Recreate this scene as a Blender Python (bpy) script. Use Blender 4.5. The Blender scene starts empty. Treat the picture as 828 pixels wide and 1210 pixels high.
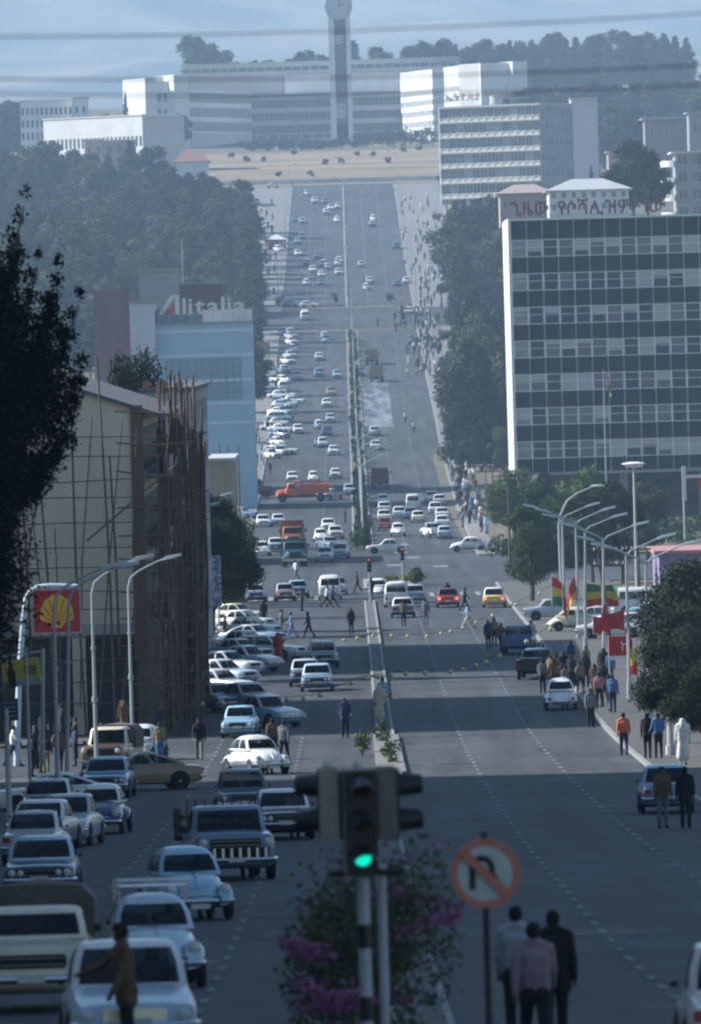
import bpy, bmesh, math, random
import numpy as np
from mathutils import Vector, Matrix
random.seed(7); np.random.seed(7)
R = math.radians
SC = bpy.context.scene
COL = SC.collection

# ------------------------------------------------------------------ camera
FPX = 10083.0            # focal length in photograph pixels (828 x 1210)
CAMZ = 24.0
PITCH = math.atan(205 / FPX)
ROLL = R(1.6)
F_ = Vector((0, math.cos(PITCH), -math.sin(PITCH)))
R0 = Vector((1, 0, 0)); U0 = Vector((0, math.sin(PITCH), math.cos(PITCH)))
UP = U0 * math.cos(ROLL) + R0 * math.sin(ROLL)
RT = R0 * math.cos(ROLL) - U0 * math.sin(ROLL)
cd = bpy.data.cameras.new('camera'); cam = bpy.data.objects.new('camera', cd); COL.objects.link(cam)
cam.matrix_world = Matrix(((RT.x, UP.x, -F_.x, 0), (RT.y, UP.y, -F_.y, 0), (RT.z, UP.z, -F_.z, CAMZ), (0, 0, 0, 1)))
cd.sensor_fit = 'VERTICAL'; cd.sensor_height = 36; cd.lens = FPX / 1210 * 36
cd.clip_start = 1; cd.clip_end = 40000
cd.dof.use_dof = True; cd.dof.focus_distance = 560; cd.dof.aperture_fstop = 4.6
SC.camera = cam

# ------------------------------------------------------------------ world, sun, exposure
SUN_EL, SUN_AZ = 36.0, -77.0      # azimuth from the view direction, negative = left of it
w = bpy.data.worlds.new('World'); SC.world = w; w.use_nodes = True
nt = w.node_tree; nt.nodes.clear()
sky = nt.nodes.new('ShaderNodeTexSky'); sky.sky_type = 'NISHITA'; sky.sun_disc = False
sky.sun_elevation = R(SUN_EL); sky.sun_rotation = R(SUN_AZ); sky.air_density = 1.3; sky.dust_density = 0.6; sky.ozone_density = 4.0
bg = nt.nodes.new('ShaderNodeBackground'); bg.inputs[1].default_value = 0.07
wo = nt.nodes.new('ShaderNodeOutputWorld')
nt.links.new(sky.outputs[0], bg.inputs[0]); nt.links.new(bg.outputs[0], wo.inputs[0])
sl = bpy.data.lights.new('sun', 'SUN'); sl.energy = 5.0; sl.angle = R(0.53); sl.color = (1.0, 0.98, 0.95)
so = bpy.data.objects.new('sun', sl); COL.objects.link(so)
sd = Vector((math.sin(R(SUN_AZ)) * math.cos(R(SUN_EL)), math.cos(R(SUN_AZ)) * math.cos(R(SUN_EL)), math.sin(R(SUN_EL))))
so.rotation_euler = sd.to_track_quat('Z', 'Y').to_euler()
SC.view_settings.view_transform = 'Standard'; SC.view_settings.look = 'None'
SC.view_settings.gamma = 1; SC.view_settings.exposure = 0.88
SC.render.engine = 'CYCLES'
SC.cycles.use_denoising = True; SC.cycles.pixel_filter_type = 'BLACKMAN_HARRIS'; SC.cycles.filter_width = 2.2
SC.cycles.max_bounces = 6; SC.cycles.transparent_max_bounces = 12; SC.cycles.volume_bounces = 1
SC.cycles.use_adaptive_sampling = True

# ------------------------------------------------------------------ ground profile (depth -> height)
_tab = [(1290, 115), (1180, 75), (1085, 58.5), (1000, 42.5), (925, 32.5), (870, 26.5), (795, 21.5), (755, 18.8), (712, 15.5),
        (655, 12), (600, 9.75), (536, 8.3), (447, 7.05), (405, 6.5), (360, 6.05), (315, 5.5), (230, 4.75), (195, 4.4), (170, 3.8)]
KD = [-60, 0, 40] + [FPX / s for _, s in _tab] + [2840, 3600, 5200]
KZ = [CAMZ - 5.4, CAMZ - 5.8, CAMZ - 6.7] + [CAMZ - (y - 400) / s for y, s in _tab] + [CAMZ + 80, CAMZ + 84, CAMZ + 92]
KD, KZ = np.array(KD), np.array(KZ)
YS = np.concatenate([np.arange(-60, 700, 6), np.arange(700, 2700, 10), np.arange(2700, 5201, 100)]).astype(float)
_z = np.interp(np.arange(-60, 5201, 2.0), KD, KZ)
_k = np.hanning(61); _k /= _k.sum()
_zp = np.convolve(np.pad(_z, 30, mode='edge'), _k, mode='valid')
PZ = np.interp(YS, np.arange(-60, 5201, 2.0), _zp)
def prof(y): return float(np.interp(y, YS, PZ))
def lateral(x, y):
    a = max(0.0, abs(x) - 45); n = math.sin(x * .021 + y * .013) + math.sin(x * .047 - y * .009)
    z = n * min(a / 60, 1) * 1.2
    if x > 16 and 800 < y < 1250:      # bank the office block stands on
        z += min((x - 16) / 8, 1) * 1.0 * min(1, (y - 800) / 60, (1250 - y) / 60)
    return z
def gz(x, y): return prof(y) + lateral(x, y)
def ray(px, py):
    v = F_ * FPX + RT * (px - 414) - UP * (py - 605)
    return v / v.y
def at(px, py, Y):
    v = ray(px, py); return Vector((v.x * Y, Y, CAMZ + v.z * Y))
def ground(px, py):
    v = ray(px, py); lo = None
    ys = np.arange(60, 5000, 4.0); d = CAMZ + v.z * ys - np.interp(ys, YS, PZ)
    idx = np.where(d < 0)[0]
    if len(idx) == 0: Y = 2700.0
    else:
        i = idx[0]; Y = ys[i] if i == 0 else ys[i - 1] + 4 * d[i - 1] / (d[i - 1] - d[i])
    return Vector((v.x * Y, Y, prof(Y)))
def X_at(px, Y, py=605): return at(px, py, Y).x
def Z_at(py, Y, px=414): return at(px, py, Y).z
def sc(Y): return FPX / Y

# ------------------------------------------------------------------ materials
MATS = {}
def mat(name, col, rough=.7, var=.12, scale=3.0, metal=0.0, coat=0.0, emit=None, es=1.0, bump=0.0, stretch=None, col2=None, cs=.4, spec=.5, coords='Object', trans=0):
    if name in MATS: return MATS[name]
    m = bpy.data.materials.new(name); m.use_nodes = True; t = m.node_tree; b = t.nodes['Principled BSDF']
    b.inputs['Roughness'].default_value = rough; b.inputs['Metallic'].default_value = metal
    b.inputs['Coat Weight'].default_value = coat; b.inputs['Coat Roughness'].default_value = .08
    b.inputs['Specular IOR Level'].default_value = spec
    c = tuple(col) + (1,)
    b.inputs['Base Color'].default_value = c
    if emit: b.inputs['Emission Color'].default_value = tuple(emit) + (1,); b.inputs['Emission Strength'].default_value = es
    if var > 0:
        tc = t.nodes.new('ShaderNodeTexCoord'); mp = t.nodes.new('ShaderNodeMapping')
        if stretch: mp.inputs['Scale'].default_value = stretch
        n = t.nodes.new('ShaderNodeTexNoise'); n.inputs['Scale'].default_value = scale; n.inputs['Detail'].default_value = 5
        n.inputs['Roughness'].default_value = .65
        r = t.nodes.new('ShaderNodeValToRGB'); lo = .5 - cs / 2; hi = .5 + cs / 2
        r.color_ramp.elements[0].position = lo; r.color_ramp.elements[1].position = hi
        c2 = col2 or [v * (1 + var) for v in col]; c1 = col if col2 else [v * (1 - var) for v in col]
        r.color_ramp.elements[0].color = tuple(c1) + (1,); r.color_ramp.elements[1].color = tuple(c2) + (1,)
        t.links.new(tc.outputs[coords], mp.inputs[0]); t.links.new(mp.outputs[0], n.inputs[0]); t.links.new(n.outputs[0], r.inputs[0])
        t.links.new(r.outputs[0], b.inputs['Base Color'])
        if bump:
            bp = t.nodes.new('ShaderNodeBump'); bp.inputs['Strength'].default_value = bump; bp.inputs['Distance'].default_value = .02
            t.links.new(n.outputs[0], bp.inputs['Height']); t.links.new(bp.outputs[0], b.inputs['Normal'])
    MATS[name] = m; return m
def glassmat(name, tint, trans, rough=.04):
    m = bpy.data.materials.new(name); m.use_nodes = True; t = m.node_tree; t.nodes.clear()
    o = t.nodes.new('ShaderNodeOutputMaterial'); mx = t.nodes.new('ShaderNodeMixShader'); tr = t.nodes.new('ShaderNodeBsdfTransparent')
    tr.inputs[0].default_value = tuple(v * trans for v in tint) + (1,)
    g = t.nodes.new('ShaderNodeBsdfGlossy'); g.inputs['Roughness'].default_value = rough; g.inputs[0].default_value = (.5, .55, .6, 1)
    fr = t.nodes.new('ShaderNodeFresnel'); fr.inputs[0].default_value = 1.5
    t.links.new(fr.outputs[0], mx.inputs[0]); t.links.new(tr.outputs[0], mx.inputs[1]); t.links.new(g.outputs[0], mx.inputs[2])
    t.links.new(mx.outputs[0], o.inputs[0]); MATS[name] = m; return m
GLASS = glassmat('car_glass', (.8, .9, .9), .5)
WGLASS = mat('window_glass', (.05, .065, .08), .12, .35, .35, spec=.8)
PALEGLASS = mat('curtained_glass', (.22, .24, .25), .2, .3, .6, spec=.8)
CHROME = mat('chrome', (.62, .64, .66), .22, 0, metal=1)
RUBBER = mat('rubber', (.018, .018, .02), .85, .2)
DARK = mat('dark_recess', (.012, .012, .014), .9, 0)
SEAT = mat('seat_vinyl', (.045, .035, .03), .6, .2)
LENS = mat('headlamp_lens', (.6, .62, .6), .08, 0, spec=.9)
REDLENS = mat('tail_lens', (.35, .02, .015), .2, 0)
REDLIT = mat('tail_lit', (.5, .03, .02), .2, 0, emit=(1, .08, .03), es=3)
AMBER = mat('amber_lens', (.6, .2, .02), .2, 0)
PLATE = mat('plate_white', (.6, .6, .55), .5, 0)
HUB = mat('hubcap', (.5, .5, .5), .35, .1, metal=.6)
SKIN = mat('skin', (.075, .036, .02), .5, .1)
HAIR = mat('black_hair', (.008, .007, .006), .9, .2, 40)
STEEL = mat('galvanised_pole', (.36, .4, .42), .45, .15, 2)
WHITEP = mat('white_paint', (.78, .78, .76), .5, .05)
PAINTS = {}
def paint(n):
    if n in PAINTS: return PAINTS[n]
    c = dict(white=(.72, .72, .69), cream=(.66, .6, .45), lightblue=(.28, .47, .58), paleblue=(.42, .55, .62), blue=(.05, .14, .32), navy=(.02, .04, .1),
             greyblue=(.13, .21, .3), grey=(.25, .27, .29), silver=(.42, .45, .47), black=(.015, .016, .02), red=(.35, .03, .025), maroon=(.14, .03, .03),
             tan=(.32, .22, .13), yellow=(.62, .42, .08), orange=(.78, .13, .035), rust=(.33, .12, .05), mustard=(.26, .17, .06), midblue=(.1, .22, .38), olive=(.12, .13, .08), green=(.03, .1, .07), teal=(.03, .09, .11), brown=(.12, .075, .05), beige=(.5, .44, .34))[n]
    PAINTS[n] = mat(n + '_car_paint', c, .38, .13, 1.6, coat=.7); return PAINTS[n]

# ------------------------------------------------------------------ mesh building
class MB:
    def __init__(s): s.v = []; s.f = []; s.m = []
    def add(s, vs, fs, mi=0, M=None):
        o = len(s.v)
        if M is not None: vs = [M @ Vector(p) for p in vs]
        s.v.extend([tuple(p) for p in vs]); s.f.extend([tuple(i + o for i in f) for f in fs]); s.m.extend([mi] * len(fs)); return s
    def box(s, c, d, mi=0, rot=0.0, M=None):
        x, y, z = d[0] / 2, d[1] / 2, d[2] / 2
        vs = [Vector((a * x, b * y, e * z)) for a in (-1, 1) for b in (-1, 1) for e in (-1, 1)]
        Q = Matrix.Translation(c) @ Matrix.Rotation(rot, 4, 'Z')
        if M is not None: Q = M @ Q
        return s.add(vs, [(0, 1, 3, 2), (4, 6, 7, 5), (0, 4, 5, 1), (2, 3, 7, 6), (0, 2, 6, 4), (1, 5, 7, 3)], mi, Q)
    def bb(s, x0, x1, y0, y1, z0, z1, mi=0, M=None):
        return s.box(((x0 + x1) / 2, (y0 + y1) / 2, (z0 + z1) / 2), (abs(x1 - x0), abs(y1 - y0), abs(z1 - z0)), mi, M=M)
    def tube(s, pts, rad, n=8, mi=0, cap=True, M=None):
        pts = [Vector(p) for p in pts]; k = len(pts)
        if not hasattr(rad, '__len__'): rad = [rad] * k
        vs = []; fs = []; ref = None
        for i, p in enumerate(pts):
            t = (pts[min(i + 1, k - 1)] - pts[max(i - 1, 0)]).normalized()
            if ref is None: ref = Vector((1, 0, 0)) if abs(t.x) < .8 else Vector((0, 1, 0))
            a = (ref - t * ref.dot(t)).normalized(); b = t.cross(a); ref = a
            for j in range(n):
                g = 2 * math.pi * j / n; vs.append(p + (a * math.cos(g) + b * math.sin(g)) * rad[i])
        for i in range(k - 1):
            for j in range(n): fs.append((i * n + j, i * n + (j + 1) % n, (i + 1) * n + (j + 1) % n, (i + 1) * n + j))
        if cap: fs.append(tuple(range(n - 1, -1, -1))); fs.append(tuple((k - 1) * n + j for j in range(n)))
        return s.add(vs, fs, mi, M)
    def lathe(s, prf, n=16, mi=0, M=None, cap=True):          # prf: (r, z) list, axis Z
        vs = []; fs = []; k = len(prf)
        for r, z in prf:
            for j in range(n): g = 2 * math.pi * j / n; vs.append((r * math.cos(g), r * math.sin(g), z))
        for i in range(k - 1):
            for j in range(n): fs.append((i * n + j, i * n + (j + 1) % n, (i + 1) * n + (j + 1) % n, (i + 1) * n + j))
        if prf[0] == prf[-1] or prf[0][0] < 1e-5 or prf[-1][0] < 1e-5 and 0: cap = cap and prf[0] != prf[-1]
        if cap and prf[0][0] > 1e-5 and not (len(prf) == 2 and prf[-1][0] < 1e-5): fs.append(tuple(range(n - 1, -1, -1)))
        if cap and prf[-1][0] > 1e-5 and not (len(prf) == 2 and prf[0][0] < 1e-5): fs.append(tuple((k - 1) * n + j for j in range(n)))
        return s.add(vs, fs, mi, M)
    def loft(s, rings, mi=0, cap=True, closed=True, M=None):
        n = len(rings[0]); vs = [p for r in rings for p in r]; fs = []
        for i in range(len(rings) - 1):
            for j in range(n if closed else n - 1):
                fs.append((i * n + j, i * n + (j + 1) % n, (i + 1) * n + (j + 1) % n, (i + 1) * n + j))
        if cap: fs.append(tuple(range(n - 1, -1, -1))); fs.append(tuple((len(rings) - 1) * n + j for j in range(n)))
        return s.add(vs, fs, mi, M)
    def prism(s, poly, y0, y1, mi=0, M=None):        # poly in xz, extruded along y
        return s.loft([[(x, y0, z) for x, z in poly], [(x, y1, z) for x, z in poly]], mi, M=M)
    def ball(s, c, r, mi=0, n=10, k=6, M=None):
        if not hasattr(r, '__len__'): r = (r, r, r)
        prf = [(math.sin(math.pi * i / k), -math.cos(math.pi * i / k)) for i in range(k + 1)]
        Q = Matrix.Translation(c) @ Matrix.Diagonal((r[0], r[1], r[2], 1))
        if M is not None: Q = M @ Q
        return s.lathe([(max(a, 1e-6), b) for a, b in prf], n, mi, Q)
    def merge(s, o, remap):
        off = len(s.v); s.v.extend(o.v); s.f.extend([tuple(i + off for i in f) for f in o.f]); s.m.extend([remap[i] for i in o.m])
    def mesh(s, name, mats, smooth=35):
        me = bpy.data.meshes.new(name); me.from_pydata(s.v, [], s.f)
        for m in mats: me.materials.append(m)
        me.polygons.foreach_set('material_index', s.m)
        bm = bmesh.new(); bm.from_mesh(me); bmesh.ops.remove_doubles(bm, verts=bm.verts, dist=1e-5)
        bmesh.ops.recalc_face_normals(bm, faces=bm.faces); bm.to_mesh(me); bm.free()
        if smooth:
            me.polygons.foreach_set('use_smooth', [True] * len(me.polygons)); me.set_sharp_from_angle(angle=R(smooth))
        me.update(); return me
def link(name, me, parent=None, M=None):
    o = bpy.data.objects.new(name, me); COL.objects.link(o)
    if parent: o.parent = parent
    if M is not None: o.matrix_local = M
    return o
def obj(name, mb, mats, parent=None, M=None, smooth=35):
    return link(name, mb.mesh(name, mats if isinstance(mats, (list, tuple)) else [mats], smooth), parent, M)
def tag(o, label=None, cat=None, group=None, kind=None):
    if label: o['label'] = label
    if cat: o['category'] = cat
    if group: o['group'] = group
    if kind: o['kind'] = kind
    return o
def thing(name, label, cat, loc=(0, 0, 0), rz=0.0, group=None, scale=1.0):
    o = bpy.data.objects.new(name, None); COL.objects.link(o); o.location = loc; o.rotation_euler = (0, 0, rz)
    o.empty_display_size = .5
    if scale != 1.0: o.scale = (scale,) * 3
    return tag(o, label, cat, group)
MC = {}
def cached(key, fn):
    if key not in MC: MC[key] = fn()
    return MC[key]
ORD = 'first second third fourth fifth sixth seventh eighth ninth tenth eleventh twelfth thirteenth fourteenth fifteenth sixteenth seventeenth eighteenth nineteenth twentieth'.split()
ORD += ['twenty-' + x for x in ORD[:9]] + ['thirtieth'] + ['thirty-' + x for x in ORD[:9]] + ['fortieth'] + ['forty-' + x for x in ORD[:9]]

# ------------------------------------------------------------------ ground, road, pavements
def strip(name, x0, x1, y0, y1, dz, m, thick=0.0, kind='structure', nx=1, jx=None):
    ys = [y0] + [y for y in YS if y0 < y < y1] + [y1]; mb = MB(); rings = []
    for i, y in enumerate(ys):
        a = x0(y) if callable(x0) else x0; b = x1(y) if callable(x1) else x1; z = prof(y) + dz
        if thick: rings.append([(a, y, z - thick), (a, y, z), (b, y, z), (b, y, z - thick)])
        else: rings.append([(a, y, z), (b, y, z)])
    if thick: mb.loft(rings)
    else: mb.loft(rings, cap=False, closed=False)
    o = obj(name, mb, m, smooth=0); 
    if kind: tag(o, kind=kind)
    return o
def asphalt(name, c, wear):
    m = mat(name, c, .82, .0); t = m.node_tree; b = t.nodes['Principled BSDF']
    tc = t.nodes.new('ShaderNodeTexCoord')
    def noise(sc_, st, det=6):
        mp = t.nodes.new('ShaderNodeMapping'); mp.inputs['Scale'].default_value = st
        n = t.nodes.new('ShaderNodeTexNoise'); n.inputs['Scale'].default_value = sc_; n.inputs['Detail'].default_value = det
        t.links.new(tc.outputs['Object'], mp.inputs[0]); t.links.new(mp.outputs[0], n.inputs[0]); return n.outputs[0]
    def ramp(src, a, b_, v0, v1):
        r = t.nodes.new('ShaderNodeMapRange'); r.inputs[1].default_value = a; r.inputs[2].default_value = b_; r.inputs[3].default_value = v0; r.inputs[4].default_value = v1
        t.links.new(src, r.inputs[0]); return r.outputs[0]
    a = ramp(noise(1, (.9, .012, 1)), .33, .67, .62, 1.35)      # wheel tracks along the road
    c_ = ramp(noise(.03, (1, 1, 1)), .35, .65, .75, 1.25)
    d = ramp(noise(9, (1, 1, 1)), .3, .7, .88, 1.12)
    e = ramp(noise(1, (.05, .22, 1)), .54, .57, 1.0, .74)        # tar patches
    def mul(p, q):
        x = t.nodes.new('ShaderNodeMath'); x.operation = 'MULTIPLY'; t.links.new(p, x.inputs[0]); t.links.new(q, x.inputs[1]); return x.outputs[0]
    vo = t.nodes.new('ShaderNodeTexVoronoi'); vo.feature = 'DISTANCE_TO_EDGE'; vo.inputs['Scale'].default_value = .16; mq = t.nodes.new('ShaderNodeMapping'); mq.inputs['Scale'].default_value = (1.3, .45, 1)
    wn = t.nodes.new('ShaderNodeTexNoise'); wn.inputs['Scale'].default_value = .5; wa = t.nodes.new('ShaderNodeVectorMath'); wa.operation = 'MULTIPLY_ADD'; wa.inputs[1].default_value = (2.5, 2.5, 0); t.links.new(tc.outputs['Object'], wn.inputs[0]); t.links.new(wn.outputs['Color'], wa.inputs[0]); t.links.new(tc.outputs['Object'], wa.inputs[2]); t.links.new(wa.outputs[0], mq.inputs[0]); t.links.new(mq.outputs[0], vo.inputs['Vector'])
    cr = ramp(vo.outputs['Distance'], .004, .02, .62, 1.0)
    f = mul(mul(mul(a, c_), mul(d, e)), cr)
    v = t.nodes.new('ShaderNodeVectorMath'); v.operation = 'SCALE'; v.inputs[0].default_value = c; t.links.new(f, v.inputs['Scale'])
    t.links.new(v.outputs[0], b.inputs['Base Color']); return m
ROAD = asphalt('road_asphalt', (.036, .043, .05), 1)
PAVE = mat('pavement_earth', (.08, .08, .075), .9, .3, .8, bump=.3)
PAVE2 = mat('pavement_pale', (.17, .165, .16), .9, .25, .5)
KERB = mat('kerb_stone', (.24, .245, .24), .85, .15, 3)
GROUND = mat('dry_ground', (.075, .07, .045), .95, .3, .08, col2=(.15, .125, .08))
GRASS = mat('dry_grass', (.28, .19, .115), .95, .3, .04, col2=(.14, .115, .065), cs=.25, stretch=(.5, 1, 1))
LINE = mat('road_paint', (.13, .15, .155), .8, .55, 1.5, cs=.3)

def build_ground():
    xs = np.concatenate([-np.geomspace(60, 2600, 22)[::-1], np.linspace(-50, 50, 11), np.geomspace(60, 2600, 22)])
    ys = [y for y in YS]; mb = MB(); rings = []
    for y in ys:
        rings.append([(x, y, gz(x, y) - (.08 if abs(x) < 45 else .05)) for x in xs])
    mb.loft(rings, cap=False, closed=False)
    tag(obj('ground', mb, GROUND, smooth=60), kind='structure')
build_ground()
def KL(y): return float(np.interp(y, [0, 360, 400, 470, 1050, 1300, 1700, 2150], [-10.5, -10.5, -9.0, -9.5, -11.5, -12.0, -12.6, -12.6]))
def KR(y): return float(np.interp(y, [0, 300, 600, 1050, 1300, 1700, 2150], [10.9, 10.9, 11.6, 12.9, 13.4, 13.4, 13.4]))
strip('road', KL, KR, -60, 2180, 0, ROAD)
strip('road_cross_near', -60, KL, 322, 372, .0, ROAD)
strip('road_cross_middle', -70, KL, 690, 830, .0, ROAD); strip('road_cross_middle_east', KR, 70, 700, 815, .0, ROAD)
strip('road_cross_far', -90, KL, 1590, 1650, .0, ROAD); strip('road_cross_far_east', KR, 90, 1590, 1650, .0, ROAD)
for a, b in ((-60, 322), (372, 690), (830, 1590), (1650, 2170)):
    strip('pavement_left', lambda y: KL(y) - (5.5 if y < 700 else 11), KL, a, b, .13, PAVE if a < 600 else PAVE2, .3)
    strip('kerb_left', KL, lambda y: KL(y) + .18, a, b, .137, KERB, .3)
for a, b in ((-60, 700), (815, 1590), (1650, 2170)):
    strip('pavement_right', KR, lambda y: KR(y) + (9 if y < 800 else 6 if y < 1500 else 11), a, b, .13, PAVE if a < 500 else PAVE2, .3)
    strip('kerb_right', lambda y: KR(y) - .18, KR, a, b, .137, KERB, .3)
# the median, thin near, planted and wide beyond the junction
def XM(y): return 1.2
MEDC = mat('median_concrete', (.085, .088, .09), .85, .25, 1.5)
strip('median_near', .35, 1.15, 40, 312, .14, MEDC, .3); strip('median_edge', .33, .43, 40, 312, .15, KERB, .3)
strip('median_edge', 1.07, 1.17, 40, 312, .15, KERB, .3)
strip('median_strip', lambda y: .9, lambda y: 1.6, 312, 648, .12, MEDC, .3); strip('median_edge', .85, .98, 312, 648, .15, KERB, .3); strip('median_edge', 1.52, 1.65, 312, 648, .15, KERB, .3)
strip('median_gravel', .7, 1.8, 316, 372, .16, PAVE2, .3)
strip('median_planted', .15, 2.25, 850, 1585, .14, KERB, .3)
strip('median_bed', .35, 2.05, 850.5, 1584, .16, GROUND, .3)
strip('median_island', .9, 5.0, 690, 725, .13, KERB, .3)
strip('median_upper', .2, .65, 1660, 2160, .13, KERB, .3)
def patches():
    rg = random.Random(21); a = MB(); b = MB()
    for i in range(80):
        Y = 70 + 620 * rg.random() ** 1.3; x = rg.choice([rg.uniform(-9, 0), rg.uniform(2, 10.5)]); w_ = rg.uniform(.3, 1.3); l_ = rg.uniform(.8, 3.2); n = 9
        pts = [(x + w_ * math.cos(t) * rg.uniform(.75, 1.1), Y + l_ * math.sin(t) * rg.uniform(.75, 1.1)) for t in np.linspace(0, 2 * math.pi, n, endpoint=False)]
        (a if i % 3 else b).add([(p, q, prof(q) + .008) for p, q in pts], [tuple(range(n))])
    for i in range(16):
        Y = 80 + i * 38 + rg.uniform(-10, 10); x0, x1 = (1.7, 10.8) if i % 2 else (-10, .2); k = 12
        up_ = [(x0 + (x1 - x0) * t / k, Y + rg.uniform(-.25, .25)) for t in range(k + 1)]; wv = rg.uniform(.05, .12)
        for (p, q), (p2, q2) in zip(up_, up_[1:]): a.add([(p, q, prof(q) + .008), (p2, q2, prof(q2) + .008), (p2, q2 + wv, prof(q2 + wv) + .008), (p, q + wv, prof(q + wv) + .008)], [(0, 1, 2, 3)])
    tag(obj('road_patch', a, mat('fresh_tar', (.02, .022, .026), .7, .2, 2), smooth=0), kind='structure'); tag(obj('road_patch', b, mat('worn_asphalt', (.062, .065, .07), .9, .2, 2), smooth=0), kind='structure')
def dashes(name, x, y0, y1, on, off, w_=.13):
    mb = MB(); y = y0
    while y < y1:
        for s in range(1):
            ya, yb = y, min(y + on, y1)
            mb.add([(x - w_, ya, prof(ya) + .014), (x + w_, ya, prof(ya) + .014), (x + w_, yb, prof(yb) + .014), (x - w_, yb, prof(yb) + .014)], [(0, 1, 2, 3)])
        y += on + off
    tag(obj(name, mb, LINE, smooth=0), kind='structure')
for x in (4.5, 7.62): dashes('lane_marking_right', x, 60, 640, 2.3, 2.9, .07)
for x in (-2.4, -5.9): dashes('lane_marking_left', x, 60, 560, 2.2, 3.4, .06)
for x in (-7.5, -3.8, 4.6, 8.6): dashes('lane_marking_upper', x, 1665, 2160, 6, 3, .1)
for x in (-3.2, 5.4, 8.9): dashes('lane_marking_middle', x, 860, 1580, 5, 7, .09)
for x in (2.4, 10.6): pass
# zebra patches and arrows by the junction
patches()
mb = MB()
for x in (-9, -7.8, -6.6, -5.4, -4.2, -3, -1.8, 6, 7.2, 8.4, 9.6, 10.8):
    y0 = 662; mb.add([(x, y0, prof(y0) + .006), (x + .35, y0, prof(y0) + .006), (x + .35, y0 + 12, prof(y0 + 12) + .006), (x, y0 + 12, prof(y0 + 12) + .006)], [(0, 1, 2, 3)])
for x0, y0 in ((3.2, 780), (5.2, 812), (7.4, 770), (4.2, 835)):
    mb.add([(x0, y0, prof(y0) + .006), (x0 + 1.3, y0, prof(y0) + .006), (x0 + 1.3, y0 + 6, prof(y0 + 6) + .006), (x0, y0 + 6, prof(y0 + 6) + .006)], [(0, 1, 2, 3)])
tag(obj('crossing_marking', mb, mat('worn_road_paint', (.22, .23, .22), .8, .3, 3), smooth=0), kind='structure')
# dry fields and verges above the road end
def field(name, x0, x1, y0, y1, dz, m):
    xs = np.linspace(x0, x1, 30); ys = [y0] + [y for y in YS if y0 < y < y1] + [y1]; mb = MB()
    mb.loft([[(x, y, gz(x, y) + dz) for x in xs] for y in ys], cap=False, closed=False); tag(obj(name, mb, m, smooth=60), kind='structure')
VERGE = mat('dull_verge', (.1, .095, .06), .95, .4, .6, col2=(.17, .14, .085))
field('field_far', -45, 45, 2180, 2520, -.02, GRASS)
strip('road_ring', -90, 90, 2188, 2212, .03, ROAD); strip('road_upper', -90, 90, 2330, 2345, .03, mat('pale_track', (.3, .24, .17), .9, .15, .1))
strip('verge_far_left', -40, -12.8, 1652, 1658, .16, GRASS, .2); strip('verge_far', -12.4, 13, 1656, 1660, .05, VERGE); strip('verge_far_lower', -12.0, 13, 1585, 1588, .05, VERGE)
strip('verge_field', 24.5, 40, 1660, 2180, .0, GRASS)
strip('washed_patch', 2.4, 6.8, 1280, 1420, .004, mat('wet_grit', (.05, .055, .06), .5, .3, .8, stretch=(1, .06, 1), col2=(.24, .25, .26), cs=.25))
# mountains
def mountains():
    ys = np.linspace(5200, 11000, 46); xs = np.linspace(-2600, 2600, 90); mb = MB(); rings = []
    from mathutils import noise
    for y in ys:
        t = min(1, (y - 5200) / 4200); rr = []
        for x in xs:
            n = noise.fractal(Vector((x / 700, y / 900, 1.7)), .9, 2.1, 6)
            z = CAMZ + 92 + 400 * t ** 1.1 * (1 + .12 * n) + (46 * n + 30 * abs(noise.noise(Vector((x / 260, y / 420, 3.1))))) * min(1, (y - 5200) / 400) - (0 if y > 5210 else 6)
            rr.append((x, y, z))
        rings.append(rr)
    mb.loft(rings, cap=False, closed=False)
    tag(obj('mountain_range', mb, mat('mountain_side', (.04, .05, .04), .95, .3, .004, col2=(.2, .165, .13), cs=.22), smooth=80), kind='structure')
mountains()
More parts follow.
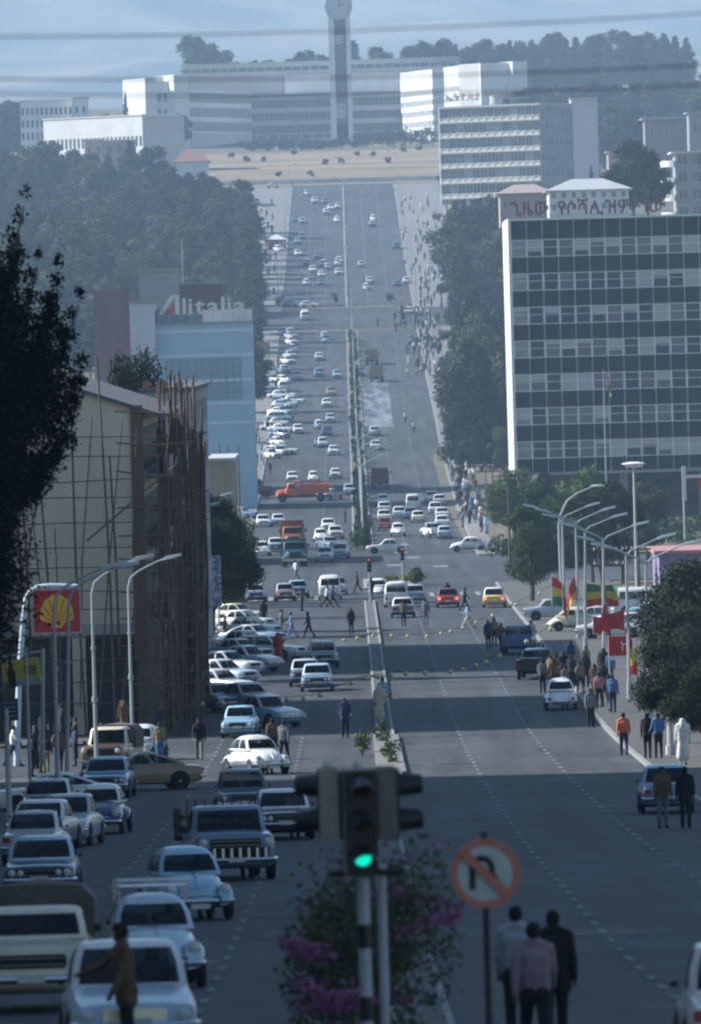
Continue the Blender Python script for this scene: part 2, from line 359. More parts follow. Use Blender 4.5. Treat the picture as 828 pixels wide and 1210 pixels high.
# ------------------------------------------------------------------ vehicles (front towards -Y)
def half(w, zb, zt, crown=.02, sh=.9):
    h = zt - zb
    return [(0, zb), (w * .8, zb), (w * .96, zb + .05), (w, zb + .22 * h), (w, zb + .6 * h), (w * .985, zb + .82 * h), (w * sh, zt - .012), (w * .5, zt + crown * .7), (0, zt + crown)]
def ring_from_half(hp, y): return [(x, y, z) for x, z in hp] + [(-x, y, z) for x, z in reversed(hp[1:-1])]
def lower_body(mb, st, mi=0):
    mb.loft([ring_from_half(half(*s[1:]), s[0]) for s in st], mi)
def cabin(rings, yb=None, side=True, rearwin=True):
    """rings: (z, yf, yr, w, kind) from belt upward; returns body MB and the panes"""
    def hp(r, inset=0.0):
        z, yf, yr, w = r[:4]; c = r[5] if len(r) > 5 else 1.0; w -= inset; yf += inset; yr -= inset
        m = yf + (yr - yf) * (.5 if yb is None else yb)
        return [(0, yf, z), (.5 * w, yf + .02 * c, z), (.87 * w, yf + .07 * c, z), (w, yf + .17 * c, z), (w, m - .035, z), (w, m + .035, z), (w, yr - .3 * c, z), (.88 * w, yr - .09 * c, z), (.45 * w, yr - .015 * c, z), (0, yr, z)]
    body = MB(); panes = {k: MB() for k in ('windscreen', 'rear_window', 'fl', 'fr', 'rl', 'rr')}
    H = [hp(r) for r in rings]; G = [hp(r, .012) for r in rings]
    for i in range(len(rings) - 1):
        win = rings[i][4]
        for j in range(9):
            for sgn in (1, -1):
                q = [H[i][j], H[i][j + 1], H[i + 1][j + 1], H[i + 1][j]]; g = [G[i][j], G[i][j + 1], G[i + 1][j + 1], G[i + 1][j]]
                q = [(x * sgn, y, z) for x, y, z in q]; g = [(x * sgn, y, z) for x, y, z in g]
                if sgn < 0: q.reverse(); g.reverse()
                key = None
                if win:
                    if j in (0, 1): key = 'windscreen'
                    elif j == 3 and side: key = 'fl' if sgn < 0 else 'fr'
                    elif j == 5 and side: key = 'rl' if sgn < 0 else 'rr'
                    elif j in (7, 8) and rearwin: key = 'rear_window'
                if key: panes[key].add(g, [(0, 1, 2, 3)])
                else: body.add(q, [(0, 1, 2, 3)])
    z = rings[-1][0]; top = [(x, y, z) for x, y, z in H[-1]] + [(-x, y, z) for x, y, z in reversed(H[-1][1:-1])]
    body.add(top, [tuple(range(len(top)))])
    return body, panes
def wheel_parts(r, wd):
    t = MB(); t.lathe([(r * .55, -wd / 2), (r * .93, -wd / 2), (r, -wd / 2 + .03), (r, wd / 2 - .03), (r * .93, wd / 2), (r * .55, wd / 2)], 20, M=Matrix.Rotation(R(90), 4, 'Y'))
    h = MB(); h.lathe([(1e-6, -wd / 2 + .03), (r * .57, -wd / 2 + .02), (r * .57, wd / 2 - .03), (r * .38, wd / 2 - .04), (r * .34, wd / 2 - .01), (r * .15, wd / 2), (1e-6, wd / 2 + .005)], 16, M=Matrix.Rotation(R(90), 4, 'Y'))
    return t, h
def disc_y(mb, x, y, z, r, d=.05, mi=0, n=14):
    mb.lathe([(r, 0), (r, d * .5), (r * .7, d * .9), (1e-6, d)], n, mi, Matrix.Translation((x, y, z)) @ Matrix.Rotation(R(90), 4, 'X'))
def rbox(mb, c, d, b=.02, mi=0):
    """box with chamfered outline seen along y"""
    x, z = d[0] / 2, d[2] / 2; poly = [(-x + b, -z), (x - b, -z), (x, -z + b), (x, z - b), (x - b, z), (-x + b, z), (-x, z - b), (-x, -z + b)]
    mb.prism([(c[0] + px, c[2] + pz) for px, pz in poly], c[1] - d[1] / 2, c[1] + d[1] / 2, mi)
def common(P, L, W, wf, wr, wr_rad, twidth=.15, inter=(.0, .85), arches=True, tw=None):
    """wheels, seats"""
    for y in (wf, wr):
        for s in (-1, 1): P.append(('wheel', (s * ((tw or W) / 2 - twidth / 2 + .035), y, wr_rad, s, wr_rad, twidth), None, None))
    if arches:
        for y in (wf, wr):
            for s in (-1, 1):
                a = MB(); a.lathe([(1e-6, 0), (wr_rad + .06, 0)], 20, 0, Matrix.Translation((s * (W / 2 + .004), y, wr_rad + .015)) @ Matrix.Rotation(R(90) * s, 4, 'Y')); P.append(('arch_shade', a, DARK, None))  # dark disc paints the shaded hollow of an uncut wheel arch
def seats(P, ys, w, z0, z1):
    for i, y in enumerate(ys):
        for s in (-1, 1):
            m = MB(); rbox(m, (s * w * .5, y, (z0 + z1) / 2), (w * .8, .12, z1 - z0), .05); P.append(('seat', m, SEAT, None))
    m = MB(); m.tube([(.36 + .17 * math.cos(a), ys[0] - .55 + .05 * math.sin(a), z0 + .12 + .17 * math.sin(a)) for a in np.linspace(0, 6.28, 13)], .012, 5, cap=False); P.append(('steering_wheel', m, RUBBER, None))
def sedan(kind='sedan', L=4.2, W=1.6, H=1.42, hz=.86, tz=.86, four=False, grille='dark', lean=0, round_=0):
    P = []; f, r = -L / 2, L / 2; w = W / 2; zb = .2; belt = max(hz, .9)
    nose = hz - .1 - .08 * round_
    st = [(f, w * .86, .33, nose - .08), (f + .06, w * .93, .27, nose), (f + .3, w * .985, .2, nose + .05), (f + .9, w, zb, hz - .01), (f + 1.35, w, zb, hz + .02), (f + 1.6, w, zb, belt), (.3, w * 1.005, zb, belt)]
    if kind in ('wagon', 'hatch'): st += [(r - .5, w, zb, belt), (r - .1, w * .96, .26, belt - .02), (r, w * .9, .34, belt - .1)]
    else: st += [(r - 1.0, w, zb, belt - .01), (r - .75, w * .99, zb, tz + .01), (r - .25, w * .97, .24, tz - .02), (r - .04, w * .93, .3, tz - .06), (r, w * .87, .36, tz - .16)]
    b = MB(); lower_body(b, st); P.append(('body', b, 'PAINT', None))
    yfb = f + 1.25; yft = f + 1.8
    if kind == 'wagon': yrb, yrt = r - .12, r - .42
    elif kind == 'hatch': yrb, yrt = r - .1, r - .65
    elif kind == 'fast': yrb, yrt = r - .55, r - 1.55
    else: yrb, yrt = r - .85, r - 1.3
    rings = [(belt - .02, yfb, yrb, w * .93, 0), (belt + .04, yfb + .06, yrb - .04, w * .915, 1), (belt + (H - belt) * .5, (yfb + yft) / 2, (yrb + yrt) / 2, w * .87, 1), (H - .1, yft - .06, yrt + .05, w * .79, 0),
             (H - .05, yft, yrt - .0, w * .76, 0), (H - .015, yft + .1, yrt - .12, w * .68, 0), (H, yft + .3, yrt - .3, w * .4, 0)]
    cb, panes = cabin(rings, .48); P.append(('cabin', cb, 'ROOF', None))
    for k, m in panes.items(): P.append((k if 'w' in k else 'side_window', m, GLASS, None))
    lz = nose - .13
    g = MB(); rbox(g, (0, f - .005, lz), (W * (.86 if grille == 'wide' else .5), .03, .17), .03); P.append(('grille', g, DARK if grille != 'chrome' else CHROME, [('grille_bar', _bars(W * (.8 if grille == 'wide' else .46), f - .025, lz), CHROME)]))
    for s in (-1, 1):
        m = MB(); disc_y(m, s * w * .76, f + .005, lz, .085, .06); P.append(('headlight', m, LENS, None))
        if four: m = MB(); disc_y(m, s * w * .52, f + .0, lz, .07, .05); P.append(('headlight', m, LENS, None))
        m = MB(); rbox(m, (s * w * .74, f - .0, lz - .16), (.18, .04, .06), .01); P.append(('indicator', m, AMBER, None))
        m = MB(); rbox(m, (s * w * .78, r + .0, .68), (.2, .05, .13), .02); P.append(('tail_light', m, REDLENS, None))
        m = MB(); rbox(m, (s * (w + .05), yfb + .45, belt + .07), (.09, .04, .06), .02); P.append(('wing_mirror', m, RUBBER, None))
        m = MB(); rbox(m, (s * (w + .012), .3 * 0 + .02, belt - .14), (.02, .14, .025), .005); P.append(('door_handle', m, CHROME, None))
    m = MB(); m.tube([(-w * .98, f + .12, .47), (-w * .93, f - .07, .47), (0, f - .11, .47), (w * .93, f - .07, .47), (w * .98, f + .12, .47)], .05, 8); P.append(('bumper', m, CHROME, None))
    m = MB(); m.tube([(-w * .98, r - .12, .47), (-w * .93, r + .07, .47), (0, r + .1, .47), (w * .93, r + .07, .47), (w * .98, r - .12, .47)], .05, 8); P.append(('bumper', m, CHROME, None))
    for y in (f - .17, r + .13): m = MB(); rbox(m, (0, y, .5), (.4, .02, .11), .01); P.append(('number_plate', m, PLATE, None))
    seats(P, (f + 2.25, r - 1.35), w * .85, belt - .25, belt + .22)
    common(P, L, W, f + .8, r - .85, .3)
    return P
def _bars(wd, y, z):
    m = MB()
    for k in (-1, 1): m.box((0, y, z + k * .05), (wd, .012, .006))
    return m
def beetle():
    P = []; b = MB(); N = 15
    def prf(y, w, zt, zb=.24, shrink=1.0):
        hp = []
        for i in range(N + 1):
            a = math.pi * i / N - math.pi / 2     # -90 bottom .. 90 top
            s, c = math.sin(a), math.cos(a); e = .62
            x = w * abs(c) ** e; z = (zt + zb) / 2 + (zt - zb) / 2 * (abs(s) ** (.8)) * (1 if s > 0 else -1)
            hp.append((x, z))
        hp[0] = (0, zb); hp[-1] = (0, zt); return ring_from_half(hp, y)
    st = [(-1.84, .1, .5, .38), (-1.8, .24, .6, .3), (-1.68, .38, .74), (-1.45, .5, .86), (-1.15, .58, .94), (-.8, .64, .99), (-.6, .67, 1.0), (0, .69, 1.0), (.7, .68, 1.0), (1.15, .62, .97), (1.5, .5, .84), (1.8, .36, .64), (1.98, .2, .46, .32), (2.02, .08, .42, .36)]
    b.loft([prf(*s) for s in st]); P.append(('body', b, 'PAINT', None))
    rings = [(.92, -.86, 1.45, .64, 0, .9), (.99, -.78, 1.36, .63, 1, .9), (1.2, -.6, 1.16, .585, 1, 1.0), (1.33, -.47, .98, .52, 0, 1.1), (1.42, -.36, .78, .44, 0, 1.1), (1.475, -.2, .6, .33, 0, .9), (1.5, .0, .35, .17, 0, .5)]
    cb, panes = cabin(rings, .42); P.append(('cabin', cb, 'ROOF', None))
    for k, m in panes.items(): P.append((k if 'w' in k else 'side_window', m, GLASS, None))
    for s in (-1, 1):
        for yc, L2, wx in ((-1.22, .62, .2), (1.2, .58, .2)):
            m = MB(); rg = []
            for i in range(11):
                t = i / 10; a = math.pi * t; y = yc - L2 * math.cos(a); h = math.sin(a) ** .7 if 0 < t < 1 else 0
                zt = .34 + .42 * h; wd = .06 + wx * (math.sin(a) ** .5 if 0 < t < 1 else 0)
                rr = []
                for j in range(9):
                    q = math.pi * j / 8 - math.pi / 2
                    rr.append((s * (.5 + wd * math.cos(q) ** .7 * 1.0 + (.0 if j else 0)), y, .3 + (zt - .3) * (.5 + .5 * math.sin(q))))
                rr += [(s * .42, y, zt - .01), (s * .42, y, .3)]; rg.append(rr)
            m.loft(rg); P.append(('fender', m, 'PAINT', None))
        m = MB(); disc_y(m, s * .56, -1.72, .64, .1, .07); P.append(('headlight', m, LENS, [('headlight_rim', _ring(s * .56, -1.7, .64, .105), CHROME)]))
        m = MB(); m.tube([(s * .62, -.72, .27), (s * .62, .72, .27)], .05, 6); P.append(('running_board', m, RUBBER, None))
        m = MB(); disc_y(m, s * .55, 1.82, .55, .075, -.05); P.append(('tail_light', m, REDLENS, None))
        m = MB(); rbox(m, (s * .72, -.5, 1.05), (.08, .04, .07), .02); P.append(('wing_mirror', m, RUBBER, None))
    m = MB(); m.tube([(-.72, -1.72, .4), (-.68, -1.94, .4), (0, -2.0, .4), (.68, -1.94, .4), (.72, -1.72, .4)], .045, 8)
    for s in (-.42, .42): m.tube([(s, -2.03, .32), (s, -2.05, .5)], .03, 6)
    m.tube([(-.42, -2.0, .52), (.42, -2.0, .52)], .018, 6); P.append(('bumper', m, CHROME, None))
    m = MB(); m.tube([(-.72, 1.8, .42), (-.68, 2.02, .42), (0, 2.1, .42), (.68, 2.02, .42), (.72, 1.8, .42)], .045, 8); P.append(('bumper', m, CHROME, None))
    m = MB(); m.tube([(0, -1.82, .64), (0, -1.5, .885), (0, -1.15, .955), (0, -.82, 1.0)], .012, 6); P.append(('hood_trim', m, CHROME, None))
    m = MB(); rbox(m, (0, -1.98, .3), (.4, .02, .1), .01); P.append(('number_plate', m, PLATE, None))
    seats(P, (-.05, .75), .58, .8, 1.17)
    common(P, 4.0, 1.5, -1.2, 1.2, .32, .14, arches=False, tw=1.46)
    return P
def _ring(x, y, z, r):
    m = MB(); m.tube([(x + r * math.cos(a), y, z + r * math.sin(a)) for a in np.linspace(0, 2 * math.pi, 17)], .014, 5, cap=False); return m
def van():
    P = []; w = .86; b = MB()
    lower_body(b, [(-2.1, w * .86, .3, .95), (-2.04, w * .95, .24, 1.06), (-1.8, w, .2, 1.12), (1.9, w, .2, 1.12), (2.1, w * .95, .28, 1.1)]); P.append(('body', b, 'PAINT', None))
    rings = [(1.08, -2.03, 2.08, w * .985, 0), (1.14, -2.0, 2.06, w * .975, 1), (1.4, -1.88, 2.02, w * .95, 1), (1.66, -1.72, 1.98, w * .9, 0), (1.8, -1.62, 1.95, w * .84, 0), (1.9, -1.4, 1.8, w * .7, 0), (1.93, -1.1, 1.5, w * .4, 0)]
    cb, panes = cabin(rings, .45); P.append(('cabin', cb, 'ROOF', None))
    for k, m in panes.items(): P.append((k if 'w' in k else 'side_window', m, GLASS, None))
    for s in (-1, 1):
        m = MB(); disc_y(m, s * .6, -2.08, .72, .1, .05); P.append(('headlight', m, LENS, None))
        m = MB(); rbox(m, (s * .7, 2.1, .7), (.12, .04, .2), .02); P.append(('tail_light', m, REDLENS, None))
    for y, q in ((-2.16, 1), (2.14, -1)): m = MB(); m.tube([(-w, y + .15 * q, .42), (-w * .93, y, .42), (w * .93, y, .42), (w, y + .15 * q, .42)], .055, 8); P.append(('bumper', m, CHROME, None))
    m = MB(); m.tube([(0, -2.13, .95), (0, -2.13, .6)], .008, 4); rbox(m, (0, -2.17, .45), (.4, .02, .1), .01); P.append(('number_plate', m, PLATE, None))
    seats(P, (-.95, .6), .75, 1.0, 1.45)
    common(P, 4.2, 1.72, -1.3, 1.25, .33); return P
def pickup(bed='open', L=4.7, W=1.75, H=1.62, nosez=1.0):
    P = []; f, r = -L / 2, L / 2; w = W / 2; b = MB(); y1 = f + 2.5
    lower_body(b, [(f, w * .88, .4, nosez - .12), (f + .07, w * .95, .34, nosez - .02), (f + .4, w, .28, nosez + .02), (f + 1.2, w, .28, nosez + .06), (f + 1.4, w, .28, 1.08), (y1, w, .28, 1.08)]); P.append(('body', b, 'PAINT', None))
    rings = [(1.06, f + 1.15, y1 + .02, w * .95, 0), (1.12, f + 1.22, y1, w * .94, 1), (1.3, f + 1.35, y1 - .02, w * .9, 1), (H - .12, f + 1.48, y1 - .05, w * .85, 0), (H - .05, f + 1.55, y1 - .07, w * .8, 0), (H - .01, f + 1.7, y1 - .15, w * .7, 0), (H, f + 1.85, y1 - .3, w * .4, 0)]
    cb, panes = cabin(rings, .9); P.append(('cabin', cb, 'ROOF', None))
    for k, m in panes.items(): P.append((k if 'w' in k else 'side_window', m, GLASS, None))
    d = MB(); d.bb(-w, w, y1 + .06, r, .5, .58)
    for s in (-1, 1): d.bb(s * w, s * (w - .05), y1 + .06, r, .58, 1.05)
    d.bb(-w + .052, w - .052, r - .05, r - .002, .581, 1.05); d.bb(-w + .052, w - .052, y1 + .062, y1 + .11, .581, 1.05); P.append(('cargo_bed', d, 'PAINT', None))
    ch = MB(); ch.bb(-.45, .45, f + .5, r - .2, .3, .49); P.append(('chassis', ch, DARK, None))
    g = MB(); rbox(g, (0, f - .005, nosez - .22), (W * .62, .03, .2), .03); P.append(('grille', g, DARK, [('grille_bar', _bars(W * .58, f - .025, nosez - .22), CHROME)]))
    if bed == 'rack':
        for i in range(8): m = MB(); x = -.72 + i * 1.44 / 7; m.bb(x - .03, x + .03, f - .05, f - .0, .56, .78); P.append(('grille_post', m, CHROME, None))
        m = MB(); rbox(m, (0, f - .0, .67), (1.6, .05, .24), .03); P.append(('lower_grille', m, DARK, None))
    for s in (-1, 1):
        m = MB(); disc_y(m, s * w * .8, f + .0, nosez - .2, .1, .06); P.append(('headlight', m, LENS, None))
        m = MB(); rbox(m, (s * w * .85, r + .015, .72), (.12, .04, .2), .02); P.append(('tail_light', m, REDLENS, None))
        m = MB(); rbox(m, (s * (w + .1), f + 1.5, 1.2), (.12, .05, .12), .02); P.append(('wing_mirror', m, RUBBER, None))
    m = MB(); m.tube([(-w, f + .15, .5), (-w * .93, f - .08, .5), (w * .93, f - .08, .5), (w, f + .15, .5)], .06, 8); P.append(('bumper', m, CHROME, None))
    m = MB(); rbox(m, (0, f - .16, .5), (.4, .02, .1), .01); P.append(('number_plate', m, PLATE, None))
    seats(P, (f + 2.2,), .8, 1.0, 1.35)
    if bed == 'canvas':
        c = MB(); c.loft([[(-w - .03, y, .95), (-w - .03, y, 1.62), (-w * .8, y, 1.82), (0, y, 1.88 + (.03 if k % 2 else -.02)), (w * .8, y, 1.82), (w + .03, y, 1.62), (w + .03, y, .95)] for k, y in enumerate(np.linspace(y1 + .1, r, 7))]); P.append(('canvas_tilt', c, mat('canvas_tilt_cloth', (.11, .1, .085), .9, .25, 3), None))
    if bed == 'rack':
        c = MB()
        for z in (1.25, 1.5):
            for s in (-1, 1): c.bb(s * (w - .02), s * (w - .05), y1 + .1, r, z - .05, z + .05)
            c.bb(-w + .06, w - .06, y1 + .1, y1 + .13, z - .05, z + .05)
        P.append(('rack_rail', c, mat('rack_wood', (.1, .075, .05), .8, .3, 4), None))
        for i in range(9):
            m = MB(); x = -w + .1 + i * (W - .2) / 8; m.bb(x - .02, x + .02, y1 + .13, y1 + .17, .8, 1.93); P.append(('rack_stake', m, mat('rack_wood', (.1, .075, .05)), None))
        for i in range(1, 6):
            for s in (-1, 1): m = MB(); y = y1 + .2 + i * .38; m.bb(s * w - .0 * s, s * (w + .03), y, y + .05, .9, 1.7); P.append(('rack_stake', m, mat('rack_wood', (.1, .075, .05)), None))
    common(P, L, W, f + .85, r - 1.0, .36, .18); return P
def truck(L=6.6, bedm='PAINT', cover=False, tall=2.5, bedlen=3.7):
    """bonneted dump truck"""
    P = []; f, r = -L / 2, L / 2; w = 1.15; b = MB()
    lower_body(b, [(f, .6, .75, 1.3), (f + .1, .7, .7, 1.45), (f + 1.1, .82, .7, 1.55), (f + 1.25, 1.08, .7, 1.6), (f + 2.55, 1.1, .7, 1.62)]); P.append(('body', b, 'PAINT', None))
    for s in (-1, 1):
        m = MB(); rg = []
        for i in range(9):
            a = math.pi * i / 8; y = f + .75 - .72 * math.cos(a); zt = .85 + .35 * math.sin(a)
            rg.append([(s * .62, y, zt - .16), (s * .62, y, zt), (s * 1.1, y, zt - .02), (s * 1.14, y, zt - .1), (s * 1.12, y, zt - .2)])
        m.loft(rg); P.append(('fender', m, 'PAINT', None))
        m = MB(); disc_y(m, s * .86, f + .18, 1.12, .12, .08); P.append(('headlight', m, LENS, None))
        m = MB(); rbox(m, (s * 1.0, r + .0, .85), (.15, .05, .15), .02); P.append(('tail_light', m, REDLENS, None))
        m = MB(); rbox(m, (s * 1.32, f + 1.3, 1.95), (.16, .05, .3), .02); P.append(('wing_mirror', m, DARK, None))
    rings = [(1.6, f + 1.2, f + 2.58, 1.08, 0), (1.68, f + 1.22, f + 2.57, 1.07, 1), (1.95, f + 1.3, f + 2.55, 1.04, 1), (2.24, f + 1.38, f + 2.53, 1.0, 0), (2.34, f + 1.45, f + 2.5, .94, 0), (2.38, f + 1.6, f + 2.35, .7, 0)]
    cb, panes = cabin(rings, .9); P.append(('cabin', cb, 'PAINT', None))
    for k, m in panes.items(): P.append((k if 'w' in k else 'side_window', m, GLASS, None))
    g = MB(); rbox(g, (0, f - .02, 1.08), (.95, .04, .5), .06); P.append(('grille', g, DARK, [('grille_bar', _bars(.85, f - .05, 1.08), CHROME)]))
    m = MB(); rbox(m, (0, f - .12, .66), (2.2, .1, .2), .03); P.append(('bumper', m, CHROME, None))
    c = MB(); c.bb(-.45, .45, f + .6, r - .1, .55, .78); P.append(('chassis', c, DARK, None))
    y0 = r - bedlen; zt = tall - .35
    d = MB(); d.bb(-w, w, y0, r, 1.0, 1.12)
    for s in (-1, 1): d.bb(s * w, s * (w - .06), y0, r, 1.121, zt)
    d.bb(-w + .061, w - .061, y0, y0 + .06, 1.121, tall + .1); d.bb(-w + .061, w - .061, r - .08, r - .01, 1.121, zt); P.append(('dump_bed', d, bedm, None))
    for i in range(6):
        for s in (-1, 1): m = MB(); y = y0 + .2 + i * (bedlen - .4) / 5; m.bb(s * (w + .002), s * (w + .07), y - .05, y + .05, 1.0, zt); P.append(('bed_rib', m, bedm, None))
    m = MB(); m.bb(-w, w, y0 - .75, y0 - .01, tall + .0, tall + .08); P.append(('cab_guard', m, bedm, None))
    if cover: m = MB(); m.loft([[(-w + .07, y, 1.5), (-w + .07, y, zt - .05), (0, y, zt + .25 + .1 * math.sin(y * 5)), (w - .07, y, zt - .05), (w - .07, y, 1.5)] for y in np.linspace(y0 + .07, r - .1, 7)]); P.append(('load', m, mat('gravel_load', (.13, .11, .09), .95, .4, 6), None))
    for y in (f + .8, r - 1.1):
        for s in (-1, 1): P.append(('wheel', (s * 1.0, y, .5, s, .5, .26), None, None))
    P.append(('wheel', (-.7, r - 1.1, .5, -1, .5, .24), None, None)); P.append(('wheel', (.7, r - 1.1, .5, 1, .5, .24), None, None))
    return P
def rack_parts(L=1.5, W=1.1, z=1.5):
    m = MB(); zr = z + .12
    for s in (-1, 1):
        m.tube([(s * W / 2, -L / 2, zr), (s * W / 2, L / 2, zr)], .014, 5); m.tube([(s * W / 2, -L / 2, zr + .09), (s * W / 2, L / 2, zr + .09)], .012, 5)
        m.tube([(-W / 2, s * L / 2, zr + .09), (W / 2, s * L / 2, zr + .09)], .012, 5)
        for y in (-L / 2, 0, L / 2): m.tube([(s * W / 2, y, zr + .09), (s * W / 2, y, z - .12)], .012, 5)
    for k in range(7): y = -L / 2 + L * k / 6; m.tube([(-W / 2, y, zr), (W / 2, y, zr)], .01, 5)
    return m
KINDS = {
 'beetle': beetle, 'van': van,
 'beetle_rack': lambda: beetle() + [('roof_rack', rack_parts(1.5, 1.1, 1.5), CHROME, None)],
 'sedan': lambda: sedan(), 'sedan4': lambda: sedan(L=4.35, W=1.64, four=True, grille='wide'), 'sedan_round': lambda: sedan(L=4.1, W=1.56, H=1.47, hz=.9, tz=.84, round_=1, grille='chrome'),
 'compact': lambda: sedan('hatch', L=3.6, W=1.5, H=1.4, hz=.84), 'small': lambda: sedan(L=3.75, W=1.5, H=1.42, hz=.84, tz=.86),
 'wagon': lambda: sedan('wagon', L=4.3, W=1.62, H=1.48), 'fast': lambda: sedan('fast', L=4.25, W=1.62, H=1.36),
 'wagon_rack': lambda: sedan('wagon', L=4.3, W=1.62, H=1.5) + [('roof_rack', rack_parts(1.9, 1.15, 1.5), CHROME, None)],
 'pickup': lambda: pickup(), 'pickup_canvas': lambda: pickup('canvas', W=1.66, H=1.55, L=4.6, nosez=.98), 'pickup_rack': lambda: pickup('rack', L=5.2, W=1.95, H=1.78, nosez=1.12),
 'jeep': lambda: pickup('canvas', L=4.2, W=1.68, H=1.8, nosez=1.1), 'dump': lambda: truck(), 'dump_orange_bed': lambda: truck(bedm=paint('orange'), tall=3.2, cover=True), 'lorry': lambda: truck(cover=True, tall=2.9),
}
CAT = dict(beetle='car', van='van', sedan='car', pickup='pickup truck', jeep='off-road car', dump='dump truck', lorry='lorry', wagon='estate car', compact='hatchback car', small='car', fast='car')
NAMES = dict(beetle='beetle_car', van='minibus', pickup='pickup_truck', jeep='canvas_top_car', dump='dump_truck', lorry='lorry', wagon='estate_car', compact='hatchback_car', fast='fastback_car')
def tmpl(kind):
    def mk():
        out = []
        for nm, mb, m, kids in KINDS[kind]():
            if nm == 'wheel':
                x, y, z, s, rad, wd = mb
                t, h = cached(('wheelmb', rad, wd), lambda: wheel_parts(rad, wd))
                tm = cached(('tyre', rad, wd), lambda: t.mesh('tyre', [RUBBER])); hm = cached(('rim', rad, wd), lambda: h.mesh('rim', [HUB]))
                out.append(('wheel', hm, Matrix.Translation((x, y, z)) @ Matrix.Diagonal((s, 1, 1, 1)), [('tyre', tm, None)], None, (h, t)))
            else:
                if not mb.f: continue
                mm = {'PAINT': None, 'ROOF': None}.get(m, m) if isinstance(m, str) else m
                me = mb.mesh(nm, [mm], 40)
                out.append((nm, me, None, [(k[0], k[1].mesh(k[0], [k[2]], 30), None) for k in (kids or [])], m if isinstance(m, str) else None, (mb,)))
        return out
    return cached(('tmpl', kind), mk)
def farmesh(kind):
    def mk():
        big = MB(); slots = ['PAINT', 'ROOF', GLASS, RUBBER, CHROME, DARK]; idx = {id(m): i for i, m in enumerate(slots) if not isinstance(m, str)}
        far_gl = FARGLASS
        for nm, mb, m, kids in KINDS[kind]():
            if nm in ('seat', 'steering_wheel', 'door_handle', 'number_plate', 'bed_rib'): continue
            if nm == 'wheel':
                x, y, z, s, rad, wd = mb; t = MB(); t.lathe([(rad * .6, wd / 2), (rad, wd / 2 - .02), (rad, -wd / 2)], 10, 0, Matrix.Rotation(R(90), 4, 'Y')); t.lathe([(1e-6, wd / 2 - .01), (rad * .6, wd / 2 - .01)], 10, 1, Matrix.Rotation(R(90), 4, 'Y'))
                q = MB(); q.merge(t, {0: 3, 1: 4}); M = Matrix.Translation((x, y, z)) @ Matrix.Diagonal((s, 1, 1, 1)); q.v = [tuple(M @ Vector(p)) for p in q.v]; big.merge(q, {3: 3, 4: 4}); continue
            i = 0 if m == 'PAINT' else 1 if m == 'ROOF' else idx.get(id(m))
            if i is None:
                if not isinstance(m, str) and m not in slots: slots.append(m); idx[id(m)] = len(slots) - 1
                i = idx[id(m)]
            big.merge(mb, {0: i})
        return big.mesh(kind + '_far', [None, None, far_gl] + slots[3:], 40)
    return cached(('far', kind), mk)
FARGLASS = mat('dark_car_glass', (.03, .04, .05), .08, 0, spec=.9)
def vehicle(kind, colr, X, Y, heading, label, roof=None, group=None, far=False, dz=0.0, lit=False):
    base = kind.split('_')[0].rstrip('4'); nm = NAMES.get(base, 'parked_car' if 'parked' in label else 'saloon_car'); cat = CAT.get(base, 'car')
    slope = math.atan((prof(Y + 2) - prof(Y - 2)) / 4); z = gz(X, Y) + (.13 if (X < KL(Y) or X > KR(Y)) and abs(X) < 24 else 0) + dz
    Mr = Matrix.Translation((X, Y, z)) @ Matrix.Rotation(slope, 4, 'X') @ Matrix.Rotation(heading, 4, 'Z')
    pm, rm = paint(colr), paint(roof or colr)
    if far:
        o = link(nm, farmesh(kind)); o.matrix_world = Mr
        for i, m in ((0, pm), (1, rm)): o.material_slots[i].link = 'OBJECT'; o.material_slots[i].material = m
        return tag(o, label, cat, group)
    root = thing(nm, label, cat, group=group); root.matrix_world = Mr
    for pn, me, M, kids, slot, _ in tmpl(kind):
        o = link(pn, me, root, M)
        if slot: o.material_slots[0].link = 'OBJECT'; o.material_slots[0].material = pm if slot == 'PAINT' else rm
        if lit and pn == 'tail_light': o.material_slots[0].link = 'OBJECT'; o.material_slots[0].material = REDLIT
        for kn, km, kM in kids: link(kn, km, o, kM)
    return root
def car(px, py, kind, colr, head, label, **k):
    """px,py: where the nearest tyres meet the road; head in degrees (0 = nose to the camera)"""
    g = ground(px, py); h = R(head); L = {'dump': 6.6, 'lorry': 6.6, 'pickup': 4.8, 'van': 4.2}.get(kind.split('_')[0], 4.1); W = 1.6
    dy = abs(math.cos(h)) * (L / 2 - .75) + abs(math.sin(h)) * W / 2
    Y = g.y + dy; return vehicle(kind, colr, g.x * Y / g.y, Y, h, label, **k)
# ------------------------------------------------------------------ people (facing -Y)
def cone_seg(mb, a, b, ra, rb):
    a, b = Vector(a), Vector(b)
    mb.tube([a, a.lerp(b, .5), b], [ra, (ra + rb) / 2, rb], 10); mb.ball(a, ra, n=10, k=6); mb.ball(b, rb, n=10, k=6)
def voxel(mb, size, name, mats, smooth=4, shrink=1.0):
    me = bpy.data.meshes.new('tmp'); me.from_pydata(mb.v, [], mb.f); o = bpy.data.objects.new('tmp', me); COL.objects.link(o)
    m = o.modifiers.new('r', 'REMESH'); m.mode = 'VOXEL'; m.voxel_size = size
    s = o.modifiers.new('s', 'SMOOTH'); s.factor = .5; s.iterations = smooth
    dg = bpy.context.evaluated_depsgraph_get(); n = bpy.data.meshes.new_from_object(o.evaluated_get(dg)); n.name = name
    bpy.data.objects.remove(o); bpy.data.meshes.remove(me)
    n.materials.clear()
    for x in mats: n.materials.append(x)
    n.polygons.foreach_set('use_smooth', [True] * len(n.polygons)); return n
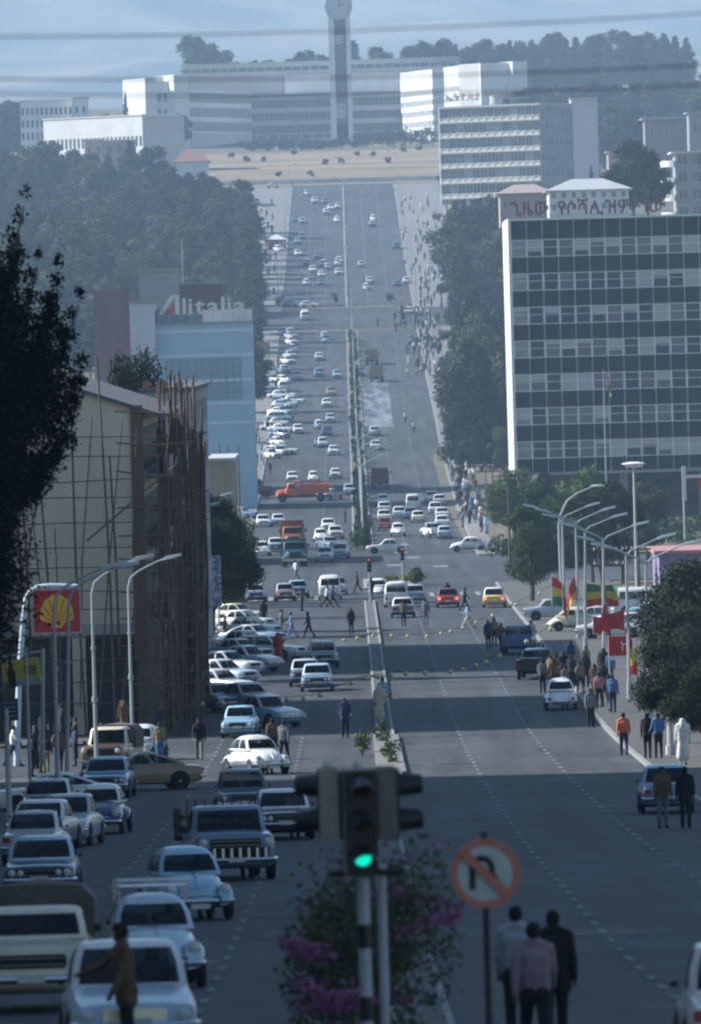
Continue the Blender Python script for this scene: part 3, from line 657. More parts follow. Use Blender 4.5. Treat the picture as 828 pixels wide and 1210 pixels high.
def joints(p):
    """p: dict of angles in degrees; swing forward is positive"""
    J = {}; lean = R(p.get('lean', 0)); hipz = p.get('hip', .93)
    J['hip'] = Vector((0, 0, hipz)); up = Vector((0, -math.sin(lean), math.cos(lean)))
    J['chest'] = J['hip'] + up * .38; J['neck'] = J['hip'] + up * .56; J['head'] = J['neck'] + up * .118 + Vector((0, -.015, 0))
    for s, n in ((-1, 'r'), (1, 'l')):
        J['sh' + n] = J['hip'] + up * .49 + Vector((s * .185, 0, 0)); a = R(p.get('arm' + n, 5)); o = R(p.get('out' + n, 9)); e = R(p.get('elb' + n, 15))
        d = Vector((s * math.sin(o), -math.sin(a) * math.cos(o), -math.cos(a) * math.cos(o))); J['el' + n] = J['sh' + n] + d * .285
        d2 = Vector((s * math.sin(o) * .3 + s * p.get('in' + n, 0), -math.sin(a + e), -math.cos(a + e))).normalized(); J['wr' + n] = J['el' + n] + d2 * .25; J['hd' + n] = d2
        J['hp' + n] = J['hip'] + Vector((s * .09, 0, -.03)); a = R(p.get('leg' + n, 0)); k = R(p.get('knee' + n, 3))
        J['kn' + n] = J['hp' + n] + Vector((s * .01, -math.sin(a), -math.cos(a))) * .43; J['an' + n] = J['kn' + n] + Vector((0, math.sin(k - a), -math.cos(k - a))) * .42
    zmin = min(J['anl'].z, J['anr'].z) - .075
    if not p.get('seat'):
        for k in J:
            if not k.startswith('hd'): J[k] = J[k] - Vector((0, 0, zmin))
    J['up'] = up; return J
POSES = dict(
 stand=dict(legl=2, legr=-2, knel=4), pocket=dict(legl=6, legr=-3, elbl=55, armr=-14, elbr=60, inr=-.3, outl=14), walk=dict(legl=24, legr=-20, kneer=16, kneel=6, arml=-22, armr=24, lean=3),
 walk2=dict(legl=-18, legr=20, kneel=26, arml=20, armr=-18, lean=2, elbl=30), stride=dict(legl=32, legr=-26, kneer=20, arml=-30, armr=30, lean=5, elbl=25, elbr=30),
 reach=dict(legl=4, legr=-4, armr=46, elbr=22, arml=6, elbl=25, lean=4, outr=6), folded=dict(legl=3, legr=-2, arml=12, armr=12, elbl=85, elbr=85, inl=-.8, inr=-.8),
 seat=dict(seat=1, hip=.0, legl=80, legr=80, kneel=70, kneer=70, arml=40, armr=40, elbl=35, elbr=35))
def segs(J, hands=True):
    """(a, b, ra, rb, slot): 0 shirt 1 trousers 2 skin 3 hair 4 shoe"""
    S = []
    hip, ch, nk, hd, up = J['hip'], J['chest'], J['neck'], J['head'], J['up']
    S.append((hip, ch, .11, .125, 0)); S.append((ch, nk - up * .06, .12, .075, 0))
    for s in (-1, 1):
        X = Vector((s, 0, 0)); n = 'r' if s < 0 else 'l'
        S.append((hip + X * .07, ch + X * .075, .105, .115, 0)); S.append((ch + X * .07, J['sh' + n] - X * .03 + Vector((0, 0, -.01)), .11, .07, 0))
        S.append((hip + X * .06 + Vector((0, .02, -.02)), J['hp' + n] + Vector((0, .01, -.06)), .11, .1, 1))
        S.append((J['sh' + n], J['el' + n], .056, .045, 0)); S.append((J['el' + n], J['wr' + n], .043, .033, 0))
        S.append((J['hp' + n], J['kn' + n], .088, .062, 1)); S.append((J['kn' + n], J['an' + n], .06, .048, 1))
        S.append((J['an' + n] + Vector((0, .02, -.035)), J['an' + n] + Vector((s * .015, -.15, -.045)), .042, .032, 4))
        if hands:
            d = J['hd' + n]; wr = J['wr' + n]; q = Vector((0, 1, 0)) if abs(d.y) < .9 else Vector((0, 0, 1)); q = (q - d * q.dot(d)).normalized(); pl = d.cross(q).normalized() * s
            S.append((wr + d * .02, wr + d * .085, .028, .034, 2))
            for i, (off, ln) in enumerate(((-.028, .07), (-.01, .082), (.01, .076), (.026, .06))):
                b = wr + d * .09 + q * off; k = b + d * ln * .55; S.append((b, k, .0095, .009, 2)); S.append((k, k + d * ln * .4 - pl * .022, .009, .0075, 2))
            b = wr + d * .035 - q * .03; S.append((b, b + d * .04 - q * .022 - pl * .01, .012, .01, 2)); S.append((b + d * .04 - q * .022 - pl * .01, b + d * .068 - q * .024 - pl * .02, .01, .008, 2))
    for s in (-1, 1): S.append((nk + up * .0 + Vector((s * .02, .01, 0)), J['shl' if s > 0 else 'shr'] - Vector((s * .03, 0, -.01)), .062, .055, 0))
    S.append((nk - up * .05, nk + up * .06, .055, .05, 2))
    S.append((hd + Vector((0, .012, .025)), hd + Vector((0, -.01, -.03)), .088, .072, 2)); S.append((hd + Vector((0, -.03, -.055)), hd + Vector((0, -.05, -.085)), .05, .032, 2))   # skull, jaw
    S.append((hd + Vector((0, -.09, .0)), hd + Vector((0, -.106, -.025)), .011, .015, 2))        # nose
    for s in (-1, 1): S.append((hd + Vector((s * .085, 0, .01)), hd + Vector((s * .083, .0, -.02)), .014, .011, 2)); S.append((hd + Vector((s * .012, -.092, -.058)), hd + Vector((s * .022, -.088, -.058)), .009, .007, 2))
    S.append((hd + Vector((0, .02, .042)), hd + Vector((0, .03, -.0)), .083, .08, 3)); S.append((hd + Vector((0, -.03, .06)), hd + Vector((0, .02, .06)), .055, .06, 3))
    return S
def seg_mb(S, slots, grow=0.0):
    m = MB()
    for a, b, ra, rb, sl in S:
        if sl in slots: cone_seg(m, a, b, ra + grow, rb + grow)
    return m
def near_person(pose, jacket=False):
    def mk():
        J = joints(POSES[pose]); S = segs(J); out = {}
        out['body'] = voxel(seg_mb(S, (0, 1, 2), -.004), .0085, 'body', [SKIN], 2)
        T = [x for x in S if x[4] == 0]
        if jacket: T = T + [(J['hip'] + Vector((s * .07, 0, .0)), J['hip'] + Vector((s * .085, 0, -.13)), .115, .12, 0) for s in (-1, 1)]
        out['shirt'] = voxel(seg_mb(T, (0,), .012), .013, 'shirt', [None], 5)
        out['trousers'] = voxel(seg_mb(S, (1,), .012), .013, 'trousers', [None], 4)
        out['hair'] = voxel(seg_mb(S, (3,), .006), .012, 'hair', [HAIR], 3)
        sh = MB()
        out['shoe'] = [voxel(seg_mb([x], (4,), .006), .01, 'shoe', [DARK], 2) for x in S if x[4] == 4]
        e = MB(); h = J['head']
        out['eye'] = []
        for s in (-1, 1): e = MB(); e.ball(h + Vector((s * .031, -.083, .005)), .011, n=8, k=5); out['eye'].append(e.mesh('eye', [mat('eye_white', (.5, .48, .45), .2, 0)]))
        return out
    return cached(('near', pose, jacket), mk)
def far_person(pose, dress=False):
    def mk():
        J = joints(POSES[pose]); S = segs(J, False)
        for s, n in ((-1, 'r'), (1, 'l')): S.append((J['wr' + n], J['wr' + n] + J['hd' + n] * .13, .035, .03, 2))
        if dress: S = [(a, b, ra + (.03 if sl == 0 else 0), rb + (.03 if sl == 0 else 0), sl) for a, b, ra, rb, sl in S] + [(J['hip'] + Vector((s * .05, 0, 0)), Vector((s * .09, 0, .3)), .13, .16, 0) for s in (-1, 1)] + [(J['head'] + Vector((0, .03, 0)), J['neck'] + Vector((0, .03, -.05)), .11, .13, 0)]
        me = voxel(seg_mb(S, (0, 1, 2, 3, 4), .006), .026, 'person_mesh', [None, None, SKIN, HAIR, DARK], 1)
        n = len(me.polygons); c = np.empty(n * 3); me.polygons.foreach_get('center', c); c = c.reshape(-1, 3); best = np.full(n, 9.); idx = np.zeros(n, int)
        for a, b, ra, rb, sl in S:
            a = np.array(a); b = np.array(b); ab = b - a; t = np.clip(((c - a) @ ab) / max(ab @ ab, 1e-9), 0, 1); d = np.linalg.norm(c - (a + t[:, None] * ab), axis=1) - (ra + (rb - ra) * t)
            k = d < best; best[k] = d[k]; idx[k] = sl
        me.polygons.foreach_set('material_index', idx.astype(np.int32)); me.update(); return me
    return cached(('farp', pose, dress), mk)
CLOTH = {}
def cloth(n):
    c = dict(white=(.62, .62, .6), cream=(.5, .44, .33), brown=(.13, .08, .045), dark=(.022, .022, .028), black=(.01, .01, .012), navy=(.025, .035, .09), grey=(.16, .17, .18), blue=(.08, .17, .35), lightblue=(.3, .42, .55),
             red=(.42, .04, .035), orange=(.55, .14, .06), khaki=(.22, .18, .1), pink=(.45, .2, .22), lilac=(.26, .19, .22), palegrey=(.36, .38, .4), green=(.05, .12, .06), tan=(.3, .2, .11), yellow=(.5, .38, .08))[n]
    if n not in CLOTH: CLOTH[n] = mat(n + '_cloth', c, .9, .28, 5, bump=1.0)
    return CLOTH[n]
def put_person(X, Y, z, head, pose, top, bottom, label, near=False, group=None, jacket=False, dress=False, h=1.0, skin=None):
    M = Matrix.Translation((X, Y, z)) @ Matrix.Rotation(head, 4, 'Z') @ Matrix.Scale(h, 4)
    if not near:
        o = link('person', far_person(pose, dress)); o.matrix_world = M
        for i, m in ((0, cloth(top)), (1, cloth(bottom))): o.material_slots[i].link = 'OBJECT'; o.material_slots[i].material = m
        return tag(o, label, 'person', group)
    root = thing('person', label, 'person', group=group); root.matrix_world = M; P = near_person(pose, jacket)
    link('body', P['body'], root)
    for n, m in (('shirt' if not jacket else 'jacket', cloth(top)), ('trousers', cloth(bottom))):
        o = link(n, P['shirt' if n == 'jacket' else n], root); o.material_slots[0].link = 'OBJECT'; o.material_slots[0].material = m
    link('hair', P['hair'], root)
    for s in P['shoe']: link('shoe', s, root)
    for s in P['eye']: link('eye', s, root)
    return root
def zgr(X, Y):
    if KL(Y) < X < KR(Y): return prof(Y) + (.15 if (1.2 > X > .3 and Y < 312) or (.85 < X < 1.6 and 312 <= Y < 648) else .0)
    if (322 < Y < 372 or 690 < Y < 830) and X < 0 or 700 < Y < 815 and X > 0: return prof(Y)
    return gz(X, Y) + (.13 if abs(X) < 22 else 0)
def person(px, py, head, pose, top, bottom, label, **k):
    g = ground(px, py); return put_person(g.x, g.y, zgr(g.x, g.y), R(head), pose, top, bottom, label, **k)

# ------------------------------------------------------------------ trees
def leafmat(name, c1, c2):
    if name in MATS: return MATS[name]
    m = mat(name, c1, .75, .3, .35, col2=c2, cs=.5, spec=.12); return m
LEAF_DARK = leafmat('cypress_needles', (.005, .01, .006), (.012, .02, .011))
LEAF_EUC = leafmat('eucalyptus_leaves', (.022, .036, .02), (.055, .075, .035))
LEAF_CON = leafmat('conifer_needles', (.014, .027, .014), (.036, .055, .024))
LEAF_GRN = leafmat('street_tree_leaves', (.022, .045, .012), (.06, .1, .026))
LEAF_BUSH = leafmat('bush_leaves', (.045, .075, .035), (.11, .15, .065))
LEAF_YEL = leafmat('hedge_yellow_leaves', (.09, .11, .02), (.2, .2, .05))
PINK = mat('magenta_bracts', (.3, .07, .22), .8, .35, 4, col2=(.4, .16, .32))
BARK = mat('bark', (.09, .07, .055), .95, .35, 6)
def leaves(centers, radii, n, size, name, mats, seed=0, mi=None, flat=1.0, shell=.55):
    rng = np.random.default_rng(seed); C = np.array(centers, float); Rr = np.array(radii, float)
    if Rr.ndim == 1: Rr = np.repeat(Rr[:, None], 3, 1)
    vol = Rr.prod(1) ** (2 / 3); pick = rng.choice(len(C), n, p=vol / vol.sum())
    d = rng.normal(size=(n, 3)); d /= np.linalg.norm(d, axis=1)[:, None]; rad = (shell + (1 - shell) * rng.random(n) ** .7)[:, None] * (1 + .12 * rng.normal(size=(n, 1)))
    p = C[pick] + d * rad * Rr[pick]
    a = rng.normal(size=(n, 3)); a /= np.linalg.norm(a, axis=1)[:, None]; b = np.cross(a, d + .6 * rng.normal(size=(n, 3))); b /= np.linalg.norm(b, axis=1)[:, None] + 1e-9
    s = size * (.55 + .9 * rng.random((n, 1))); v = np.stack([p - a * s, p + b * s * .55, p + a * s, p - b * s * .55], 1).reshape(-1, 3)
    me = bpy.data.meshes.new(name); me.vertices.add(4 * n); me.vertices.foreach_set('co', v.ravel()); me.loops.add(4 * n); me.loops.foreach_set('vertex_index', np.arange(4 * n, dtype=np.int32))
    me.polygons.add(n); me.polygons.foreach_set('loop_start', np.arange(0, 4 * n, 4, dtype=np.int32)); me.polygons.foreach_set('loop_total', np.full(n, 4, np.int32))
    for m in mats: me.materials.append(m)
    if mi is not None: me.polygons.foreach_set('material_index', (rng.random(n) < mi).astype(np.int32))
    me.update(); me.validate(); return me
def tree_template(kind, seed, fine=1):
    """unit: metres; returns crown mesh, trunk mesh, height"""
    def mk():
        rng = random.Random(seed * 31 + len(kind)); tr = MB(); cs = []; rs = []
        if kind in ('eucalyptus', 'broad', 'round'):
            H = {'eucalyptus': 17, 'broad': 9.5, 'round': 11}[kind]; sp = {'eucalyptus': 3.3, 'broad': 4.6, 'round': 4.6}[kind]; z0 = {'eucalyptus': .3, 'broad': .28, 'round': .25}[kind] * H
            tr.tube([(0, 0, -.6), (.1, .05, H * .25), (-.1, .1, H * .5), (.1, 0, H * .8)], [.3, .22, .15, .05], 7)
            for i in range(26 if kind != 'eucalyptus' else 30):
                t = rng.random(); z = z0 + (H - z0) * (t * .93 + .04); prof_ = math.sin(math.pi * min(1, (t * .86 + .12))) ** .6 if kind != 'eucalyptus' else (.55 + .45 * math.sin(math.pi * (t * .8 + .1)))
                a = rng.random() * 6.283; r = sp * prof_ * rng.uniform(.25, .85); c = (r * math.cos(a), r * math.sin(a), z); cs.append(c)
                q = rng.uniform(.75, 1.5) * (1.15 if kind != 'eucalyptus' else 1); rs.append((q, q, q * .8))
                if i % 3 == 0: tr.tube([(0, 0, z * .62), (c[0] * .5, c[1] * .5, z * .85), c], [.09, .06, .02], 5)
            lm = {'eucalyptus': LEAF_EUC, 'broad': LEAF_GRN, 'round': LEAF_CON}[kind]; n = 7500; sz = .24
        elif kind == 'conifer':
            H = 16; tr.tube([(0, 0, -.6), (0, .1, H * .5), (0, 0, H * .97)], [.3, .18, .03], 7)
            for i in range(46):
                t = i / 45; z = H * (.1 + .88 * t); rr = 3.9 * (1 - t) ** .75 + .3; a = i * 2.4 + rng.random(); r = rr * rng.uniform(.35, .85); cs.append((r * math.cos(a), r * math.sin(a), z - r * .12)); q = .5 + .28 * rr * rng.uniform(.7, 1.2); rs.append((q, q, q * .85))
            lm = LEAF_CON; n = 8500; sz = .24
        elif kind == 'spire':
            H = 17; tr.tube([(0, 0, -.6), (0, 0, H * .97)], [.2, .03], 6)
            for i in range(30): t = i / 29; z = H * (.06 + .92 * t); rr = 1.5 * (1 - t) ** .7 + .12; a = i * 2.4; cs.append((rr * .4 * math.cos(a), rr * .4 * math.sin(a), z)); rs.append((rr * .7, rr * .7, .7))
            lm = LEAF_DARK; n = 4500; sz = .22
        crown = leaves(cs, rs, n * fine, sz / fine ** .55, 'crown', [lm], seed, shell=.35); return crown, tr.mesh('trunk', [BARK]), H
    return cached(('tree', kind, seed, fine), mk)
def tree(kind, X, Y, label, h=None, group=None, seed=0, name=None, z=None, wide=1.0, leaf=None):
    c, t, H = tree_template(kind, seed % 4, 5 if Y < 760 else 2 if Y < 1250 else 1); s = (h or H) / H; rt = thing(name or {'eucalyptus': 'eucalyptus_tree', 'broad': 'street_tree', 'round': 'leafy_tree', 'conifer': 'conifer_tree', 'spire': 'cypress_tree'}[kind], label, 'tree', group=group)
    rt.location = (X, Y, gz(X, Y) if z is None else z); rt.rotation_euler = (0, 0, seed * 1.7); rt.scale = (s * wide, s * wide, s)
    o = link('crown', c, rt); link('trunk', t, rt)
    if not leaf and Y > 760:
        q = c.materials[0].name; v = (seed * 7 + int(Y)) % 4
        if v: c1, c2 = {'eucalyptus_leaves': ((.022, .036, .02), (.055, .075, .035)), 'conifer_needles': ((.014, .027, .014), (.036, .055, .024)), 'street_tree_leaves': ((.022, .045, .012), (.06, .1, .026))}.get(q, ((.01, .02, .01), (.02, .035, .018))); k = (1, .6, 1.5, 2.0)[v]; y_ = (1, 1, 1.1, 1.25)[v]; leaf = leafmat(f'{q}_{v}', (c1[0] * k * y_, c1[1] * k, c1[2] * k), (c2[0] * k * y_, c2[1] * k, c2[2] * k))
    if leaf: o.material_slots[0].link = 'OBJECT'; o.material_slots[0].material = leaf
    return rt
def bush(name, X, Y, z, r, n, size, label, mats, mi=None, seed=1, cat='bush', group=None, blobs=9, stem=True):
    rng = random.Random(seed); cs = []; rs = []
    for i in range(blobs): a = rng.random() * 6.28; q = rng.random() ** .5 * .62; cs.append((r[0] * q * math.cos(a), r[1] * q * math.sin(a), r[2] * rng.uniform(.25, .8))); k = rng.uniform(.28, .46); rs.append((r[0] * k, r[1] * k, r[2] * k * .75))
    rt = thing(name, label, cat, (X, Y, z), group=group); link('foliage', leaves(cs, rs, n, size, 'foliage', mats, seed, mi, shell=.3), rt)
    if stem:
        for i in range(4): m = MB(); c = cs[i % len(cs)]; m.tube([(0, 0, -.1), (c[0] * .5, c[1] * .5, c[2] * .5), c], [.03, .02, .01], 5); obj('stem', m, BARK, rt)
    return rt
# ------------------------------------------------------------------ lettering
def letters(text, size, m, depth, parent, M, name='letter', spacing=1.0, bold=0.0, maxw=None, keep=None):
    """each character a part; M places the baseline start, text runs along +X, stands up +Z, faces -Y"""
    x = 0.0; objs = []
    for ch in text:
        if ch == ' ': x += size * .38 * spacing; continue
        cu = bpy.data.curves.new('letter', 'FONT'); cu.body = ch; cu.size = size; cu.extrude = depth / 2; cu.offset = bold; cu.resolution_u = 3
        o = bpy.data.objects.new('tmp', cu); COL.objects.link(o); dg = bpy.context.evaluated_depsgraph_get(); me = bpy.data.meshes.new_from_object(o.evaluated_get(dg)); bpy.data.objects.remove(o)
        if len(me.vertices) == 0: continue
        co = np.empty(len(me.vertices) * 3); me.vertices.foreach_get('co', co); co = co.reshape(-1, 3); x0, x1 = co[:, 0].min(), co[:, 0].max()
        me.materials.clear(); me.materials.append(m); objs.append((me, x - x0)); x += (x1 - x0) + size * .09 * spacing
    tot = x - size * .09 * spacing; k = maxw / tot if maxw else 1.0
    for me, dx in objs:
        link(name, me, parent, M @ Matrix.Diagonal((k, 1, 1, 1)) @ Matrix.Translation((dx, 0, 0)) @ Matrix.Rotation(R(90), 4, 'X'))
    return tot * k
# ------------------------------------------------------------------ buildings
CONC = mat('concrete', (.3, .31, .31), .85, .15, .5)
CREAM = mat('cream_plaster', (.62, .585, .46), .85, .14, .35, col2=(.46, .43, .34), cs=.5, stretch=(1, 1, .35))
BROWNW = mat('brown_plaster', (.13, .095, .065), .85, .15, .5)
WHITEW = mat('white_wall', (.66, .66, .64), .7, .12, .25, stretch=(1, 1, .4))
GREYW = mat('grey_wall', (.25, .26, .27), .8, .12, .4)
PALEW = mat('pale_wall', (.46, .46, .45), .8, .1, .3)
BLUEW = mat('light_blue_cladding', (.3, .47, .58), .5, .06, .3)
MAROONW = mat('maroon_cladding', (.13, .07, .08), .7, .12, .3)
DARKW = mat('dark_spandrel', (.008, .011, .026), .6, .15, .4, spec=.12)
ALU = mat('aluminium_frame', (.62, .7, .74), .4, .05, metal=.3)
ROOFR = mat('red_tile_roof', (.24, .12, .1), .85, .2, 1.5)
ROOFG = mat('tin_roof', (.42, .43, .44), .5, .15, 1.0)
def frame_mat(P0, P1, z):
    d = Vector((P1[0] - P0[0], P1[1] - P0[1], 0)); W = d.length
    return Matrix.Translation((P0[0], P0[1], z)) @ Matrix.Rotation(math.atan2(d.y, d.x), 4, 'Z'), W
def window_mesh(w, h, nx, nz, fm, pm, t=.06, depth=.1, rail=None):
    def mk():
        f = MB()
        f.bb(0, w, -depth / 2, depth / 2, 0, t); f.bb(0, w, -depth / 2, depth / 2, h - t, h); f.bb(0, t, -depth / 2, depth / 2, t, h - t); f.bb(w - t, w, -depth / 2, depth / 2, t, h - t)
        for i in range(1, nx): x = w * i / nx; f.bb(x - t * .4, x + t * .4, -depth * .4, depth * .4, t, h - t)
        for k in range(1, nz): z = h * (rail if rail and nz == 2 else k / nz); f.bb(t, w - t, -depth * .35, depth * .35, z - t * .4, z + t * .4)
        p = MB(); p.add([(t * .5, .01, t * .5), (w - t * .5, .01, t * .5), (w - t * .5, .01, h - t * .5), (t * .5, .01, h - t * .5)], [(0, 1, 2, 3)])
        return f.mesh('window', [fm], 0), p.mesh('pane', [pm], 0)
    return cached(('win', round(w, 3), round(h, 3), nx, nz, fm.name, pm.name, t), mk)
def facade(root, M, W, H, cols, rows, wall, w=.7, h=.5, z0=0.0, mx=0.0, mtop=0.0, sill=.3, pane=None, frame=None, nx=2, nz=1, th=.25, join=False, t=.06, alt=None, blank=(), band=None, rail=None, wname='window'):
    """wall with real openings; panes sit back in them. z0 = height where the first storey starts"""
    pane = pane or WGLASS; frame = frame or ALU; cw = (W - 2 * mx) / cols; rh = (H - z0 - mtop) / rows; ww = cw * w; wh = rh * h; fw = MB(); bandm = MB()
    if z0 > 0.01: fw.bb(0, W, -th, 0, 0, z0)
    jf, jp = MB(), MB()
    for r in range(rows):
        za = z0 + r * rh; zb = za + rh * sill; zc = zb + wh
        (bandm if band else fw).bb(0, W, -th, 0, za, zb)
        if zc < za + rh - .01: (bandm if band else fw).bb(0, W, -th, 0, zc, za + rh)
        x = 0.0
        for c in range(cols):
            xa = mx + c * cw + (cw - ww) / 2; fw.bb(x, xa, -th, 0, zb, zc); x = xa + ww
            if (r, c) in blank: fw.bb(xa, x, -th, 0, zb, zc); continue
            pm = pane
            if alt and random.random() < alt[0]: pm = alt[1]
            if join: 
                jp.add([(xa, -th * .3, zb), (x, -th * .3, zb), (x, -th * .3, zc), (xa, -th * .3, zc)], [(0, 1, 2, 3)])
                for i in range(1, nx): q = xa + ww * i / nx; jp.box((q, -th * .4, (zb + zc) / 2), (.1, .1, wh), 1)
            else:
                f, p = window_mesh(ww, wh, nx, nz, frame, pm, t, rail=rail); o = link(wname, f, root, M @ Matrix.Translation((xa, -th * .45, zb))); link('pane', p, o)
        fw.bb(x, W, -th, 0, zb, zc)
    if mtop: fw.bb(0, W, -th, 0, H - mtop, H)
    obj('facade', fw, wall, root, M, 0)
    if band: obj('spandrel', bandm, band, root, M, 0)
    if join: o = obj('window_row', jp, [pane, frame], root, M, 0); o['kind'] = 'stuff'
def block(root, P0, P1, D, z0, z1, wall, front=None, right=None, left=None, roof=None, parapet=.0, rover=0.0, base=None):
    M, W = frame_mat(P0, P1, z0); H = z1 - z0; c = MB(); a = .26
    c.bb(a if left else 0, W - (a if right else 0), .002 if front else 0, D, -(base or 1.5), H - .003); obj('wall', c, wall if not (front or right or left) else wall, root, M, 0)
    for spec, Q, L in ((front, M, W), (right, M @ Matrix.Translation((W - .25, 0, 0)) @ Matrix.Rotation(R(90), 4, 'Z'), D), (left, M @ Matrix.Translation((.25, D, 0)) @ Matrix.Rotation(R(-90), 4, 'Z'), D)):
        if spec: s = dict(spec); facade(root, Q, L, H, s.pop('cols'), s.pop('rows'), s.pop('wall', wall), **s)
    if roof:
        r = MB(); e = rover; r.bb(-e, W + e, -.27 - e, D + e, H + .002, H + .22 + parapet); obj('roof', r, roof, root, M, 0)
    return M, W
def building(name, label, cat='building', group=None, loc=(0, 0, 0)): return thing(name, label, cat, loc, group=group)
def XY(px, Y, py=400): return (at(px, py, Y).x, Y)
def hip_roof(root, M, W, D, H, rise, m, over=.6, ridge=.3):
    r = MB(); o = over; a = W * ridge
    v = [(-o, -o, H), (W + o, -o, H), (W + o, D + o, H), (-o, D + o, H), (a, D / 2, H + rise), (W - a, D / 2, H + rise), (-o, -o, H - .15), (W + o, -o, H - .15), (W + o, D + o, H - .15), (-o, D + o, H - .15)]
    r.add(v, [(0, 1, 5, 4), (1, 2, 5), (2, 3, 4, 5), (3, 0, 4), (6, 7, 1, 0), (7, 8, 2, 1), (8, 9, 3, 2), (9, 6, 0, 3), (9, 8, 7, 6)]); obj('roof', r, m, root, M, 0)

# --- dark office block on the right
OFFG = mat('office_glass', (.035, .042, .055), .35, .4, .5, spec=.3)
def office_block():
    Y = 915; b = building('office_block', 'dark curtain-wall office block on the right with red letters along its roof', 'office building')
    P0 = XY(606.5, Y); P1 = (P0[0] + 1.675 * 20, Y); zt = Z_at(259, Y, 600) - .2; zb = Z_at(559, Y, 612); W = P1[0] - P0[0]
    M, _ = frame_mat(P0, P1, zb); H = zt - zb; rh = 39.7 / sc(Y); cw = W / 20
    core = MB(); core.bb(.01, W, .3, 31, 0, H); obj('core', core, GREYW, b, M, 0)
    m = MB(); m.bb(-.3, .0, -.32, 31.2, -.2, H + .25); obj('side_wall', m, WHITEW, b, M, 0)
    m = MB(); m.bb(0.002, W + .3, -.3, 31.1, H + .003, H + .22); obj('roof', m, ALU, b, M, 0)
    m = MB(); m.bb(0.002, W + .3, -.28, 31.1, -.3, -.003); obj('soffit', m, CONC, b, M, 0)
    sp = MB(); sp.bb(.03, cw - .03, -.06, .0, .03, rh - 1.88 - .03); spm = sp.mesh('spandrel_panel', [DARKW], 0)
    tp = MB(); tp.bb(.03, cw - .03, -.06, .0, .03, H - rh * 7 - (rh - 1.88) * 1 - .0 + .0 if 0 else 1.9); tpm = tp.mesh('spandrel_panel', [DARKW], 0)
    bp = MB(); bp.bb(.03, cw - .03, -.05, .0, .0, 1.9)
    for c in range(20):
        for r in range(8):
            z = H - 2.05 - r * rh if r else H - 2.05
            zw = H - 2.05 - 1.88 - r * rh         # window bottom of row r
            if r < 7:
                pm = random.choice([OFFG, OFFG, OFFG, OFFG, OFFG, mat('curtain_mid', (.13, .15, .17), .3, .3, .5), mat('violet_curtain', (.12, .1, .13), .3, .3, .5), mat('dim_curtain', (.1, .11, .12), .3, .3, .5), mat('bright_curtain', (.4, .41, .4), .4, .2, .5)]) if c else PALEGLASS
                f, p = window_mesh(cw - .06, 1.86, 1, 2, ALU, pm, .09, rail=.55); o = link('window', f, b, M @ Matrix.Translation((c * cw + .03, -.05, zw))); link('pane', p, o)
                if random.random() < .25: q = MB(); hh = random.choice([.35, .6, .9, 1.2]); q.add([(.1, -.0, 1.77 - hh), (cw - .16, -.0, 1.77 - hh), (cw - .16, -.0, 1.77), (.1, -.0, 1.77)], [(0, 1, 2, 3)]); obj('blind', q, mat('window_blind', (.42, .42, .38), .8, .1, 2), o)
            if r: link('spandrel_panel', spm, b, M @ Matrix.Translation((c * cw, -.02, H - 2.05 - r * rh)))
            else: link('spandrel_panel', tpm, b, M @ Matrix.Translation((c * cw, -.02, H - 2.02)))
    for c in range(21):
        m = MB(); m.bb(c * cw - .025, c * cw + .025, -.2, -.03, 0, H); obj('mullion', m, ALU, b, M, 0)
    for x in (2.5, 11, 19.5, 28):
        m = MB(); m.bb(x, x + .9, 2, 3, -9, -.31); obj('column', m, CONC, b, M, 0)
    m = MB(); m.bb(3, W, 9, 9.3, -9, -.32); obj('rear_wall', m, BROWNW, b, M, 0)
    # letters on the roof (built as on the building)
    s = building('roof_sign', 'red Amharic letters on a frame along the office block roof', 'sign'); s.location = (P0[0], Y, zt)
    RED = mat('dark_red_letter', (.17, .015, .02), .5, .1); z0 = .55
    for txt, xa, xb in (('ጊዜው', 606, 652), ('የሶሻሊዝም', 663, 752), ('ነው', 762, 790)):
        a = (xa - 606.5) / sc(Y); letters(txt, 2.0, RED, .12, s, Matrix.Translation((a, .3, z0)), maxw=(xb - xa) / sc(Y), bold=.02)
    m = MB()
    for z in (.5, 1.4): m.bb(0, 17.5, .36, .42, z, z + .05)
    for i in range(14): m.bb(i * 1.3, i * 1.3 + .05, .37, .43, .22, 1.7)
    obj('letter_frame', m, STEEL, s, None, 0)
office_block()
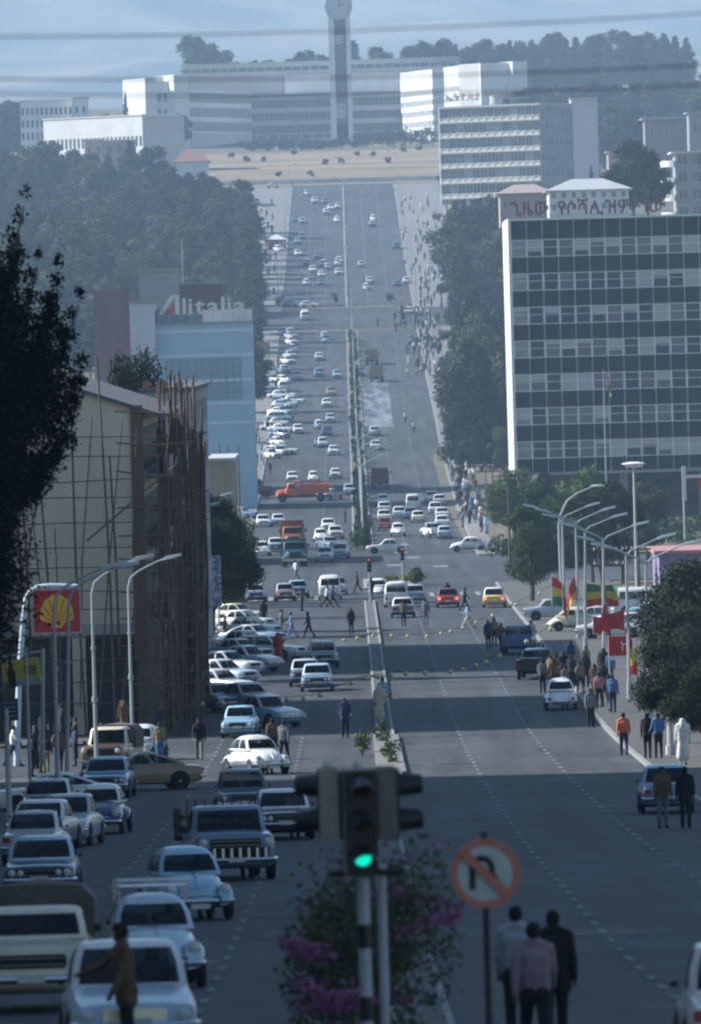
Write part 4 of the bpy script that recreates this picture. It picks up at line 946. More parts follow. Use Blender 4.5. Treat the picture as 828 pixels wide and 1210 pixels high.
# --- grid office block up the hill
def grid_block():
    b = building('office_block', 'mid-rise office block with pale precast balcony boxes on every floor near the avenue top', 'office building')
    C = XY(639, 1985, 190); th = R(28); Wd = 26; P0 = (C[0] - Wd * math.cos(th), C[1] + Wd * math.sin(th)); zt = Z_at(124, 1985, 640); zb = prof(2010) - .5; z1 = zt - 21.2
    M, W = frame_mat(P0, C, zb); H = zt - zb; g = z1 - zb
    core = MB(); core.bb(.3, W - .26, .3, 17, g, H); obj('wall', core, GREYW, b, M, 0)
    r = MB(); r.bb(-.2, W + .2, -.5, 17.2, H + .003, H + .5); obj('roof', r, PALEW, b, M, 0)
    sw = MB(); sw.bb(-.3, 0, -.6, 17.2, g - 1, H); obj('side_wall', sw, WHITEW, b, M, 0)
    rh = (H - g) / 6; cols = 13; cw = W / cols
    un = MB(); un.bb(.04, cw - .04, -.75, -.65, 0, .18); un.bb(.04, cw - .04, -.75, -.65, .95, 1.1); un.bb(.04, .2, -.75, -.65, .18, .95); un.bb(cw - .2, cw - .04, -.75, -.65, .18, .95); un.bb(.04, cw - .04, -.65, 0, -.12, -.001); un.bb(.2, cw - .2, -.62, -.55, .25, .8)
    um = un.mesh('balcony_box', [mat('precast_concrete', (.74, .72, .64), .8, .1, .5)], 0)
    for r in range(6):
        for c in range(cols):
            link('balcony_box', um, b, M @ Matrix.Translation((c * cw, 0, g + r * rh + .15)))
            f, p = window_mesh(cw - .06, rh - .3, 2, 1, PALEW, random.choice([WGLASS, WGLASS, PALEGLASS]), .1); o = link('window', f, b, M @ Matrix.Translation((c * cw + .03, .1, g + r * rh + .2))); link('pane', p, o)
        m = MB(); m.bb(0, W, -.3, .25, g + r * rh - .08, g + r * rh + .02); obj('floor_slab', m, PALEW, b, M, 0)
    Mr = M @ Matrix.Translation((W - .25, 0, g)) @ Matrix.Rotation(R(90), 4, 'Z'); facade(b, Mr, 17, H - g, 7, 6, GREYW, w=.62, h=.55, sill=.3, nx=1)
    for i in range(5): m = MB(); m.bb(i * 6.1, i * 6.1 + .7, .2, 1, -3, g - .1); obj('column', m, PALEW, b, M, 0)
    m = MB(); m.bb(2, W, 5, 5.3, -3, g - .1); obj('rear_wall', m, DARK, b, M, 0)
    s = building('roof_sign', 'row of small red letters above the mid-rise block with balcony boxes', 'sign'); s.matrix_world = M @ Matrix.Translation((0, 0, H + .5))
    letters('ኢትዮጵያ ትቅደም', 2.0, mat('hazed_red_letter', (.25, .09, .09), .6, .1), .1, s, Matrix.Translation((1.5, 0, 1.4)), maxw=18, bold=.012)  # letter red muted so that distance haze sits in the colour
    m = MB(); m.bb(1, 23, .1, .2, 1.3, 1.38)
    for i in range(8): m.bb(1 + i * 2.5, 1.07 + i * 2.5, .1, .2, 0, 2.6)
    obj('letter_frame', m, STEEL, s, None, 0)
    c = building('roof_tank', 'round pale water tank on the mid-rise block roof', 'water tank'); c.matrix_world = M @ Matrix.Translation((13.2, 3, H + .5)); m = MB(); m.lathe([(1.5, 0), (1.5, 2), (1.3, 2.3), (1e-6, 2.4)], 16); obj('tank', m, PALEW, c); m = MB(); m.lathe([(1.56, .3), (1.56, .4)], 16); obj('hoop', m, STEEL, c)
grid_block()
def simple(name, label, px0, px1, Y, py_top, D, wall, base_py=None, skew=0.0, roof=PALEW, rover=.2, cat='building', front=None, right=None, left=None, group=None, dY=0.0):
    P0 = XY(px0, Y, py_top); P1 = XY(px1, Y + dY, py_top); zt = Z_at(py_top, Y, px0); zb = min(gz(P0[0], Y), gz(P1[0], Y + dY)) - .5 if base_py is None else Z_at(base_py, Y, px0)
    b = building(name, label, cat, group); M, W = block(b, P0, P1, D, zb, zt, wall, front, right, left, roof, .05, rover); return b, M, W, zt - zb
# --- city hall
def city_hall():
    Y = 2660; s = sc(Y); b = building('city_hall', 'white modernist city hall with dark central facade spread across the hilltop', 'public building'); z0 = prof(Y) - 3
    # central facade, its shade put into a darker stone colour
    P0, P1 = XY(303, Y + 20), XY(514, Y + 20); zt = Z_at(110, Y + 20, 400)
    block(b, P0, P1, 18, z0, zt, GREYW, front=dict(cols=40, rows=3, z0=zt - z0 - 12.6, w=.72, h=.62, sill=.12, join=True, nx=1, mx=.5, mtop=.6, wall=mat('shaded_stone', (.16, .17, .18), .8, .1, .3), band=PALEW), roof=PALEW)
    for i in range(16):
        m = MB(); x = P0[0] + 1.5 + i * 3.5; m.bb(x, x + .6, Y + 18.6, Y + 19.4, z0, zt - 12.8); obj('column', m, PALEW, b, None, 0)
    # upper rear hall
    block(b, XY(225, Y + 46), XY(548, Y + 40), 22, z0, Z_at(72, Y + 43, 400), PALEW, front=dict(cols=30, rows=1, z0=Z_at(84, Y + 43, 400) - z0, w=.9, h=.4, sill=.2, join=True, nx=1), roof=PALEW, rover=.8)
    block(b, XY(345, Y + 38), XY(484, Y + 38), 4, z0, Z_at(87, Y + 38, 410), WHITEW, roof=None)
    # left wing, turned to face the right
    Pa, Pb = XY(232, Y - 22), XY(304, Y + 16); zl = Z_at(90, Y - 20, 232)
    block(b, Pa, Pb, 12, z0, zl, PALEW, front=dict(cols=30, rows=3, z0=zl - z0 - 17.5, w=.6, h=.66, sill=.12, join=True, nx=1, mtop=4.2, wall=PALEW, band=WHITEW), roof=PALEW)
    for xa, xb, pt, nm in ((180, 193, 92, 'end_slab'), (214, 232, 88, 'end_slab')):
        block(b, XY(xa, Y - 26), XY(xb, Y - 24), 14, z0, Z_at(pt, Y - 26, xa), WHITEW)
    block(b, XY(193, Y - 22), XY(214, Y - 22), 10, z0, Z_at(96, Y - 22, 200), WHITEW, front=dict(cols=3, rows=3, z0=5, w=.7, h=.6, sill=.2, mtop=2.6, nx=2, pane=WGLASS))
    # right wing, sunlit, turned to face the left
    Pa, Pb = XY(482, Y + 18), XY(577, Y - 60); zr = Z_at(75, Y - 60, 578)
    block(b, Pa, Pb, 12, z0, zr, WHITEW, front=dict(cols=34, rows=5, z0=2.5, w=.55, h=.5, sill=.25, join=True, nx=1, mtop=5, wall=WHITEW), roof=WHITEW)
    block(b, XY(577.5, Y - 60), XY(602, Y - 56), 13, z0, Z_at(74, Y - 60, 580), PALEW)
    block(b, XY(602, Y - 54), XY(614, Y - 54), 10, z0, Z_at(77, Y - 54, 605), WHITEW, front=dict(cols=3, rows=4, z0=2, w=.75, h=.6, sill=.2, nx=1, mtop=2.5))
    block(b, XY(614, Y - 60), XY(631, Y - 58), 13, z0, Z_at(72, Y - 60, 620), WHITEW)
    # tower
    t = building('clock_tower', 'tall slender clock tower with a white edge and round clock before city hall', 'clock tower'); Yt = Y - 15
    x0, x1 = at(391, 150, Yt).x, at(417, 150, Yt).x; zt = CAMZ + 114; zb = prof(Yt) - 2; W = x1 - x0; H = zt - zb
    M = Matrix.Translation((x0, Yt, zb)); f = .26 * W
    for xa, xb in ((0, f), (W - f * .8, W)): m = MB(); m.bb(xa, xb, -1.2, 7, 0, H); obj('fin', m, WHITEW, t, M, 0)
    m = MB(); m.bb(f + .003, W - f * .8 - .003, .0, 6, 8, H - 1.5); obj('shaft', m, mat('tower_panel', (.13, .12, .13), .8, .1, .3), t, M, 0)
    zc = Z_at(7, Yt, 400) - zb
    m = MB(); m.lathe([(1e-6, 0), (4.4, 0), (4.4, .6), (4.0, .8), (4.0, .6), (1e-6, .6)], 32, 0, Matrix.Translation((W * .48, -1.25, zc)) @ Matrix.Rotation(R(90), 4, 'X')); d = obj('clock_face', m, mat('clock_dial', (.42, .45, .47), .5, .1), t, M)
    m = MB()
    for k in range(12): a = k * math.pi / 6; m.box((W * .48 + 3.3 * math.sin(a), -1.9, zc + 3.3 * math.cos(a)), (.22, .1, .22))
    m.tube([(W * .48, -1.92, zc), (W * .48 + .4, -1.92, zc + 2.6)], .14, 5); m.tube([(W * .48, -1.92, zc), (W * .48 + 1.6, -1.92, zc + .5)], .18, 5); obj('clock_hand', m, DARK, d)
    for py, hh, ww, mm in ((47, 2.6, 2.2, WHITEW), (131, 4.2, 2.6, ALU)):
        f_, p_ = window_mesh(ww, hh, 2, 2, mm, PALEGLASS, .25); o = link('window', f_, t, M @ Matrix.Translation((W * .48 - ww / 2, -.12, Z_at(py, Yt, 400) - zb - hh / 2))); link('pane', p_, o)
    m = MB(); m.bb(f + .01, W - f * .8 - .01, 1, 5, 0, 7.9); obj('doorway', m, DARK, t, M, 0)
city_hall()
# --- white blocks on the left below city hall
W1 = dict(cols=11, rows=5, w=.66, h=.62, sill=.2, nx=1, z0=1.5, mtop=1.2)
simple('apartment_block', 'white block with a grid of windows, farthest left below city hall', 24, 86, 2420, 120, 14, WHITEW, front=W1, right=dict(cols=3, rows=4, w=.3, h=.3, nx=1, join=True))
simple('stair_block', 'white stair tower joined to the right of the farthest left white block', 86.5, 103, 2416, 116, 14, WHITEW, front=dict(cols=2, rows=4, w=.5, h=.4, nx=1, mtop=1))
b_, M_, W_s, H_s = simple('school_block', 'long low white block with bright roof bands left of the forest top', 52, 169, 2310, 142, 16, WHITEW, front=dict(cols=24, rows=2, w=.6, h=.62, sill=.15, nx=1, z0=2, mtop=4.4), roof=WHITEW, dY=-22)
m = MB(); m.bb(.5, W_s - .5, -.03, .05, H_s - 2.3, H_s - 1.5); obj('slot_shade', m, DARK, b_, M_, 0)  # dark strip on the wall paints the shade of a slot
simple('school_annex', 'plain grey end block right of the long low white block', 169.5, 216, 2288, 139, 16, PALEW, dY=0, roof=PALEW)
simple('low_house', 'beige low house half hidden by the forest in front of the white block', 100, 122, 2250, 166, 8, mat('beige_wall', (.4, .3, .24), .8, .1, .4), front=dict(cols=2, rows=2, w=.4, h=.4, nx=1))
simple('low_house', 'pinkish low house with dark porch in front of the long white block', 122.5, 160, 2246, 167, 8, mat('pink_wall', (.36, .27, .25), .8, .1, .4), front=dict(cols=3, rows=2, w=.6, h=.5, nx=1))
def villa(label, px0, px1, Y, py_eave, D, rise, wall, roofm, front=None, right=None, zb=None, group=None, name='villa', ridge=.3, left=None):
    P0, P1 = XY(px0, Y, py_eave), XY(px1, Y, py_eave); zt = Z_at(py_eave, Y, (px0 + px1) / 2); z0 = (gz(P0[0], Y) - .5) if zb is None else zb
    b = building(name, label, 'house', group); M, W = block(b, P0, P1, D, z0, zt, wall, front, right, left); hip_roof(b, M, W, D, zt - z0 + .01, rise, roofm, ridge=ridge); return b
villa('red-roofed white house at the top of the left forest', 207, 246, 2080, 191, 10, 3.0, WHITEW, ROOFR, front=dict(cols=3, rows=1, w=.4, h=.4, z0=.5))
villa('small red-roofed house at the road edge beside the left forest', 272, 292, 1960, 238, 8, 2.2, PALEW, ROOFR, front=dict(cols=2, rows=1, w=.4, h=.4))
villa('white two-storey villa with a pale hipped roof behind the roof letters', 648, 742, 1250, 224, 14, 1.7, WHITEW, ROOFG, front=dict(cols=8, rows=2, w=.5, h=.55, z0=.3, nx=1, pane=PALEGLASS), zb=Z_at(262, 1250))
villa('pinkish low house left of the white villa behind the roof letters', 590, 650, 1290, 228, 12, 1.4, mat('rose_wall', (.4, .3, .28), .8, .1, .4), mat('rose_roof', (.33, .25, .24), .8, .1, .6), front=dict(cols=5, rows=1, w=.4, h=.4, z0=.3), zb=Z_at(262, 1290), name='low_house')
simple('tower_block', 'plain pinkish-white tall block directly behind the mid-rise with balcony boxes', 674, 705, 2080, 117, 16, mat('rosy_white_wall', (.52, .5, .53), .8, .05, .3))
simple('hill_house', 'brownish two-storey house with a bright tin roof near the right edge', 761, 812, 1900, 141, 12, mat('brownish_wall', (.24, .2, .2), .8, .1, .3), base_py=200, roof=ROOFG, rover=.8, front=dict(cols=3, rows=2, w=.25, h=.35, nx=1))
simple('hill_house', 'grey house at the right edge above the balcony block', 813, 870, 1880, 134, 12, GREYW, base_py=200, front=dict(cols=4, rows=2, w=.4, h=.4, nx=1), roof=ROOFG, rover=.6)
simple('shed', 'low tin-roofed shed between trees under the brownish house', 718, 734, 1800, 180, 10, mat('beige_wall', (.4, .3, .24), .8, .1, .4), base_py=215, roof=ROOFG, rover=.5)
def balcony_block():
    b, M, W, H = simple('apartment_block', 'apartment block with curved white balconies at the right edge', 797, 880, 1500, 181, 14, GREYW, base_py=262, front=dict(cols=5, rows=4, w=.7, h=.6, nx=2), roof=WHITEW, rover=.8)
    for r in range(4):
        m = MB(); z = .6 + r * H / 4; pts = [(-2.6 * math.cos(a) * 1.0, 2 - 4.2 * math.sin(a)) for a in np.linspace(0, 1.45, 8)] + [(0, 2)]
        m.loft([[(x + 0, y, z) for x, y in pts], [(x, y, z + 1.1) for x, y in pts]]); obj('balcony', m, WHITEW, b, M, 30)
balcony_block()
# --- pale blue building with the airline letters
def airline_building():
    Y = 1035; b = building('office_building', 'light blue clad office building with large white letters on its roof', 'office building'); s = sc(Y)
    P0, P1 = XY(183, Y), XY(298, Y); zt = Z_at(383, Y, 240); zb = prof(Y) - 1; M, W = frame_mat(P0, P1, zb); H = zt - zb
    m = MB(); m.bb(0, W, 0, 16, 0, H); obj('wall', m, BLUEW, b, M, 0)
    band = mat('band_white', (.5, .62, .7), .5, .03)
    for py in (391, 420, 450, 477, 500): m = MB(); z = Z_at(py, Y, 240) - zb; m.bb(0.01, W - .01, -.1, -.002, z - .18, z + .18); obj('band', m, band, b, M, 0)
    x0 = (195 - 183) / s; x1 = (284 - 183) / s; za = Z_at(472, Y, 240) - zb; zc = Z_at(424, Y, 240) - zb
    f, p = window_mesh((x1 - x0) / 5, (zc - za), 2, 5, mat('grey_frame', (.2, .24, .27), .5, .05), mat('blue_glass', (.2, .32, .4), .2, .15, .5), .12)
    for i in range(5): o = link('window', f, b, M @ Matrix.Translation((x0 + i * (x1 - x0) / 5, -.08, za))); link('pane', p, o)
    for z in (Z_at(383, Y, 240) - zb,): m = MB(); m.bb(-.05, W + .1, -.25, .0, z, z + .25); obj('parapet', m, GREYW, b, M, 0)
    m = MB(); m.bb(W * .5, W, 1.0, 9, H + .01, H + 1.7); obj('roof_room', m, WHITEW, b, M, 0)
    m = MB(); m.bb(.2, W * .5 - .01, 1.2, 9, H + .01, H + 1.9); q = obj('roof_room', m, mat('blue_grey_glazing', (.13, .2, .27), .3, .2, 1), b, M, 0)
    # white strip tower and maroon wing
    t, Mt, Wt, Ht = simple('stair_tower', 'tall plain white strip at the left end of the light blue building', 153, 182.6, Y - 1, 359, 12, mat('lilac_white', (.5, .52, .58), .7, .05, .3), roof=GREYW, rover=.1)
    m = MB()
    for k in (1, 2, 3, 4): m.bb(0.02, Wt - .02, -.03, -.002, Ht * .2 * k, Ht * .2 * k + .06)
    obj('joint_strip', m, PALEW, t, Mt, 0)
    simple('department_store', 'maroon clad block behind the left of the light blue building', 110, 153, Y + 60, 346, 14, MAROONW, roof=MAROONW, rover=.02, front=dict(cols=2, rows=5, w=.8, h=.8, sill=.1, pane=mat('dim_glass', (.09, .11, .14), .3, .4, 1), nx=4, nz=3, blank=((4, 0), (3, 0), (4, 1), (3, 1), (2, 0), (1, 0), (0, 0)), z0=.5))
    simple('lift_house', 'plain grey block rising behind the airline letters', 164, 211, Y + 45, 321, 12, GREYW, roof=GREYW, rover=.05)
    simple('roof_block', 'maroon roof block right behind the airline letters', 211.5, 263, Y + 50, 337, 10, mat('maroon_dark', (.15, .08, .08), .8, .1, .4), roof=GREYW, rover=.05)
    sg = building('airline_sign', 'white letters reading Alitalia on the light blue building roof', 'sign'); sg.matrix_world = Matrix.Translation((at(187, 369, Y).x, Y + .3, Z_at(370.5, Y, 240)))
    WL = mat('white_letter', (.62, .62, .6), .5, .05)
    m = MB(); m.prism([(0, 0), (.55, 0), (2.05, 2.25), (2.05, 0), (2.55, 0), (2.55, 2.35), (1.6, 2.35)], 0, .25); obj('letter', m, WL, sg, None, 0)
    m = MB(); m.prism([(.8, 0), (1.98, 0), (1.98, 1.55)], 0, .25); obj('letter_triangle', m, mat('red_triangle', (.4, .06, .06), .5, .05), sg, None, 0)
    letters('litalia', 2.75, WL, .25, sg, Matrix.Translation((2.95, .25, 0.02)), maxw=7.6, bold=.05)
    m = MB()
    for z in (-.05, 1.1): m.bb(0, 10.5, .3, .36, z, z + .06)
    for i in range(9): m.bb(i * 1.3, i * 1.3 + .06, .3, .36, -1.2, 1.6)
    obj('letter_frame', m, STEEL, sg, None, 0)
airline_building()
# --- scaffolded building
def scaffold_building():
    Y = 385; b = building('unfinished_building', 'cream walled building under timber scaffolding behind the petrol sign', 'building'); s = sc(Y)
    xr = X_at(174, Y, 700) ; xl = xr - 21; zb = prof(Y) - .3; ze = Z_at(480, Y, 165); D = 44
    zr = ze + 3.4; xm = xr - 9.0; g = 5.4
    xw = xr - .55
    m = MB(); m.prism([(xl, zb + g), (xw, zb + g), (xw, ze), (xm, zr), (xl, ze - .5)], Y, Y + .3); obj('gable_wall', m, CREAM, b, None, 0)
    m = MB(); m.bb(xw + .002, xr, Y - .12, Y + .9, zb, ze + .05); obj('corner_pier', m, BROWNW, b, None, 0)
    m = MB(); m.bb(xl, xr, Y + .31, Y + D, zb + g, ze - .3); m.bb(xl, xr - 3, Y + 6, Y + D, zb, zb + g - .003); obj('core', m, mat('dim_interior', (.05, .045, .04), .9, .2), b, None, 0)
    m = MB(); m.bb(xl, xw - .003, Y - .05, Y + 6, zb + g - .5, zb + g - .003); obj('lintel', m, CONC, b, None, 0)
    for x in (xl + 3, xl + 9, xw - 7.2, xw - 2.9): m = MB(); m.bb(x, x + .6, Y + .0, Y + .6, zb, zb + g - .51); obj('column', m, CREAM, b, None, 0)
    m = MB(); m.bb(xl, xr - .3, Y + .75, Y + .9, zb, zb + g - .52); m.bb(xr - .35, xr - .2, Y + .91, Y + D, zb, zb + g - .01); obj('shopfront', m, mat('dark_shopfront', (.02, .02, .024), .5, .3, 1), b, None, 0)  # dark panels added to keep the open ground floor in shade
    # roof planes
    ov = .95; k = (zr - ze) / (xr - xm); m = MB()
    m.add([(xm, Y - .3, zr + .02), (xr + ov, Y - .3, ze - k * ov + .02), (xr + ov, Y + D, ze - k * ov + .02), (xm, Y + D, zr + .02), (xm, Y - .3, zr + .2), (xr + ov, Y - .3, ze - k * ov + .2), (xr + ov, Y + D, ze - k * ov + .2), (xm, Y + D, zr + .2)], [(0, 3, 2, 1), (4, 5, 6, 7), (0, 1, 5, 4), (1, 2, 6, 5), (2, 3, 7, 6), (3, 0, 4, 7)])
    m.add([(xm, Y - .3, zr + .2), (xl - 1, Y - .3, ze - 1.2), (xl - 1, Y + D, ze - 1.2), (xm, Y + D, zr + .2)], [(0, 1, 2, 3)]); m.v = [(a_, b_, c_ - (.55 if a_ < xr + .3 else .25)) for a_, b_, c_ in m.v]; obj('roof', m, mat('grey_roof_sheet', (.1, .1, .11), .8, .2, 1), b, None, 0)
    # street facade: balconies and openings, in shade
    Mr = Matrix.Translation((xr - .25, Y + 1, zb + g)) @ Matrix.Rotation(R(90), 4, 'Z'); facade(b, Mr, D - 1, ze - zb - g - .4, 14, 3, CREAM, w=.7, h=.62, sill=.2, nx=3)
    for r in range(3):
        m = MB(); z = zb + g + r * (ze - zb - g) / 3; m.bb(xr + .01, xr + 1.1, Y + 1.5, Y + D, z, z + .16); m.bb(xr + 1.02, xr + 1.1, Y + 1.5, Y + D, z + .161, z + .95); obj('balcony', m, CONC, b, None, 0)
    # scaffolding
    sf = building('timber_scaffold', 'crooked eucalyptus pole scaffolding around the cream building', 'scaffolding', loc=(xr, Y, zb)); POLE = mat('weathered_pole', (.12, .078, .058), .9, .3, 3)
    inv = Matrix.Translation((-xr, -Y, -zb)); rng = random.Random(5)
    def pole(a, c, r=.055):
        a, c = Vector(a), Vector(c); mid = a.lerp(c, .5) + Vector((rng.uniform(-.2, .2), 0, rng.uniform(-.22, .22))); m = MB(); m.tube([a, mid, c], [r, r * .9, r * .65], 6); obj('scaffold_pole', m, POLE, sf, inv)
    yf = Y - 1.5
    for i, x in enumerate(np.linspace(xl + 1, xr + 1.1, 17)):
        lean_ = rng.uniform(-.55, .35); top = zb + rng.choice([9.5, 12, 16.8, 17.5, 14]); pole((x, yf + rng.uniform(-.2, .2), zb), (x + lean_ - .3, yf, top), .06)
        if rng.random() < .6: pole((x + .25, yf, zb + 4), (x + .1 + lean_ * .5, yf, zb + 13), .06)
    for k in range(14):
        z = zb + 1.9 + k * .98; z2 = z + rng.uniform(-.2, .35)
        if k > 12: continue
        pole((xl, yf - .12, z), (xr - 8.2, yf - .12, (z + z2) / 2), .036); pole((xr - 9, yf - .13, (z + z2) / 2 + .1), (xr + .9 + rng.uniform(0, .9), yf - .1, z2), .036)
    pole((xr - 2.6, yf - .2, zb + 9.2), (xr + 1.6, yf - .2, zb + 12.6), .05)
    # street side, dense
    for i in range(18): x = xl + 6 + i * .85; pole((x, yf - .1, zb + rng.uniform(0, 6)), (x + rng.uniform(-1.6, 1.6), yf - .1, zb + rng.uniform(9, 16)), .04)
    for i in range(66):
        y = Y - 1 + i * .7; x = xr + .7 + (i % 3) * .6 + rng.uniform(-.1, .1); pole((x, y, zb), (x + rng.uniform(-.35, .35), y + rng.uniform(-.3, .3), zb + rng.uniform(11.5, 16.8)), .075)
    for k in range(9):
        z = zb + 1.8 + k * 1.45
        for x in (xr + .7, xr + 1.9):
            for seg in range(2): pole((x, Y - 1.3 + seg * 20, z + rng.uniform(-.15, .15)), (x, Y + 20 + seg * 20, z + rng.uniform(-.2, .2)), .055)
        for i in range(5): y = Y + i * 10; pole((xr + .2, y, z), (xr + 2.0 + rng.uniform(0, .3), y, z + .1), .05)
    for k in range(11): z = zb + 1.6 + k * 1.32; pole((xr - 1.2, yf - .1, z + rng.uniform(-.2, .2)), (xr + 2.3, yf - .1, z + rng.uniform(-.2, .2)), .045)
    for i in range(6): pole((xr + rng.uniform(-.4, .4), yf, zb + rng.uniform(0, 7)), (xr + rng.uniform(1, 2.2), yf, zb + rng.uniform(9, 15)), .045)
    for i in range(4): y = Y + 4 + i * 9; pole((xr + 1.55, y, zb + rng.uniform(1, 6)), (xr + 1.6, y + 8, zb + rng.uniform(8, 13)), .05)
    for k in (3, 6): m = MB(); z = zb + 1.8 + k * 1.45 + .1; m.bb(xr + .8, xr + 1.4, Y + 1, Y + 42, z, z + .05); obj('plank', m, mat('scaffold_plank', (.12, .09, .06), .9, .3, 3), sf, inv, 0)
scaffold_building()
def grey_next():
    Y = 470; b, M, W, H = simple('office_building', 'pale grey flat-roofed building behind the scaffolding with brown roof letters', 150, 226, Y, 465, 52, mat('pale_grey_wall', (.34, .36, .38), .8, .1, .4), front=dict(cols=5, rows=5, w=.35, h=.45, z0=1), right=dict(cols=20, rows=5, w=.5, h=.5, sill=.3, z0=2, nx=1), roof=mat('roof_edge', (.1, .1, .11), .7, .1), rover=.15)
    s = building('roof_letters', 'brown block letters standing on the pale grey building roof', 'sign', loc=(0, Y, 0)); T = mat('terracotta_letter', (.3, .12, .07), .7, .1)
    for px in (157, 173.5, 194.5, 212):
        x = at(px, 460, Y + 1).x; z = Z_at(463, Y, px); m = MB()
        sh = [(-.26, 0), (.26, 0), (.26, .14), (.17, .2), (.26, .42), (.14, .56), (-.1, .56), (-.2, .42), (-.3, .2), (-.3, .1)]
        m.prism([(x + a * .95, z + c * 1.05) for a, c in sh], 1, 1.2); obj('letter', m, T, s, None, 0)
    # low yellowish building beyond
    simple('low_shop', 'low sand coloured shop with poles in front, left kerb beyond the scaffolding', 247, 275, 800, 545, 30, mat('sand_wall', (.36, .28, .17), .8, .15, .4), front=dict(cols=3, rows=1, w=.6, h=.4, nx=2))
grey_next()
# --- buildings beside the camera's left edge, out of the frame, whose shade falls on the road
def side_row():
    for i, (y0, y1, h_, wm, lb) in enumerate(((20, 90, 22, PALEW, 'pale'), (90.5, 130, 23, CREAM, 'cream'), (130.5, 183.5, 23, GREYW, 'grey'), (184, 248.5, 24, PALEW, 'tall pale'), (249, 262, 24, CREAM, 'narrow cream'), (262.5, 318, 24, CONC, 'concrete'))):
        x = -17; zb = prof((y0 + y1) / 2) - 1; b = building('street_building', f'{lb} flat-roofed street building just beyond the left edge of the view', 'building')
        M, W = block(b, (x - 14, y0), (x, y0), y1 - y0, zb, zb + h_, wm, right=dict(cols=max(3, int((y1 - y0) / 3.5)), rows=5, w=.5, h=.5, sill=.3, nx=2, join=True, z0=1.2), front=dict(cols=4, rows=5, w=.5, h=.5, join=True, z0=1.2), roof=CONC, rover=.2)
side_row()
simple('pavilion', 'pink-roofed lilac kiosk behind the lamps at the right edge', 778, 850, 640, 655, 14, mat('lilac_wall', (.22, .17, .3), .8, .15, .5), front=dict(cols=6, rows=1, w=.7, h=.6, sill=.1), roof=mat('pink_roof', (.42, .2, .2), .7, .1), rover=.4)

# ------------------------------------------------------------------ street lamps, poles, signs, traffic lights
def lamp_single():
    m = MB(); m.tube([(0, 0, -.2), (0, 0, 3), (0, 0, 7.4), (.12, 0, 7.85), (.4, 0, 8.1)] + [(.4 + 1.2 * t, 0, 8.1 + .75 * t - .15 * t * t) for t in (.33, .66, 1)], [.085, .07, .05, .046, .042, .04, .036, .033], 8)
    h = MB(); h.loft([[(1.5, -.1, 8.62), (1.5, .1, 8.62), (1.5, .1, 8.7), (1.5, -.1, 8.7)], [(1.7, -.17, 8.66), (1.7, .17, 8.66), (1.7, .14, 8.82), (1.7, -.14, 8.82)], [(2.35, -.15, 8.82), (2.35, .15, 8.82), (2.35, .1, 8.94), (2.35, -.1, 8.94)]])
    c = MB(); c.tube([(0, 0, 0), (0, 0, .9)], .14, 8); c.tube([(0, 0, 3.1), (0, 0, 3.3)], .115, 8); c.tube([(0, 0, 5.2), (0, 0, 5.3)], .1, 8)
    l = MB(); l.bb(1.8, 2.2, -.09, .09, 8.67, 8.72)
    return [('pole', m, STEEL), ('lamp_head', h, mat('lamp_housing', (.5, .55, .57), .4, .05)), ('base_sleeve', c, STEEL), ('lamp_lens', l, PALEGLASS)]
def lamp_double():
    P = []; m = MB(); m.tube([(0, 0, -.2), (0, 0, 4), (0, 0, 7.7)], [.1, .08, .055], 8); P.append(('pole', m, STEEL))
    for s in (-1, 1):
        a = MB(); a.tube([(0, 0, 7.5), (s * .25, 0, 7.8), (s * .7, 0, 8.0), (s * 1.6, 0, 8.4)], [.05, .045, .04, .035], 6); P.append(('arm', a, STEEL))
        h = MB(); h.loft([[(s * 1.5, -.1, 8.34), (s * 1.5, .1, 8.34), (s * 1.5, .1, 8.42), (s * 1.5, -.1, 8.42)], [(s * 1.75, -.17, 8.4), (s * 1.75, .17, 8.4), (s * 1.75, .14, 8.54), (s * 1.75, -.14, 8.54)], [(s * 2.45, -.15, 8.58), (s * 2.45, .15, 8.58), (s * 2.45, .1, 8.7), (s * 2.45, -.1, 8.7)]]); P.append(('lamp_head', h, mat('lamp_housing', (.5, .55, .57))))
    c = MB(); c.tube([(0, 0, 0), (0, 0, .9)], .14, 8); P.append(('base_sleeve', c, STEEL)); return P
def place_lamp(kind, X, Y, label, group, rz=0.0, hs=1.0, tilt=0.0):
    P = cached(('lamp', kind), lambda: [(n, mb.mesh(n, [m]), m) for n, mb, m in (lamp_single() if kind == 'single' else lamp_double())])
    r = thing('street_lamp', label, 'street lamp', (X, Y, zgr(X, Y)), rz, group, 1.0); r.rotation_euler = (0, tilt, rz); r.scale = (1, 1, hs)
    for n, me, m in P: link(n, me, r)
    return r
G = 'street lamps along the left kerb'
place_lamp('single', X_at(71, 286, 671) , 286, 'nearest left lamp with the highest sloping arm above the petrol sign', G, 0, .93, R(-2.2) * -1)
place_lamp('single', X_at(61, 270, 682), 270, 'left lamp whose pole stands just left of the leaning one before the petrol sign', G, 0, .92, R(.5))
place_lamp('single', X_at(108, 322, 674), 322, 'left lamp standing right of the petrol sign', G, 0, .95)
place_lamp('single', X_at(151, 372, 668), 372, 'left lamp in front of the brown corner of the scaffolded building', G, 0, .93)
for i, (Y) in enumerate((452, 520, 600)): place_lamp('single', KL(Y) - .6, Y, f'{ORD[i]} left kerb lamp beyond the scaffolded building', G)
G = 'double-armed lamps along the right pavement'
for i, (px, py, Y) in enumerate(((762, 660, 388), (739, 652, 414), (709, 640, 458), (688, 637, 492), (680, 632, 520), (664, 626, 545))):
    x = X_at(px, Y, py); place_lamp('double', x, Y, f'{ORD[i]} double-armed lamp of the right pavement counting from the camera', G, 0, .92, R(1.2) if i in (2, 3) else 0)
m = MB(); 
